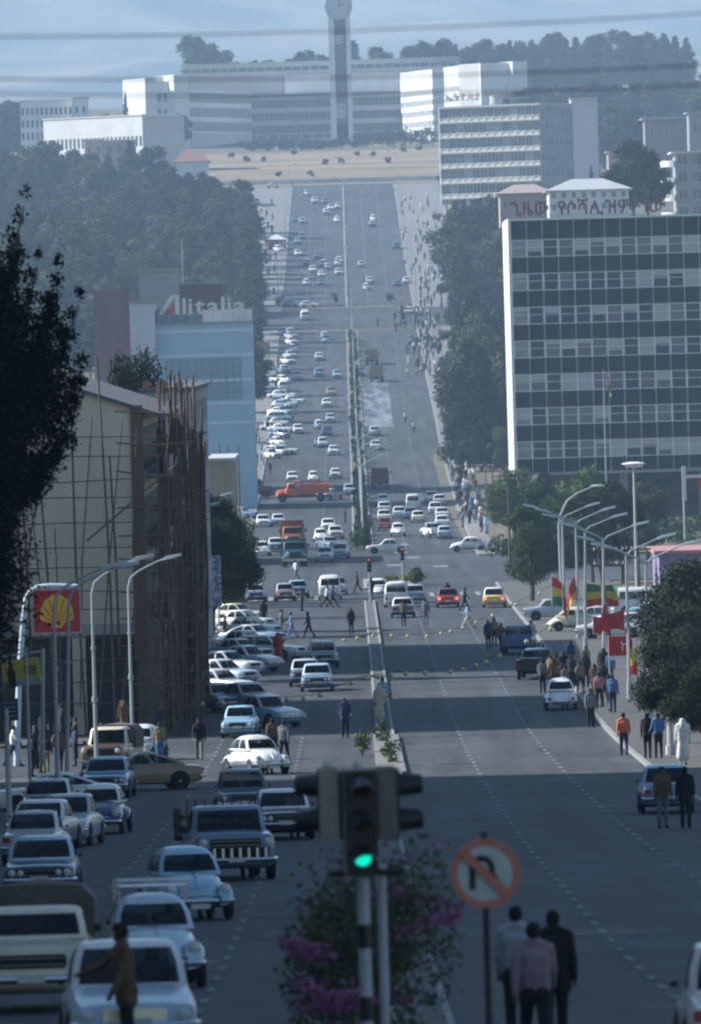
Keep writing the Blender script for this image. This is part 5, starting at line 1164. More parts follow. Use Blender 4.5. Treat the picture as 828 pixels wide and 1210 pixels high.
def curved_lamp():
    Y = 575; x = X_at(662, Y, 640); r = thing('street_lamp', 'right lamp with one tall swan-neck arm above the street tree', 'street lamp', (x, Y, zgr(x, Y))); s = sc(Y); H = Z_at(622, Y, 660) - zgr(x, Y)
    m = MB(); m.tube([(0, 0, 0), (-.1, 0, H), (.05, 0, H + .8), (.5, 0, H + 1.7), (1.2, 0, H + 2.2), (2.2, 0, H + 2.6)], [.12, .08, .075, .07, .06, .05], 8); obj('pole', m, STEEL, r)
    m = MB(); m.ball((2.6, 0, H + 2.66), (.5, .16, .09)); obj('lamp_head', m, PALEW, r)
curved_lamp()
for i, Y in enumerate((855, 905, 960, 1020, 1085, 1155, 1230, 1310, 1395, 1485, 1570)): place_lamp('double', 1.2, Y, f'double-armed lamp in the planted median, {ORD[i]} up from the junction', 'double-armed lamps in the planted median', 0, 1.1)
for i, Y in enumerate((1700, 1800, 1900, 2000, 2100)): place_lamp('double', .45, Y, f'{ORD[i]} central lamp on the upper road counting uphill', 'lamps along the upper road centre', 0, 1.25)
for i, Y in enumerate((1670, 1760, 1850, 1940, 2030, 2120)):
    place_lamp('single', -12.9, Y, f'{ORD[i]} tall lamp along the upper road left kerb counting uphill', 'lamps along the upper left kerb', 0, 1.4); place_lamp('single', 13.9, Y, f'{ORD[i]} lamp along the upper road right kerb counting uphill', 'lamps along the upper right kerb', math.pi, 1.2)
def simple_pole(px, py0, py1, Y, name, label, r=.09, m=None, cross=0, cat='pole', dx=0.0):
    a = at(px, py1, Y); z0 = gz(a.x, Y); z1 = Z_at(py0, Y, px); rt = thing(name, label, cat, (a.x, Y, z0)); q = MB(); q.tube([(0, 0, -.2), (dx * .5, 0, (z1 - z0) / 2), (dx, 0, z1 - z0)], [r, r * .85, r * .6], 8); obj('shaft', q, m or STEEL, rt)
    if cross: 
        for k in range(cross): q = MB(); q.bb(-.9, .9, -.06, .06, z1 - z0 - .6 - k * .8, z1 - z0 - .48 - k * .8); obj('crossarm', q, BARK, rt, None, 0); q = MB(); [q.lathe([(.05, 0), (.05, .12), (.02, .16)], 8, 0, Matrix.Translation((u, 0, z1 - z0 - .47 - k * .8))) for u in (-.8, -.45, .45, .8)]; obj('insulator', q, PALEW, rt)
    else: q = MB(); q.tube([(0, 0, 0), (0, 0, .5)], r * 1.4, 8); obj('base', q, m or STEEL, rt)
    return rt
simple_pole(722, 640, 780, 480, 'utility_pole', 'grey wooden utility pole leaning behind the right lamps', .16, BARK, 2, 'utility pole', -.6)
simple_pole(755, 640, 720, 600, 'utility_pole', 'dark utility pole behind the right lamps nearest the pink roof', .14, BARK, 1, 'utility pole')
simple_pole(792, 838, 905, 330, 'bollard_post', 'short white post right of the orange-shouldered walker', .13, PALEW, cat='post')
simple_pole(767, 795, 868, 372, 'sign_post', 'white post beside the big dark bush on the right', .1, PALEW, cat='post')
simple_pole(603, 560, 690, 760, 'utility_pole', 'tall dark pole left of the street tree at the far right corner', .12, BARK, 1, 'utility pole')
for i, px in enumerate((575, 583, 592)): simple_pole(px, 545 + i * 6, 620, 930, 'utility_pole', f'{ORD[i]} thin dark pole by the crowd from the left, at the far right corner', .1, BARK, 1, 'utility pole')
simple_pole(37, 765, 960, 300, 'steel_post', 'thin grey post behind the yellow bottle sign', .06, STEEL, cat='post')
simple_pole(12, 838, 980, 262, 'steel_post', 'short pale post at the left edge', .1, PALEW, cat='post')
for i, (px, Y) in enumerate(((284, 840), (272, 860), (262, 880))): simple_pole(px, 525, 620, Y, 'utility_pole', f'{ORD[i]} dark pole on the left pavement below the light blue building', .1, BARK, 0, 'utility pole')
simple_pole(217, 285, 360, 1150, 'radio_mast', 'thin mast behind the airline letters', .08, STEEL, cat='mast')
# flagpole before the office block
def flag_mesh(w_, h_, bands, horiz=True, droop=.35, seed=0, n=10):
    m = MB(); nb = len(bands); rng = random.Random(seed); ph = rng.random() * 6
    k = n; pts = {}
    for i in range(k + 1):
        for j in range(nb * 2 + 1):
            u = i / k; v = j / (nb * 2); pts[i, j] = (w_ * u * (1 - droop * .5), .16 * abs(w_) * math.sin(u * 8 + ph + v * 2) * u, -h_ * v * (1 - .25 * u) - droop * abs(w_) * u * u + .1 * math.sin(u * 7 + v * 4 + ph) * u)
    vs = [pts[i, j] for i in range(k + 1) for j in range(nb * 2 + 1)]; c = nb * 2 + 1
    for j in range(nb * 2): m.add(vs, [(i * c + j, (i + 1) * c + j, (i + 1) * c + j + 1, i * c + j + 1) for i in range(k)], j // 2)
    return m
FG, FY, FR = mat('flag_green', (.04, .16, .08), .8, .1), mat('flag_yellow', (.65, .45, .05), .8, .1), mat('flag_red', (.5, .03, .03), .8, .1)
def flag(px, py, Y, w_, h_, bands, label, rz=0.0, droop=.35, seed=0, tilt=0.0, pole=None):
    p = at(px, py, Y); r = thing('flag', label, 'flag', p, rz); r.rotation_euler = (0, tilt, rz); obj('cloth', flag_mesh(w_, h_, bands, droop=droop, seed=seed), bands, r, smooth=80); m = MB(); m.tube([(0, 0, -h_), (0, 0, .05)], .02, 6); obj('hoist_rope', m, PALEW, r); return r
fp = simple_pole(717, 436, 612, 790, 'flagpole', 'thin flagpole standing before the dark office block', .07, STEEL, cat='flagpole')
flag(716, 441, 790, 1.0, 1.7, [FR, FY, FG], 'small drooping green, yellow and red flag before the dark office block', R(20), 1.3, 3)
flag(651, 682, 545, 1.3, 1.9, [FR, FY, FG], 'crumpled red and yellow flag hanging on the leftmost lamp pole', R(25), .5, 1); flag(682, 679, 520, -1.5, 1.5, [FR, FR, FY], 'red flag with yellow hem hanging towards the left from its lamp pole', R(-15), 1.0, 2)
flag(689, 690, 492, 2.1, 1.4, [FG, FY, FR], 'horizontal green, yellow and red banner between two lamp poles', R(4), .12, 3)
flag(737, 722, 414, -1.25, .95, [FR, FR], 'red flag flying left from the second lamp pole', R(10), .15, 4); flag(716, 712, 440, -.9, 1.0, [FR, FR], 'crumpled dark red flag hanging lower left of the tricolour banner', R(30), 1.2, 5)
flag(664, 690, 530, .8, 1.7, [FR, FR], 'red cloth knotted on the second lamp pole from the far end', R(50), 1.3, 8); flag(742, 742, 402, .5, 1.5, [FR, FY], 'narrow red flag over the red panel', R(60), 1.2, 9); flag(700, 728, 470, 1.0, 1.0, [FR, FR], 'small red flag under the tricolour banner', R(12), .4, 10)
flag(752, 765, 390, -.55, 1.3, [FY, FR], 'narrow red and yellow flag beside the big dark bush', R(20), .8, 6)
def red_sign():
    Y = 415; r = thing('advertising_sign', 'red panel with a white letter and white lower edge under the red flags', 'sign', at(719, 780, Y)); s = sc(Y); m = MB(); m.bb(0, 1.05, 0, .08, .2, 1.15); obj('panel', m, FR, r, None, 0); m = MB(); m.bb(-.02, 1.06, -.012, .09, .0, .195); obj('lower_edge', m, WHITEP, r, None, 0)
    letters('ከ', .62, WHITEP, .02, r, Matrix.Translation((.6, -.01, .42))); m = MB(); [m.tube([(x, .12, -1.9), (x, .12, 1.2)], .04, 6) for x in (.02, 1.0)]; obj('post', m, STEEL, r)
red_sign()
def mushroom_lamp():
    Y = 640; p = at(748, 549, Y); z0 = gz(p.x, Y); r = thing('mushroom_lamp', 'white dish-topped lamp on a pole before the office block', 'street lamp', (p.x, Y, z0)); H = p.z - z0; m = MB(); m.tube([(0, 0, 0), (0, 0, H)], [.12, .08], 8); obj('pole', m, PALEW, r)
    m = MB(); m.lathe([(.1, -.25), (.6, -.2), (.7, -.02), (.9, .05), (.88, .1), (.4, .2), (1e-6, .22)], 20, 0, Matrix.Translation((0, 0, H))); obj('lamp_dish', m, WHITEW, r)
mushroom_lamp()
def gate():
    Y = 660; r = thing('petrol_canopy', 'white framed petrol canopy at the right edge below the office block', 'canopy', at(806, 592, Y)); m = MB(); m.bb(0, .3, 0, .3, 0, 2.7); obj('post', m, WHITEW, r, None, 0); m = MB(); m.bb(.301, 5, .02, .28, 1.75, 2.0); obj('beam', m, WHITEW, r, None, 0); m = MB(); m.bb(.301, 5, .04, .26, 2.45, 2.58); obj('beam', m, GREYW, r, None, 0)
    m = MB(); m.bb(1.15, 2.6, -.1, .019, 1.0, 1.74); obj('red_fascia', m, FR, r, None, 0); m = MB(); m.tube([(.1, .1, -3), (.1, .1, 0)], .08, 6); obj('footing', m, STEEL, r)
gate()
# petrol sign
def petrol_sign():
    Y = 345; s = sc(Y); r = thing('petrol_sign', 'red square petrol sign with a yellow shell hanging from a bent white pole', 'sign', at(22, 880, Y)); o = r.location.copy(); L = lambda px, py: at(px, py, Y) - o
    m = MB(); m.tube([L(20, 905), L(23, 800), L(28, 730), L(31, 708), L(36, 699), L(45, 693.5), L(60, 692), L(95, 693)], [.13, .12, .11, .1, .1, .1, .1, .1], 10); obj('bent_pole', m, mat('pale_blue_steel', (.5, .62, .68), .5, .1), r)
    a = L(41, 748); c = L(94, 698); M = Matrix.Translation((a.x, a.y, a.z)); w_ = c.x - a.x; h_ = L(67, 698).z - L(67, 748).z; M = M @ Matrix.Rotation(-ROLL * 0, 4, 'Y')
    m = MB(); m.bb(0, w_, 0, .16, 0, h_); obj('panel', m, mat('sign_red', (.42, .03, .025), .4, .05), r, M, 0)
    m = MB(); t = .05
    m.bb(-t, w_ + t, -.02, .18, -t, 0); m.bb(-t, w_ + t, -.02, .18, h_, h_ + t); m.bb(-t, 0, -.02, .18, .0, h_); m.bb(w_, w_ + t, -.02, .18, 0, h_); obj('frame', m, mat('sign_edge', (.4, .36, .36), .5, .05), r, M, 0)
    # the shell: a fan of ribs
    cx, cz = w_ / 2, h_ * .17; Rr = h_ * .72; YEL = mat('shell_yellow', (.72, .42, .04), .45, .05); RR = mat('shell_line', (.5, .08, .02), .5, 0)
    pts = [(cx - .1 * w_, cz - .06 * h_), (cx + .1 * w_, cz - .06 * h_), (cx + .17 * w_, cz + .06 * h_), (cx + .33 * w_, cz + .12 * h_)]
    n = 21
    for i in range(n + 1):
        t = i / n; a_ = R(18 + 144 * t); rr = Rr * (.62 + .38 * math.sin(a_)) * (1 + .025 * math.cos(t * 2 * math.pi * 7)); pts.append((cx + rr * math.cos(a_) * .78, cz + rr * math.sin(a_)))
    pts += [(cx - .33 * w_, cz + .12 * h_), (cx - .17 * w_, cz + .06 * h_)]
    m = MB(); m.prism(pts, -.06, -.002); obj('shell', m, YEL, r, M, 0)
    for i in range(7):
        a_ = R(90 + (i - 3) * 20); rr = Rr * (.55 + .35 * math.sin(a_)); d = Vector((math.cos(a_) * .78, 0, math.sin(a_))); p0 = Vector((cx, -.075, cz + .02)) + Vector((math.cos(a_) * .04, 0, 0)); m = MB(); m.tube([p0, p0 + d * rr], [.008, .022], 4); obj('shell_rib', m, RR, r, M)
    for q in (.15, .85): m = MB(); m.tube([(w_ * q, .08, h_), (w_ * q, .08, h_ + .16)], .03, 6); obj('hanger', m, STEEL, r, M)
petrol_sign()
def bottle_sign():
    Y = 312; r = thing('advertising_sign', 'yellow sign with a dark bottle and glasses at the left edge', 'sign', at(6, 815, Y)); o = r.location.copy(); L = lambda px, py: at(px, py, Y) - o
    h_ = L(30, 779).z - L(30, 811).z; w_ = L(51, 800).x - L(6, 800).x; M = Matrix.Translation((0, 0, .05)) @ Matrix.Rotation(R(-6), 4, 'Y') @ Matrix.Rotation(R(-12), 4, 'Z')
    m = MB(); m.bb(0, w_, 0, .07, h_ * .26, h_); obj('panel', m, mat('sign_yellow', (.55, .42, .05), .5, .08), r, M, 0); m = MB(); m.bb(w_ * .2, w_, -.004, .07, 0, h_ * .26 - .002); obj('lower_panel', m, mat('sign_pale', (.3, .33, .33), .5, .1), r, M, 0)
    m = MB(); m.prism([(.2, -.02), (.45, -.02), (.47, .55), (.4, .72), (.36, 1.02), (.29, 1.02), (.25, .72), (.18, .55)], -.03, -.006); obj('bottle_picture', m, mat('bottle_brown', (.04, .02, .015), .5, 0), r, M, 0)
    for x in (.85, 1.1): m = MB(); m.prism([(x, .4), (x + .16, .4), (x + .2, .72), (x - .04, .72)], -.03, -.006); obj('glass_picture', m, mat('glass_brown', (.2, .13, .1), .5, .1), r, M, 0)
    m = MB(); m.tube([L(2, 776), L(52, 769)], .035, 6); obj('hanging_bar', m, STEEL, r); m = MB(); m.tube([L(51, 766), L(51, 905)], .07, 8); obj('post', m, STEEL, r)
    Y = 306; r = thing('notice_board', 'small dark blue board below the yellow bottle sign', 'sign', at(3, 852, Y)); m = MB(); m.bb(0, .58, 0, .05, 0, .8); obj('panel', m, mat('sign_navy', (.02, .03, .08), .5, .1), r, None, 0)
    for k in range(4): m = MB(); m.bb(.06, .5, -.01, -.001, .15 + k * .16, .19 + k * .16); obj('text_line', m, mat('sign_pale', (.3, .33, .33)), r, None, 0)
    m = MB(); m.tube([(.1, .08, -1.6), (.1, .08, .8)], .04, 6); obj('post', m, STEEL, r)
bottle_sign()
# near traffic light
def traffic_light(X, Y, z, label, near=False, lit='green', rz=0.0, visors=True):
    r = thing('traffic_light', label, 'traffic light', (X, Y, z), rz); OL = mat('olive_housing', (.33, .32, .25), .5, .1, 6); BK = mat('black_enamel', (.012, .012, .014), .45, .1)
    def head(cx, cy, ang, parent, litc, zt=3.42, n_=3, OL=OL, dr=.105, dp=.3):
        M = Matrix.Translation((cx, cy, 0)) @ Matrix.Rotation(ang, 4, 'Z'); m = MB(); hh = .04 + .36 * n_
        m.loft([[(x * .17, .0, zt - hh), (x * .17, dp, zt - hh), (x * .17, dp, zt - .05), (x * .15, dp - .03, zt), (x * .15, .02, zt), (x * .17, 0, zt - .05)] for x in (-1, 1)]); h = obj('signal_head', m, OL, parent, M, 20)
        m = MB(); m.bb(-.165, .165, -.02, -.001, zt - hh + .01, zt - .02); obj('front_plate', m, BK, h, None, 0)
        for k, c in enumerate(('red', 'amber', 'green')[:n_]):
            zz = zt - .2 - k * .36; on = c == litc; cm = {'red': mat('lamp_red_on', (.5, .02, .02), .3, 0, emit=(1, .08, .04), es=.8) if on else mat('lamp_red_off', (.05, .006, .006), .25, 0), 'amber': mat('lamp_amber_off', (.06, .03, .005), .25, 0), 'green': mat('lamp_green_on', (.02, .4, .3), .3, 0, emit=(.0, .72, .5), es=.75) if on else mat('lamp_green_off', (.004, .04, .03), .25, 0)}[c]
            m = MB(); m.lathe([(.088, 0), (.088, .02), (.05, .04), (1e-6, .045)], 20, 0, Matrix.Translation((0, -.02, zz)) @ Matrix.Rotation(R(90), 4, 'X')); obj('signal_lens', m, cm, h)
            m = MB(); rg = []
            for y_, sx in ((-.02, 1.1), (-.27 if n_ == 2 else -.34, 1.0 if n_ == 2 else 1.2)):
                rg.append([(.125 * sx * math.cos(t), y_, zz + .125 * sx * math.sin(t) - (dr if y_ < -.1 else 0)) for t in np.linspace(R((-55 if n_ == 2 else 0) if y_ > -.1 else (-30 if n_ == 2 else 25)), R((235 if n_ == 2 else 180) if y_ > -.1 else (210 if n_ == 2 else 155)), 13)])
            m.loft(rg, cap=False, closed=False); m.loft([[(x * .96, y, z_ - .005) for x, y, z_ in q] for q in rg], cap=False, closed=False); obj('visor', m, BK, h)
    m = MB(); m.tube([(0, .15, -.3), (0, .15, 2.3)], .065, 12); p = obj('pole', m, mat('pole_pale', (.42, .46, .5), .5, .1), r)
    if near:
        for za in (.1, .8, 1.55): m = MB(); m.tube([(0, .15, za), (0, .15, za + .25)], .068, 12); obj('black_band', m, BK, r)
        m = MB(); m.tube([(.19, .3, -.3), (.19, .3, 2.4)], .048, 10); obj('second_pole', m, mat('pole_pale', (.42, .46, .5)), r)
        head(0.0, 0, R(7), r, lit); head(-.4, .32, R(-99), r, None, 3.44, 2, OL, .02, .2); head(.36, .36, R(98), r, None, 3.42, 2, mat('dark_olive_housing', (.13, .13, .115), .5, .1, 6), .02, .2)
        m = MB(); m.tube([(-.33, .2, 2.33), (.4, .2, 2.33)], .035, 8); m.tube([(0, .15, 2.2), (0, .15, 2.36)], .05, 8); obj('bracket', m, BK, r)
        for x in (-.33, -.02): m = MB(); m.ball((x, .2, 3.45), .05); obj('cap', m, mat('cream_cap', (.55, .52, .42), .4, .05), r)
    else: head(0, 0, 0, r, lit)
    return r
p = at(429, 1050, 88); zt_ = Z_at(908, 88, 428)
traffic_light(p.x, 88, zt_ - 3.42, 'large blurred three-way traffic light showing green in the foreground median', True)
for px, py, Y, lab in ((437, 700, 640, 'small traffic light at the median tip, left of the white beetle'), (476, 690, 690, 'small black traffic light beside the yellow island bush')):
    q = at(px, py, Y); traffic_light(q.x, Y, zgr(q.x, Y), lab, False, 'red')
def uturn_sign():
    Y = 86; c = at(573, 1032, Y); z0 = prof(Y); r = thing('road_sign', 'round white no U-turn sign with faded red ring and slash', 'traffic sign', (c.x, Y, z0)); H = c.z - z0; rd = .35
    m = MB(); m.tube([(0, .05, -.2), (0, .05, H + .42)], .035, 10); obj('post', m, mat('black_enamel', (.012, .012, .014)), r); Q = Matrix.Translation((0, 0, H)) @ Matrix.Rotation(R(90), 4, 'X')
    m = MB(); m.lathe([(1e-6, 0), (rd, 0), (rd, .02), (1e-6, .02)], 40, 0, Q); obj('disc', m, mat('sign_face_white', (.55, .6, .57), .5, .08, 6), r); m = MB(); m.lathe([(rd * .8, .021), (rd, .021), (rd, .026), (rd * .8, .026), (rd * .8, .021)], 40, 0, Q); obj('red_ring', m, mat('faded_red', (.62, .2, .13), .5, .15, 8), r)
    BKm = mat('black_enamel', (.012, .012, .014)); m = MB(); pts = [(-.13, -.16), (-.13, .06)] + [(-.03 - .1 * math.cos(t), .06 + .1 * math.sin(t)) for t in np.linspace(.3, 2.84, 7)] + [(.07, .06), (.07, -.02)]
    for a, b_ in zip(pts, pts[1:]): a = Vector((a[0], -.03, H + a[1])); b_ = Vector((b_[0], -.03, H + b_[1])); m.tube([a, b_], .03, 4)
    m.prism([(.0, H - .02), (.14, H - .02), (.07, H - .12)], -.05, -.02); obj('arrow', m, BKm, r, None, 0)
    m = MB(); d = rd * .62; m.add([(-d - .03, -.052, H + d - .03), (-d + .03, -.052, H + d + .03), (d + .03, -.052, H - d + .03), (d - .03, -.052, H - d - .03), (-d - .03, -.06, H + d - .03), (-d + .03, -.06, H + d + .03), (d + .03, -.06, H - d + .03), (d - .03, -.06, H - d - .03)], [(0, 3, 2, 1), (4, 5, 6, 7), (0, 1, 5, 4), (1, 2, 6, 5), (2, 3, 7, 6), (3, 0, 4, 7)]); obj('red_slash', m, mat('faded_red', (.62, .2, .13)), r, None, 0)
uturn_sign()
# overhead wires on poles outside the frame
def wires():
    Y = 66
    for i, (pl, pr, r_) in enumerate(((45, 15, .006), (94, 77, .007), (111, 101, .006))):
        a = at(-60, pl + 1, Y); c = at(890, pr - 1, Y); d = (c - a); a2 = a - d * .7; c2 = c + d * .7; m = MB(); m.tube([a2.lerp(c2, t) + Vector((0, 0, -(.32) * (1 - (2 * t - 1) ** 2))) + Vector((0, 0, .28)) for t in np.linspace(0, 1, 21)], r_, 6)
        tag(obj('overhead_wire', m, DARK, smooth=60), f'{["highest", "middle", "lowest"][i]} of three dark wires stretched across the top of the view', 'wire')
        if i == 0: ends = (a2, c2)
    for k, e in enumerate(ends):
        z0 = prof(Y); r = thing('utility_pole', f'wooden pole carrying the three near wires beyond the {["left", "right"][k]} edge', 'utility pole', (e.x, Y, z0)); m = MB(); m.tube([(0, 0, -.5), (0, 0, e.z - z0 + .4)], [.16, .1], 10); obj('shaft', m, BARK, r); m = MB(); m.bb(-.5, .5, -.05, .05, e.z - z0 - .2, e.z - z0 - .08); obj('crossarm', m, BARK, r, None, 0)
wires()
# festoons of bulbs across the street
def festoon(pts, Y, lab, n):
    P = [at(x, y, Y_) for x, y, Y_ in pts]; r = thing('bulb_garland', lab, 'string of lights', P[0]); o = P[0].copy()
    def pos(t): k = t * (len(P) - 1); i = min(int(k), len(P) - 2); q = P[i].lerp(P[i + 1], k - i); return q - o
    m = MB(); m.tube([pos(t / 60) for t in range(61)], .012, 4); obj('wire', m, DARK, r); bm_ = cached('bulb', lambda: MB().ball((0, 0, -.13), .12, n=8, k=6).mesh('bulb', [mat('yellow_bulb', (.6, .54, .25), .3, .05)]))
    for i in range(n): link('bulb', bm_, r, Matrix.Translation(pos((i + .5 + random.uniform(-.15, .15)) / n)))
festoon([(150, 838, 400), (228, 829, 400), (300, 826, 402), (372, 821, 404), (425, 800, 406), (470, 793, 408), (540, 790, 410), (580, 777, 412), (660, 735, 414)], 400, 'string of yellow bulbs hanging low across the whole road from the scaffolding', 24)
festoon([(230, 790, 520), (330, 772, 521), (400, 755, 522), (445, 748, 523), (500, 750, 524), (540, 742, 525), (575, 728, 526), (655, 690, 527)], 520, 'shorter upper string of yellow bulbs across the road nearer the junction', 18)

# ------------------------------------------------------------------ vegetation
bush('bougainvillea_bush', .12, 97, prof(97) + .1, (1.2, 1.5, 2.6), 4200, .04, 'bougainvillea with magenta blossom round the foreground traffic light', [LEAF_BUSH, PINK], .05, 4, 'flowering shrub', blobs=24)
br = bpy.data.objects['bougainvillea_bush']; rq = random.Random(8)
sc_, sr_ = [], []
for i in range(13):
    c0 = Vector((rq.uniform(-.85, .95), rq.uniform(-1.1, .4), rq.uniform(.5, 2.15))); dx = Vector((rq.uniform(.25, .5) * (1 if c0.x > 0 else -1), 0, rq.uniform(-.05, .2)))
    sc_ += [c0 + dx * t for t in (0, .35, .7, 1)]; sr_ += [(.2, .2, .1), (.2, .2, .12), (.17, .15, .1), (.12, .1, .08)]
link('blossom', leaves(sc_, sr_, 1700, .036, 'blossom', [PINK], 3, None, shell=.2), br)['kind'] = 'stuff'
bush('bougainvillea_bush', -.1, 104, prof(104) + .1, (1.1, 2.0, 2.3), 5000, .05, 'lower magenta bougainvillea behind the traffic light poles', [LEAF_BUSH, PINK], .12, 9, 'flowering shrub', blobs=18)
for i, (px, py) in enumerate(((428, 893), (452, 880), (462, 905))): g = ground(px, py); bush('median_shrub', g.x, g.y, g.z + .1, (.5, 1.2, .9), 350, .07, f'{["left", "middle", "right"][i]} sparse shrub on the near end of the pale median', [LEAF_BUSH], None, 20 + i, stem=True)
for i, Y in enumerate(np.arange(856, 1570, 17)):
    if i % 9 == 8: continue
    bush('hedge_shrub', 1.2 + random.uniform(-.1, .1), float(Y), prof(Y) + .1, (1.0, 9.5, 1.5 + .7 * random.random()), 900, .14, f'dark clipped hedge length in the planted median, {ORD[i]} from the junction', [LEAF_CON], None, 40 + i, 'hedge', 'hedge in the planted median', stem=False)
g = ground(482, 696); bush('island_shrub', X_at(478, 706, 690), 706, prof(706) + .1, (2.0, 2, 1.1), 1200, .1, 'yellow-green clipped bush on the junction island', [LEAF_YEL], None, 77, 'bush'); bush('island_shrub', X_at(492, 700, 690), 700, prof(700) + .1, (.9, 2, 1.4), 700, .1, 'dark green bush at the right tip of the junction island', [LEAF_GRN], None, 78, 'bush')
bush('median_shrub', .4, 852, prof(852), (1.6, 3, 2.2), 900, .12, 'rounded dull green shrub at the head of the planted median', [LEAF_BUSH], None, 79)
# big dark cypress at the left edge
def near_tree():
    Y = 200; x = X_at(-48, Y, 700); z0 = prof(Y) + .13; zt = Z_at(222, Y, 25) - z0; r = thing('cypress_tree', 'huge dark cypress at the left edge with ragged upright plumes', 'tree', (x, Y, z0)); rng = random.Random(3); cs, rs = [], []; tr = MB(); s = sc(Y)
    tr.tube([(0, 0, -.3), (.1, 0, 6), (.5, 0, 12), (1.2, 0, zt - 2)], [.35, .28, .16, .05], 10); obj('trunk', tr, BARK, r)
    # plumes: (tip px, tip py, base px, base py)
    for a, c, d, e, w_ in ((28, 228, 10, 330, .3), (20, 300, 0, 400, .55), (45, 300, 20, 400, .32), (68, 308, 42, 430, .34), (93, 345, 60, 470, .34), (60, 360, 30, 470, .5), (98, 425, 60, 500, .38), (100, 450, 50, 560, .36), (85, 520, 30, 570, .5), (50, 545, 10, 590, .45), (16, 420, -20, 590, .9), (40, 460, 0, 520, .9), (48, 575, 10, 600, .22), (14, 610, -20, 640, .4), (16, 680, -20, 700, .35), (-14, 330, -60, 700, 1.3), (-40, 300, -70, 600, 1.6), (0, 730, -30, 690, .3), (75, 395, 40, 470, .5), (-90, 350, -60, 700, 1.5)):
        p0, p1 = at(a, c, Y), at(d, e, Y); n = max(3, int((p0 - p1).length / .45))
        for i in range(n + 1): t = i / n; q = p1.lerp(p0, t); cs.append((q.x - x + rng.uniform(-.08, .08), rng.uniform(-.9, .9) * w_ * 1.2, q.z - z0)); k = w_ * (1.25 - .8 * t) * rng.uniform(.8, 1.2); rs.append((k, k * 1.2, k * 1.25))
        m = MB(); m.tube([Vector((.1 + (p1.z - z0) / 20, 0, p1.z - z0 - 1.2)), Vector((p1.x - x, 0, p1.z - z0)), Vector((p0.x - x, 0, p0.z - z0 - .3))], [.09, .05, .015], 5); obj('limb', m, BARK, r)
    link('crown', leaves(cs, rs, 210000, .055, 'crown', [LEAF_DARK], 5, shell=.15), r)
near_tree()
# mid-distance street trees on the right
for i, (px, py, h_, k, lb) in enumerate(((628, 712, 7.0, 'broad', 'leafy street tree overhanging the yellow estate car corner'), (662, 705, 7.6, 'broad', 'bright green street tree behind the leftmost lamp poles'), (700, 690, 7.5, 'round', 'dark round tree behind the tricolour banner'), (735, 688, 8, 'round', 'dark tree behind the second and third lamp poles'),
     (640, 668, 7.2, 'broad', 'green tree just above the leafy street tree'), (690, 655, 8, 'broad', 'green tree under the white dish-topped lamp'), (608, 640, 7, 'broad', 'small tree behind the dark pole at the far corner'), (765, 665, 7, 'round', 'dark tree left of the pink-roofed kiosk'), (770, 620, 6, 'broad', 'low tree in front of the office block pilotis'), (640, 625, 6, 'round', 'dark tree below the office block corner'))):
    g = ground(px, py); tree(k, g.x, g.y, lb, h_, 'trees by the right corner', i, z=g.z, wide=1.0)
for i, (px, py, h_, wd, lb) in enumerate(((806, 882, 5.4, .85, 'big dark broad-leaved tree at the right edge'), (828, 870, 7.2, 1.1, 'tall dark tree leaving the view on the right'), (790, 838, 3.4, .8, 'low dark tree at the left foot of the right-edge trees'), (835, 905, 4.0, .8, 'low dark bushy tree at the right edge behind the white-shawled woman'))):
    g = ground(px, py); tree('broad', g.x, g.y, lb, h_, 'dark trees at the right edge', 10 + i, z=g.z, wide=wd, leaf=LEAF_CON)
# conifers lining the right side of the hill
rng = random.Random(11); n = 0
for Y in np.arange(1130, 1760, 17):
    x0 = (512 - 414 + rng.uniform(0, 16)) * Y / FPX + 5.6 + (1.5 if int(Y) % 3 == 0 else 0)
    if 1400 < Y < 1545 and n % 2: n += 1; continue
    for k in range(2 if Y < 1500 else 3):
        x = x0 + k * 5.5 + rng.uniform(-1, 1); tree(rng.choice(['conifer', 'round', 'eucalyptus', 'conifer']), x, Y + rng.uniform(-5, 5), f'dark tree right of the hill road, {ORD[int(Y - 1130) // 17]} rank uphill, {ORD[k]} from the road', rng.uniform(13.5, 17.5) if Y < 1400 or Y > 1545 else rng.uniform(6, 9), 'dense trees right of the hill road', n); n += 1
for i, (px, py, h_, k, lb) in enumerate(((545, 535, 6, 'broad', 'pale green round tree at the foot of the dark row'), (570, 540, 7, 'broad', 'pale green tree beside the office block side wall'), (560, 560, 5, 'broad', 'small green tree near the crowded pavement'), (596, 560, 6, 'broad', 'green tree against the white office side wall'))):
    g = ground(px, py); tree(k, g.x, g.y, lb, h_, 'pale trees below the dark row', i, z=g.z)
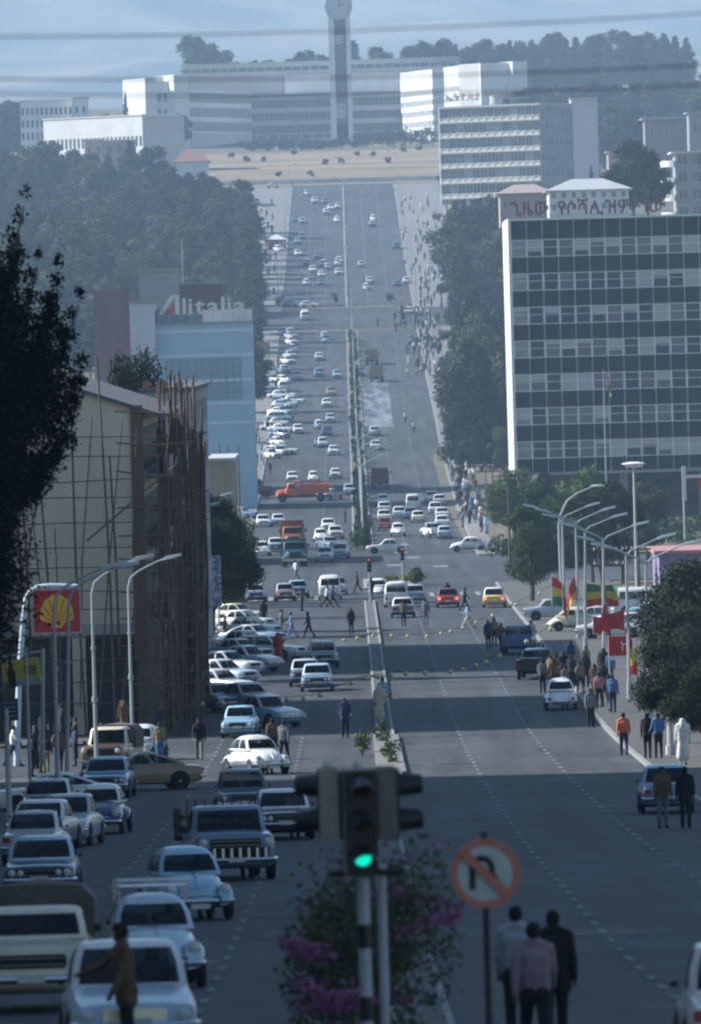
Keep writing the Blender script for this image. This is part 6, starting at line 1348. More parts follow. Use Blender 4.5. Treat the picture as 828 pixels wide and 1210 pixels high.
# left forest
n = 0
for Y in np.arange(1420, 2140, 26):
    xe = -(414 - 292 + 4 - (Y > 1950) * 8) * Y / FPX + 2
    xw = -430 * Y / FPX
    x = xe; kk = -1
    while x > xw:
        kk += 1
        k = rng.choice(['eucalyptus', 'eucalyptus', 'conifer', 'round']); px_ = 414 + x * FPX / Y
        hh = rng.uniform(11, 17) * (1.0 if Y > 1600 else .85)
        if Y > 2000 and px_ > 190: hh = min(hh, 9)
        if Y > 1950 and px_ > 255: x -= 9; continue
        tree(k, x, Y + rng.uniform(-12, 12), f'forest tree on the left slope, {ORD[(int(Y) - 1420) // 26]} rank uphill, {ORD[kk % 40]} from the road', hh, 'forest on the left slope', n, z=gz(x, Y) - 1, wide=1.1); n += 1; x -= rng.uniform(4.6, 6.8)
for i, (px, py, Y, h_) in enumerate(((290, 380, 1430, 11), (262, 392, 1380, 12), (300, 400, 1330, 10), (285, 430, 1300, 10), (232, 400, 1330, 12), (190, 420, 1250, 13))): tree('round', X_at(px, Y), Y, f'{ORD[i]} dark tree behind the airline letters counting from the upper road edge', h_, 'trees behind the airline building', i)
for i, (px, Y, h_, k) in enumerate(((236, 545, 8.6, 'round'), (247, 560, 9.0, 'round'), (258, 600, 5.0, 'broad'), (274, 650, 6.2, 'broad'), (255, 640, 6, 'broad'), (240, 600, 8, 'round'))): tree(k, X_at(px, Y), Y, f'dark small tree beyond the scaffolding, {ORD[i]} from the left', h_, 'small trees beyond the scaffolding', i + 3)
for i, (px, Y) in enumerate(((128, 440), (148, 452))): tree('round', X_at(px, Y), Y + 20, f'dark treetop above the cream roof, {["left", "right"][i]} one', 17.2, 'treetops above the cream roof', i + 5, wide=.42)
# hilltop trees behind city hall
spec = [(243, 44, 22, 'round'), (262, 52, 20, 'round'), (277, 62, 18, 'round'), (433, 47, 18, 'conifer'), (420, 60, 15, 'round'), (352, 70, 12, 'round'), (374, 62, 14, 'round'), (463, 57, 15, 'round'), (395, 66, 14, 'round'), (312, 72, 10, 'round'), (330, 73, 10, 'round')]
for i, (px, py, h_, k) in enumerate(spec + [(500 + 13 * j, 46 + 12 * rng.random() - (8 if j > 12 else 0), 20 + 5 * rng.random(), rng.choice(['round', 'round', 'conifer'])) for j in range(26)]):
    Y = 2850 + rng.uniform(-30, 60); x = X_at(px, Y); h_ = max(7, min(24, Z_at(py, Y, px) - gz(x, Y))); tree(k, x, Y, f'hilltop tree behind city hall, {ORD[i]} from the left end', h_, 'trees on the hilltop behind city hall', i, z=gz(x, Y), wide=1.0)
for j in range(9):
    px = -14 + 6 * j; Y = 2480 + 35 * (j % 4); x = X_at(px, Y); tree(rng.choice(['round', 'eucalyptus']), x, Y, f'tree left of the white blocks at the top left, {ORD[j]} from the left', 17, 'trees left of the white blocks', j, wide=1.2)
for j in range(46):
    px = 620 + 5.2 * j; Y = rng.uniform(2100, 2780); x = X_at(px, Y); tree(rng.choice(['round', 'eucalyptus', 'conifer']), x, Y, f'tree of the wood right of the mid-rise block, {ORD[j % 49]} from the left', rng.uniform(13, 19), 'wood right of the mid-rise block', j, wide=1.2)
for i, (px, py, h_, k) in enumerate(((757, 262, 12.5, 'round'), (775, 258, 11, 'round'), (742, 262, 9, 'round'), (688, 215, 12, 'conifer'), (709, 214, 17, 'spire'), (135, 150, 14, 'round'), (162, 150, 20, 'spire'), (150, 155, 11, 'round'), (226, 168, 11, 'round'))):
    Y = (1330 if i < 3 else 1900 if i < 5 else 2440 if i < 8 else 2600); x = X_at(px, Y); z = Z_at({0: 262, 1: 262, 2: 262}.get(i, py), Y, px) if i < 3 else gz(x, Y)
    tree(k, x, Y, ['broad dark tree right of the white villa', 'dark tree nearest the balcony block', 'lower dark tree touching the white villa', 'small tree before the pinkish-white tower', 'narrow dark cypress beside the pinkish-white tower', 'tree left of the pointed one by the white blocks', 'tall pointed cypress behind the white blocks', 'round tree under the pointed cypress', 'round tree covering the left foot of city hall'][i], h_, None, i, z=z)
for i in range(22):
    px = 300 + i * 10.5 + rng.uniform(-3, 3); Y = 2560 + rng.uniform(-20, 20); x = X_at(px, Y); bush('garden_shrub', x, Y, gz(x, Y), (3.5, 3, 3 + 2.5 * (px > 430)), 500, .3, f'shrub in the city hall garden, {ORD[i]} from the left', [LEAF_EUC], None, i, 'bush', 'shrubs before city hall', stem=False)
for i in range(13):
    px = 285 + 18.5 * i; Y = rng.uniform(2200, 2500); x = X_at(px, Y); bush('field_shrub', x, Y, gz(x, Y), (1.3, 1.3, 1.7), 260, .2, f'low shrub scattered over the dry field, {ORD[i]} from the left', [LEAF_EUC], None, 50 + i, 'bush', 'shrubs on the dry field', stem=False)
for i, (px, py) in enumerate(((518, 262), (300, 366), (462, 358), (395, 358), (330, 362), (520, 215))): g = ground(px, py); bush('verge_shrub', g.x, g.y, g.z, (1.3, 1.3, 2.2), 400, .14, f'dark shrub on the far crossing verge, {ORD[i]} one', [LEAF_CON], None, 90 + i, stem=True, group='shrubs near the far crossing')
# low green at the feet of right-hand buildings
for i, (px, py) in enumerate(((600, 600), (625, 612), (660, 610), (700, 605), (735, 600), (770, 610), (800, 605), (820, 625), (785, 590), (745, 630), (680, 590))):
    Y = 780 + i * 7; x = X_at(px, Y); bush('bank_shrub', x, Y, gz(x, Y), (3, 2.5, 2.6), 900, .16, f'shrub on the bank below the office block, {ORD[i]} from the left', [LEAF_GRN], None, 130 + i, 'bush', 'shrubs below the office block', stem=False)
# ------------------------------------------------------------------ near and middle vehicles
# (px, py of the nearest tyres, kind, colour, heading, label, roof colour)
V = [
 (153, 1255, 'sedan_round', 'paleblue', 4, 'pale saloon at the bottom left with a man in brown leaning at its bonnet', 'white'),
 (46, 1196, 'pickup_canvas', 'cream', 0, 'cream pickup with a grey canvas tilt at the bottom left corner', None),
 (181, 1168, 'beetle_rack', 'paleblue', 5, 'pale blue beetle with a roof rack behind the pale saloon', None),
 (220, 1088, 'beetle', 'lightblue', 10, 'light blue beetle without rack, second beetle from the bottom', None),
 (266, 1040, 'pickup_rack', 'greyblue', 7, 'large grey-blue pickup with a staked cargo rack in the left lanes', None),
 (334, 992, 'sedan4', 'black', 3, 'dark saloon with bright bonnet edge right of the staked pickup', 'white'),
 (287, 966, 'wagon_rack', 'teal', 2, 'dark teal estate car with roof rack behind the staked pickup', None),
 (303, 916, 'beetle', 'white', 22, 'white beetle crossing alone in the sun with its left side lit', None),
 (52, 1063, 'sedan4', 'navy', 0, 'dark blue saloon with a pale roof, last parked car before the canvas pickup', 'paleblue'),
 (44, 1022, 'small', 'silver', 176, 'grey saloon seen through its windows, parked behind the dark blue saloon', 'silver'),
 (52, 1006, 'sedan', 'greyblue', -8, 'grey-blue saloon with white roof wedged between parked cars at the left', 'white'),
 (83, 1000, 'sedan_round', 'silver', -6, 'silver rounded saloon in the left parked row', None),
 (122, 986, 'beetle', 'navy', -4, 'navy beetle with a white roof at the outer end of the left parked row', 'white'),
 (60, 974, 'sedan', 'black', 178, 'black saloon with a bright rear window in the left parked row', 'silver'),
 (66, 962, 'fast', 'white', -82, 'long white coupe parked side-on at the left edge', None),
 (129, 943, 'sedan4', 'blue', -3, 'deep blue saloon with pale roof left of the tan fastback', 'lightblue'),
 (168, 934, 'fast', 'tan', -80, 'tan fastback parked side-on with its nose hidden behind the deep blue saloon', None),
 (133, 914, 'jeep', 'brown', -10, 'off-road car with a cream canvas roof behind the deep blue saloon', 'cream'),
 (168, 900, 'beetle', 'silver', -12, 'white-roofed beetle beside the cream canvas roof', 'white'),
 (285, 872, 'small', 'lightblue', -4, 'light blue small saloon behind the two strolling men', None),
 (314, 860, 'sedan_round', 'lightblue', 38, 'silvery blue saloon angled just beyond the light blue small saloon', 'silver'),
 (263, 842, 'compact', 'lightblue', 16, 'pale hatchback left behind the light blue small saloon', 'white'),
 (292, 842, 'sedan', 'silver', 32, 'silver saloon in the angled row above the light blue small saloon', None),
 (262, 824, 'small', 'white', 42, 'white saloon at the street end of the scaffolding, lower one', None),
 (262, 811, 'sedan', 'paleblue', 48, 'pale saloon second from the bottom of the angled row', 'white'),
 (268, 800, 'sedan', 'white', 50, 'white saloon third from the bottom of the angled row', None),
 (292, 794, 'sedan_round', 'silver', 52, 'large silvery saloon poking out of the angled row', 'white'),
 (283, 784, 'sedan', 'greyblue', 52, 'grey-blue car beyond the large silvery saloon', 'silver'),
 (318, 781, 'wagon', 'white', 62, 'white estate car with the man in red at its side', None),
 (290, 773, 'sedan', 'white', 55, 'white car beyond the estate car in the angled row', None), (299, 764, 'fast', 'greyblue', 55, 'long blue-grey car in the angled row beyond the estate car', 'silver'),
 (296, 755, 'sedan', 'silver', 58, 'silver car third from the top of the angled row', None), (288, 746, 'sedan', 'white', 58, 'white car second from the top of the angled row', None), (284, 737, 'compact', 'cream', 58, 'cream car at the top of the angled row', None),
 (375, 817, 'sedan4', 'greyblue', 0, 'dark saloon with four headlamps leading the three oncoming cars', 'paleblue'), (361, 811, 'sedan', 'navy', 0, 'dark saloon close behind on the left of the three oncoming cars', 'silver'), (382, 789, 'wagon', 'teal', 2, 'dark green car at the back of the three oncoming cars', 'silver'),
 (302, 712, 'sedan', 'navy', 3, 'dark blue saloon with white roof waiting leftmost at the junction', 'white'), (337, 711, 'small', 'maroon', 3, 'maroon small car waiting at the junction', 'silver'), (352, 707, 'sedan', 'navy', 3, 'navy saloon overlapping the maroon small car', 'lightblue'),
 (390, 709, 'van', 'white', 0, 'white van waiting at the junction behind the crossing couple', None), (398, 703, 'sedan', 'grey', 0, 'grey car half hidden behind the white van', None),
 (310, 657, 'beetle', 'white', 5, 'white beetle left of the green truck', None), (326, 652, 'sedan', 'greyblue', 0, 'car with white roof squeezed between beetle and green truck', 'white'), (311, 623, 'sedan', 'white', 3, 'white saloon above the beetle left of the green truck', None), (329, 622, 'compact', 'lightblue', 3, 'light blue hatchback above left of the green truck', 'white'),
 (348, 670, 'dump', 'teal', 2, 'dark green truck heading for the junction in the left lanes', None), (346, 650, 'lorry', 'rust', 2, 'rust-orange lorry close behind the dark green truck', None),
 (384, 664, 'sedan', 'white', 0, 'white saloon foremost in the queue right of the green truck', None), (402, 660, 'wagon', 'lightblue', -3, 'light estate car with a lamp lit right of the foremost white saloon', 'white'), (388, 650, 'fast', 'greyblue', 20, 'blue-grey car behind the foremost white saloon', 'silver'),
 (379, 641, 'beetle', 'white', 0, 'white beetle in the queue right of the green truck', None), (396, 637, 'sedan', 'silver', 5, 'silver saloon in the queue right of the green truck', 'white'), (388, 628, 'sedan', 'white', 0, 'white saloon last in the queue right of the green truck', None),
 (358, 593, 'dump', 'orange', -90, 'bright orange dump truck crossing the avenue side-on', None),
 (390, 591, 'sedan', 'silver', 150, 'silver car right behind the orange truck with a lamp lit', 'white'), (413, 585, 'small', 'paleblue', 180, 'pale car at the median behind the orange truck', None),
 # right of the median, beyond the junction
 (452, 598, 'beetle', 'white', 185, 'white beetle at the back left of the right-hand queue', None), (454, 607, 'sedan', 'silver', 180, 'silver saloon second in the leftmost file of the right-hand queue', 'white'), (454, 617, 'sedan', 'white', 180, 'white saloon third in the leftmost file of the right-hand queue', None), (455, 627, 'small', 'red', 180, 'red car in the leftmost file of the right-hand queue', 'maroon'),
 (472, 613, 'sedan', 'paleblue', 180, 'pale saloon in the second file of the right-hand queue', 'white'), (488, 603, 'van', 'white', 180, 'white van with people behind in the right-hand queue', None), (485, 614, 'sedan', 'greyblue', 180, 'grey-blue car below the white van in the right-hand queue', None), (494, 618, 'compact', 'cream', 180, 'cream hatchback in the middle of the right-hand queue', 'white'),
 (470, 634, 'beetle', 'white', 182, 'white beetle nearest the junction in the right-hand queue', None), (510, 594, 'sedan', 'white', 180, 'white car at the top of the rightmost file', None), (519, 598, 'sedan', 'silver', 180, 'silver car at the top right of the rightmost file', 'white'), (514, 608, 'wagon', 'white', 180, 'white estate car in the rightmost file', None), (522, 614, 'sedan', 'white', 180, 'white saloon beside the estate car in the rightmost file', None),
 (522, 624, 'sedan', 'paleblue', 182, 'pale blue saloon lower in the rightmost file', 'white'), (512, 636, 'pickup', 'white', 195, 'white pickup turned slightly at the foot of the rightmost file', None), (525, 637, 'compact', 'lightblue', 180, 'light blue hatchback at the foot of the rightmost file', 'white'),
 (458, 654, 'sedan', 'white', -90, 'white saloon crossing the junction side-on to the left', None), (554, 652, 'beetle', 'white', -90, 'white beetle crossing the junction side-on to the left', None),
 (447, 706, 'beetle', 'white', 180, 'white beetle beside the median tip', None), (469, 718, 'van', 'white', 178, 'white van behind the black-booted saloon at the junction', None), (476, 730, 'sedan', 'navy', 180, 'dark saloon with white roof at the junction behind the man in khaki', 'white'), (490, 713, 'sedan', 'greyblue', 180, 'grey-blue saloon right of the white van', 'silver'),
 (529, 718, 'sedan', 'red', 180, 'red saloon with glowing tail lamps leaving the junction', 'maroon'), (584, 718, 'wagon', 'yellow', 178, 'yellow estate car with white roof and glowing tail lamps', 'white'),
 (613, 773, 'pickup', 'blue', 176, 'blue pickup parked at the right kerb with people beside it', None), (634, 803, 'pickup', 'black', 174, 'dark grey pickup parked behind the blue one at the right kerb', 'greyblue'),
 (662, 839, 'beetle', 'white', 180, 'white beetle parked at the right kerb amid pedestrians', None), (786, 961, 'sedan_round', 'greyblue', 180, 'grey-blue saloon parked at the right kerb behind two men', 'lightblue'), (886, 1268, 'sedan_round', 'white', 180, 'white car cut off by the bottom right corner', None),
 (760, 730, 'van', 'white', 95, 'white bus-like van parked behind the right flags', None), (706, 745, 'sedan', 'white', 90, 'white saloon parked side-on behind the tricolour banner', None), (655, 735, 'sedan', 'silver', 90, 'silver car parked under the street tree', None), (722, 757, 'sedan', 'white', 80, 'white car glimpsed below the red flags', None), (682, 748, 'beetle', 'cream', 90, 'cream beetle parked behind the lamp poles', None), (748, 752, 'fast', 'white', 95, 'white coupe behind the red panel', None),
 (780, 735, 'sedan', 'lightblue', 90, 'light blue car at the far right car park', 'white'), (690, 590, 'sedan', 'silver', 90, 'silver car parked under the office block', None), (672, 583, 'sedan', 'white', 90, 'white-roofed car at the foot of the office block', None),
]
for px, py, kind, c, hd, lab, roof in V:
    car(px, py, kind, c, hd, lab, roof=roof, lit=('glowing' in lab or 'lamp lit' in lab))
# ------------------------------------------------------------------ far vehicles, read off the photograph: (px, py, heading, colour, kind)
def Z4(*a): return [(280 + x / 2.957, 180 + y / 2.957, *r) for x, y, *r in a]
def Z6(*a): return [(280 + x / 2.957, 380 + y / 2.957, *r) for x, y, *r in a]
W_, S_, B_, D_ = 'white', 'silver', 'lightblue', 'greyblue'
FAR = [
 ('coming down above the far crossing', 'oncoming cars above the far crossing', Z4((245, 152, 0, S_), (272, 178, 0, W_), (308, 180, 0, D_), (352, 198, 0, W_), (327, 203, 0, W_), (312, 218, 0, S_), (350, 246, 0, W_), (227, 250, 0, S_), (205, 244, 0, D_), (228, 304, 0, S_), (212, 320, 0, B_), (213, 363, 5, W_), (243, 398, 0, D_), (283, 372, 0, D_), (357, 388, 0, W_), (351, 397, 0, S_), (302, 400, 0, W_), (318, 412, 0, D_), (265, 420, 0, W_), (295, 438, 0, W_), (355, 430, 0, 'cream'), (243, 467, 0, S_), (295, 467, 0, D_))),
 ('at the far crossing', 'cars at the far crossing', Z4((187, 542, 20, D_), (253, 544, 80, W_), (238, 588, 0, W_, 'van'), (187, 643, 0, S_), (160, 640, 0, B_), (307, 655, 0, D_))),
 ('driving uphill above the far crossing', 'cars driving uphill', Z4((476, 240, 180, W_), (473, 260, 180, D_), (434, 403, 180, S_), (464, 460, 180, W_), (452, 483, 180, S_), (556, 337, 180, D_), (559, 470, 180, D_), (600, 566, 180, W_), (592, 460, 180, W_))),
 ('parked on the left verge of the upper road', 'cars on the upper left verge', Z4((65, 300, 90, S_), (80, 362, 60, B_), (60, 405, 60, B_), (125, 127, 90, W_), (147, 350, 20, W_), (103, 266, 30, W_), (70, 184, 0, S_), (90, 380, 40, D_), (48, 330, 60, S_), (57, 295, 60, D_))),
 ('in the left parked column by the pale blue building', 'cars parked along the left kerb below the far crossing', Z6((188, 62, 20, S_), (190, 82, 20, W_), (193, 108, 15, W_), (185, 130, 15, S_), (178, 150, 20, W_), (165, 182, 20, D_), (210, 204, 0, B_), (125, 218, 40, S_), (160, 218, 30, W_), (165, 246, 0, W_, 'van'), (172, 270, 60, W_), (195, 290, 70, W_), (150, 272, 60, S_), (158, 305, 60, B_), (180, 300, 60, S_), (150, 350, 60, D_), (140, 368, 70, W_), (125, 384, 75, W_), (155, 390, 60, S_), (150, 410, 40, D_), (140, 438, 30, W_), (165, 466, 75, W_), (120, 480, 30, W_), (140, 470, 40, S_), (150, 330, 50, S_), (60, 210, 80, B_), (130, 260, 75, S_))),
 ('oncoming between far crossing and orange truck', 'oncoming cars between the crossings', Z6((310, 76, 0, D_), (288, 137, 0, S_), (286, 194, 0, D_), (350, 199, 0, B_), (328, 260, 0, 'tan'), (314, 300, 0, W_), (327, 354, 0, S_), (286, 378, 0, D_), (314, 400, 0, 'navy'), (214, 392, 0, W_), (287, 438, 0, D_), (338, 468, 0, W_), (345, 550, 0, S_), (268, 562, 0, W_), (195, 562, 0, W_), (300, 440, 0, S_))),
 ('waiting behind the orange truck on its left', 'cars left of the orange truck', [(287, 600, 80, S_), (285, 615, 60, D_)]),
 ('at the median beside the wet patch', 'cars near the wet patch', Z6((480, 400, 180, S_), (485, 450, 180, W_), (430, 190, 0, D_))),
]
CN = {'white': 'white', 'silver': 'silver', 'lightblue': 'light blue', 'greyblue': 'dark', 'cream': 'cream', 'tan': 'tan', 'navy': 'navy'}
kinds = ['sedan', 'sedan_round', 'beetle', 'small', 'compact', 'wagon', 'sedan']
for where, grp, lst in FAR:
    lst = sorted(lst, key=lambda t: t[1]); cnt = {}
    for i, t in enumerate(lst):
        kd = t[4] if len(t) > 4 else kinds[(i * 5 + len(lst)) % 7]; wd = {'beetle': 'beetle', 'van': 'minibus', 'wagon': 'estate car', 'compact': 'hatchback'}.get(kd, 'saloon')
        k = cnt[(t[3], wd)] = cnt.get((t[3], wd), 0) + 1
        car(t[0], t[1], kd, t[3], t[2] + random.uniform(-3, 3), f'{CN[t[3]]} {wd} {where}, {ORD[k - 1]} from top', group=grp, far=True, roof=('white' if t[3] in ('silver', 'greyblue') and i % 2 else None))
car(280 + 472 / 2.957, 380 + 152 / 2.957, 'dump', 'mustard', 180, 'upper of two mustard lorries on the right of the median', far=True); car(280 + 488 / 2.957, 380 + 212 / 2.957, 'dump', 'mustard', 180, 'lower of two mustard lorries above the wet patch', far=True)
car(449, 578, 'dump', 'maroon', 180, 'dark red lorry beside the median right of the orange truck', far=True); car(291, 590, 'lorry', 'brown', 100, 'brown lorry half hidden on the left pavement', far=True)
def kiosk():
    g = ground(327, 294); r = thing('market_stall', 'red and white stall on the upper road left verge', 'market stall', (g.x, g.y, g.z + .1)); m = MB(); m.bb(-2, 2, -1.4, 1.4, 0, 1.9); obj('counter', m, FR, r, None, 0); m = MB(); m.add([(-2.5, -1.9, 1.95), (2.5, -1.9, 1.95), (2.5, 1.9, 1.95), (-2.5, 1.9, 1.95), (0, 0, 3.2)], [(0, 1, 4), (1, 2, 4), (2, 3, 4), (3, 0, 4), (3, 2, 1, 0)]); obj('awning', m, WHITEW, r, None, 0)
kiosk()
def hoarding(px, py, Y, w_, h_, m_, lab, post=3.0):
    p = at(px, py, Y); r = thing('signboard', lab, 'sign', p); m = MB(); m.bb(0, w_, 0, .12, -h_, 0); obj('panel', m, m_, r, None, 0); m = MB(); [m.tube([(x, .15, -h_ - post), (x, .15, 0)], .06, 6) for x in (.2, w_ - .2)]; obj('post', m, STEEL, r); return r
hoarding(302, 404, 1330, 2.2, 2.0, mat('ochre_board', (.3, .17, .08), .7, .1), 'small ochre board at the left kerb by the parked column')
hoarding(266, 672, 600, 1.3, 3.0, mat('olive_board', (.16, .15, .07), .7, .15), 'olive upright board with a dark oval beyond the scaffolding', 1.5)
hoarding(240, 657, 540, 1.1, 3.2, mat('navy_board', (.04, .07, .13), .6, .3, 3, col2=(.3, .35, .38), cs=.15), 'dark blue upright shop sign with pale shapes beyond the scaffolding', 1.2)
def umbrella():
    g = ground(277, 712); r = thing('street_awning', 'red, white and yellow awning hanging over the pavement beyond the scaffolding', 'awning', (g.x - 1.5, g.y, g.z + .1)); m = MB(); m.add([(0, 0, 2.6), (2.6, 0, .9), (2.6, 1.5, .9), (0, 1.5, 2.6), (0, 0, 1.7), (1.7, 0, .6), (1.7, 1.5, .6), (0, 1.5, 1.7)], [(0, 1, 2, 3), (4, 5, 1, 0), (7, 6, 5, 4)]); obj('awning_cloth', m, FR, r, None, 0); m = MB(); m.tube([(0, 0, 0), (0, 0, 2.7)], .05, 6); obj('post', m, STEEL, r)
umbrella()

# ------------------------------------------------------------------ people, near and middle
PN = [  # px, py(feet), heading, pose, top, trousers, label, options
 (152, 1262, -80, 'reach', 'brown', 'black', 'man in a brown jacket reaching towards the car bonnet at the bottom left', dict(near=True, jacket=True)),
 (613, 1238, 170, 'stand', 'palegrey', 'dark', 'man in a pale shirt, leftmost of the three walking away at the bottom', dict(near=True)),
 (634, 1262, 185, 'walk', 'lilac', 'black', 'middle figure of the three at the bottom with a dull lilac top', dict(near=True)),
 (657, 1240, 182, 'walk2', 'black', 'black', 'man all in black, rightmost of the three walking away at the bottom', dict(near=True, jacket=True)),
 (783, 978, 10, 'stand', 'brown', 'grey', 'left of the two men before the parked grey-blue saloon, in a brown top', dict(near=True)), (810, 978, 180, 'stand', 'black', 'black', 'right of the two men before the parked grey-blue saloon, all in black', dict(near=True, jacket=True)),
 (737, 893, 180, 'walk', 'orange', 'navy', 'walker with orange shoulders on the right kerb', dict(near=True)), (698, 860, 10, 'stand', 'grey', 'black', 'man in a pale shirt walking off the right kerb', dict(near=True)),
 (765, 900, 170, 'stand', 'black', 'dark', 'dark dressed man left of the white-shawled woman', {}), (778, 900, 190, 'pocket', 'blue', 'dark', 'man in blue beside the post on the right', {}), (807, 908, 180, 'stand', 'white', 'white', 'woman wrapped in a white shawl at the right', dict(dress=True)),
 (408, 872, 5, 'pocket', 'navy', 'black', 'man in a dark coat standing in the left lanes', dict(near=True, jacket=True)), (449, 858, 170, 'stand', 'cream', 'cream', 'person in cream on the thin median', dict(dress=True)), (453, 848, 180, 'stand', 'lightblue', 'grey', 'person in light blue just behind the one in cream on the median', {}),
 (336, 902, 160, 'walk2', 'grey', 'dark', 'man in grey strolling right of the light blue small saloon', dict(near=True)), (323, 898, 190, 'walk', 'brown', 'black', 'man in dark brown strolling left of the one in grey', dict(near=True)), (236, 898, 0, 'walk', 'black', 'grey', 'pedestrian in a black top before the scaffolding', dict(near=True)), (190, 905, 180, 'stand', 'khaki', 'blue', 'person in khaki and jeans beside the white-roofed beetle', {}),
 (329, 783, 180, 'stand', 'red', 'red', 'person in red beside the white estate car', dict(dress=True)), (365, 754, -100, 'walk', 'dark', 'black', 'dark dressed man walking left across the junction', {}), (345, 755, -90, 'walk2', 'lightblue', 'blue', 'person in light blue left of the dark walker', {}), (333, 752, 90, 'pocket', 'grey', 'grey', 'person in grey behind the light blue one', {}), (312, 740, 180, 'stand', 'black', 'dark', 'dark figure above the angled parked row', {}),
 (415, 750, 0, 'stand', 'dark', 'dark', 'man standing alone on the junction near the median tip', {}), (357, 722, 90, 'stand', 'black', 'black', 'dark man before the navy saloon at the junction', {}), (386, 718, 90, 'stride', 'white', 'black', 'left of the crossing couple before the white van', {}), (393, 718, 90, 'stride', 'navy', 'black', 'right of the crossing couple before the white van', {}), (350, 685, -60, 'walk', 'white', 'grey', 'person in white before the green truck', {}),
 (477, 740, 180, 'pocket', 'khaki', 'dark', 'man in khaki behind the dark saloon at the junction', {}), (503, 738, 170, 'stand', 'grey', 'grey', 'man in grey crossing right of the dark saloon', {}), (553, 743, -90, 'stride', 'lightblue', 'cream', 'person in light blue striding left with a bag', {}), (549, 722, 90, 'walk', 'black', 'black', 'dark pedestrian above the striding one', {}), (529, 716, 180, 'stand', 'black', 'black', 'dark pedestrian just before the red saloon', {}), (439, 712, 180, 'pocket', 'dark', 'dark', 'dark figure at the median tip traffic light', {}),
 (577, 768, 180, 'stand', 'navy', 'dark', 'person in navy left of the blue pickup', {}), (584, 764, 180, 'pocket', 'khaki', 'dark', 'person in khaki left of the blue pickup', {}), (592, 770, 160, 'walk', 'brown', 'black', 'person in brown at the blue pickup corner', {}), (628, 768, 180, 'stand', 'cream', 'dark', 'person in cream right of the blue pickup', {}), (641, 820, 180, 'stand', 'grey', 'dark', 'man in grey beside the dark pickup', {}), (642, 800, 180, 'stand', 'tan', 'dark', 'person with pale cap above the man in grey', {}),
 (667, 838, 180, 'stand', 'lightblue', 'dark', 'person in front of the parked white beetle', {}), (724, 845, 170, 'stand', 'blue', 'navy', 'person in blue among those left of the dark bush', dict(near=True)), (708, 840, 180, 'walk', 'pink', 'dark', 'person in pink beside the lamp pole', {}), (703, 830, 180, 'stand', 'brown', 'dark', 'person in brown by the lamp pole', {}), (569, 625, 180, 'stand', 'red', 'dark', 'person in bright red at the far right corner', {}),
]
for px, py, hd, ps, a, b_, lab, o in PN: person(px, py, hd, ps, a, b_, lab, **o)
# drivers behind windscreens of the nearest cars
def driver(px, py, c, head, hd, lab, side=.33, y=-.1, z=.62):
    g = ground(px, py); Y = g.y + 1.35; X = g.x * Y / g.y; q = Matrix.Rotation(R(hd), 4, 'Z') @ Vector((side, y, 0)); put_person(X + q.x, Y + q.y, prof(Y) + z, R(hd), 'seat', c, 'dark', lab)
for px, py, c, hd, lab, sd_, yy in ((153, 1255, 'dark', 4, 'driver behind the windscreen of the pale saloon bottom left', .33, .05), (181, 1168, 'grey', 5, 'driver of the pale blue beetle with roof rack', .3, -.1), (220, 1088, 'dark', 10, 'driver of the light blue beetle', .3, -.1), (334, 992, 'white', 3, 'driver of the dark saloon right of the staked pickup', .33, .05), (303, 916, 'dark', 22, 'driver of the white beetle in the sun', .3, -.1), (266, 1040, 'brown', 12, 'driver of the staked pickup', .4, -.2)): driver(px, py, c, 0, hd, lab, sd_, yy)
# crowds
def crowd(n, reg, where, grp, tops, seed, heads=(0, 180, 90, -90), side=None):
    rng = random.Random(seed)
    for i in range(n):
        px, py = reg(rng); c = rng.choice(tops); g = ground(px, py)
        put_person(g.x, g.y, zgr(g.x, g.y), R(rng.choice(heads) + rng.uniform(-25, 25)), rng.choice(['stand', 'walk', 'walk2', 'pocket', 'stand']), c, rng.choice(['dark', 'dark', 'grey', 'black', 'navy', 'khaki']), f'small figure in {c.replace("lightb", "light b")} {where}', group=f'{grp} in {c}', dress=rng.random() < .12, h=rng.uniform(.92, 1.04))
MIX = ['white', 'dark', 'grey', 'blue', 'dark', 'white', 'lightblue', 'brown', 'dark', 'khaki', 'cream']
def poly(x0, x1, y0, y1, sk=0.0): return lambda r: ((lambda t: (r.uniform(x0, x1) + sk * (t - .5) , y0 + (y1 - y0) * t))(r.random()))
crowd(76, poly(538, 566, 548, 634, 20), 'in the dense crowd on the right pavement beyond the junction', 'crowd on the right pavement', MIX, 1)
crowd(34, poly(480, 522, 402, 448), 'in the crowd on the road right of the mustard lorries', 'crowd right of the mustard lorries', MIX, 2)
crowd(20, poly(474, 516, 232, 300), 'on the pale ground right of the upper road', 'people right of the upper road', MIX, 3)
crowd(26, poly(500, 524, 300, 420), 'on the right pavement under the dark tree row', 'people under the dark tree row', MIX, 4)
crowd(20, poly(468, 520, 366, 392), 'standing on the road below the far crossing', 'people below the far crossing', MIX, 5)
crowd(14, poly(290, 332, 232, 350), 'on the left verge of the upper road', 'people on the upper left verge', MIX, 6)
crowd(22, poly(290, 322, 500, 606, -20), 'on the left pavement before the pale blue building', 'people on the left pavement', MIX, 7)
crowd(7, lambda r: r.choice([(497, 508), (479, 500), (486, 566), (446, 385), (482, 408), (385, 392), (489, 512), (415, 640), (408, 618), (422, 700)]), 'scattered on the far roadway', 'people on the far roadway', ['dark', 'grey', 'white'], 8)
crowd(15, poly(650, 694, 796, 828, 0), 'in the knot of people beside the parked white beetle', 'knot of people by the right kerb', ['dark', 'black', 'brown', 'khaki', 'navy'], 9, heads=(180,))
crowd(6, poly(700, 732, 800, 845), 'among the passers-by under the red panel', 'passers-by under the red panel', ['dark', 'navy', 'brown', 'blue'], 10, heads=(180, 0))
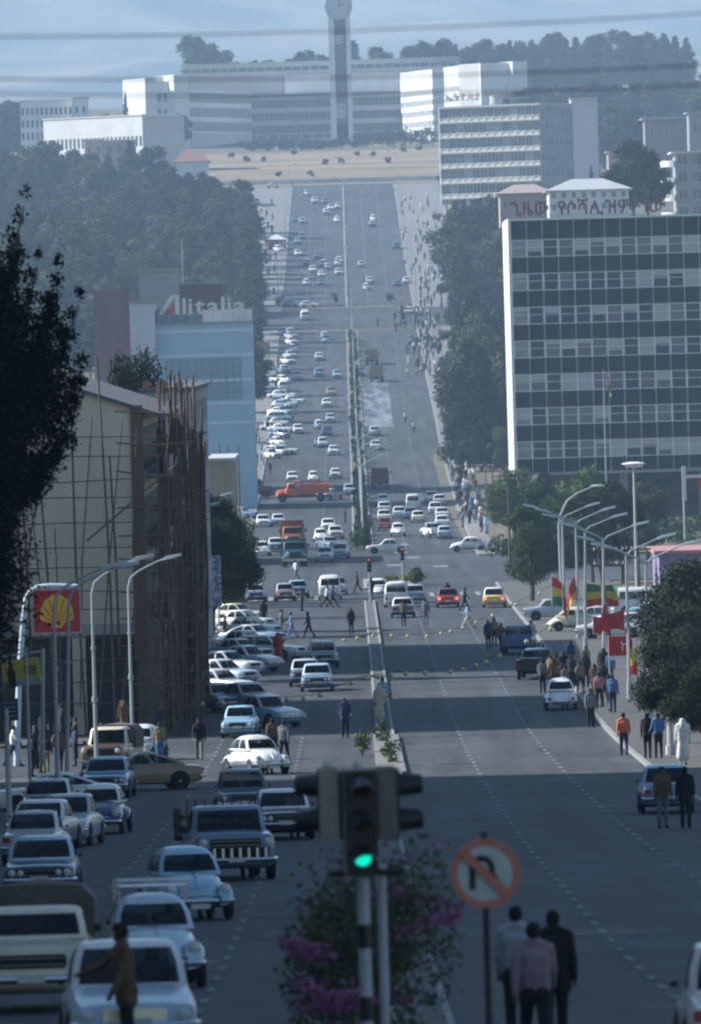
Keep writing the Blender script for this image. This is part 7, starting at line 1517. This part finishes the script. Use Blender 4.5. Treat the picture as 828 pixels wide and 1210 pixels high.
crowd(16, poly(14, 150, 872, 925, 0), 'in the shade under the petrol sign', 'people under the petrol sign', ['dark', 'black', 'white', 'brown', 'grey', 'navy'], 11)
crowd(9, poly(240, 262, 690, 760, 10), 'in the shade at the far end of the scaffolding', 'people beyond the scaffolding', ['dark', 'white', 'brown'], 12)
dc = MB(); rng = random.Random(31)
for i in range(150):
    px, py = rng.choice([(rng.uniform(474, 520), rng.uniform(235, 330)), (rng.uniform(496, 522), rng.uniform(320, 420)), (rng.uniform(480, 522), rng.uniform(398, 440)), (rng.uniform(292, 326), rng.uniform(250, 350)), (rng.uniform(466, 520), rng.uniform(368, 392))])
    g = ground(px, py); z = zgr(g.x, g.y); st_ = rng.uniform(.05, .28); c_ = rng.choice([0, 0, 0, 1, 2])
    for s in (-1, 1): dc.tube([(g.x + s * .09, g.y + s * st_, z), (g.x + s * .07, g.y, z + .85)], [.07, .1], 5, 0); dc.tube([(g.x + s * .2, g.y, z + 1.4), (g.x + s * .26, g.y - s * st_, z + .85)], [.06, .045], 4, c_)
    dc.tube([(g.x, g.y, z + .8), (g.x, g.y, z + 1.2), (g.x, g.y, z + 1.48)], [.16, .19, .09], 6, c_); dc.ball((g.x, g.y, z + 1.62), (.1, .1, .13), 3, 6, 4)
tag(obj('distant_crowd', dc, [cloth('dark'), cloth('white'), cloth('grey'), SKIN]), kind='stuff')
# leaves and litter specks on the asphalt
m = MB(); rng = random.Random(4)
for i in range(130):
    Y = rng.uniform(400, 700); x = rng.uniform(2.5, 11); s_ = rng.uniform(.04, .11); z = prof(Y) + .012; m.add([(x - s_, Y - s_, z), (x + s_, Y - s_ * .6, z + .02), (x + s_ * .5, Y + s_, z)], [(0, 1, 2)])
tag(obj('road_litter', m, DARK, smooth=0), kind='stuff')

# ------------------------------------------------------------------ haze
def haze():
    m = bpy.data.materials.new('haze_air'); m.use_nodes = True; t = m.node_tree; t.nodes.clear(); o = t.nodes.new('ShaderNodeOutputMaterial'); v = t.nodes.new('ShaderNodeVolumePrincipled')
    v.inputs['Color'].default_value = HAZE_COL; v.inputs['Density'].default_value = HAZE_D; v.inputs['Anisotropy'].default_value = .25
    t.links.new(v.outputs[0], o.inputs['Volume']); zmin = float(PZ.min()) - 8; zt = max(CAMZ + 400, max((o.matrix_world @ Vector(c)).z for o in [bpy.data.objects['mountain_range']] for c in o.bound_box) + 5)
    mb = MB(); mb.bb(-2700, 2700, -200, 11100, zmin, zt); tag(obj('haze', mb, m, smooth=0), kind='stuff')
HAZE_COL = (.5, .71, .95, 1); HAZE_D = 0.000135
haze()
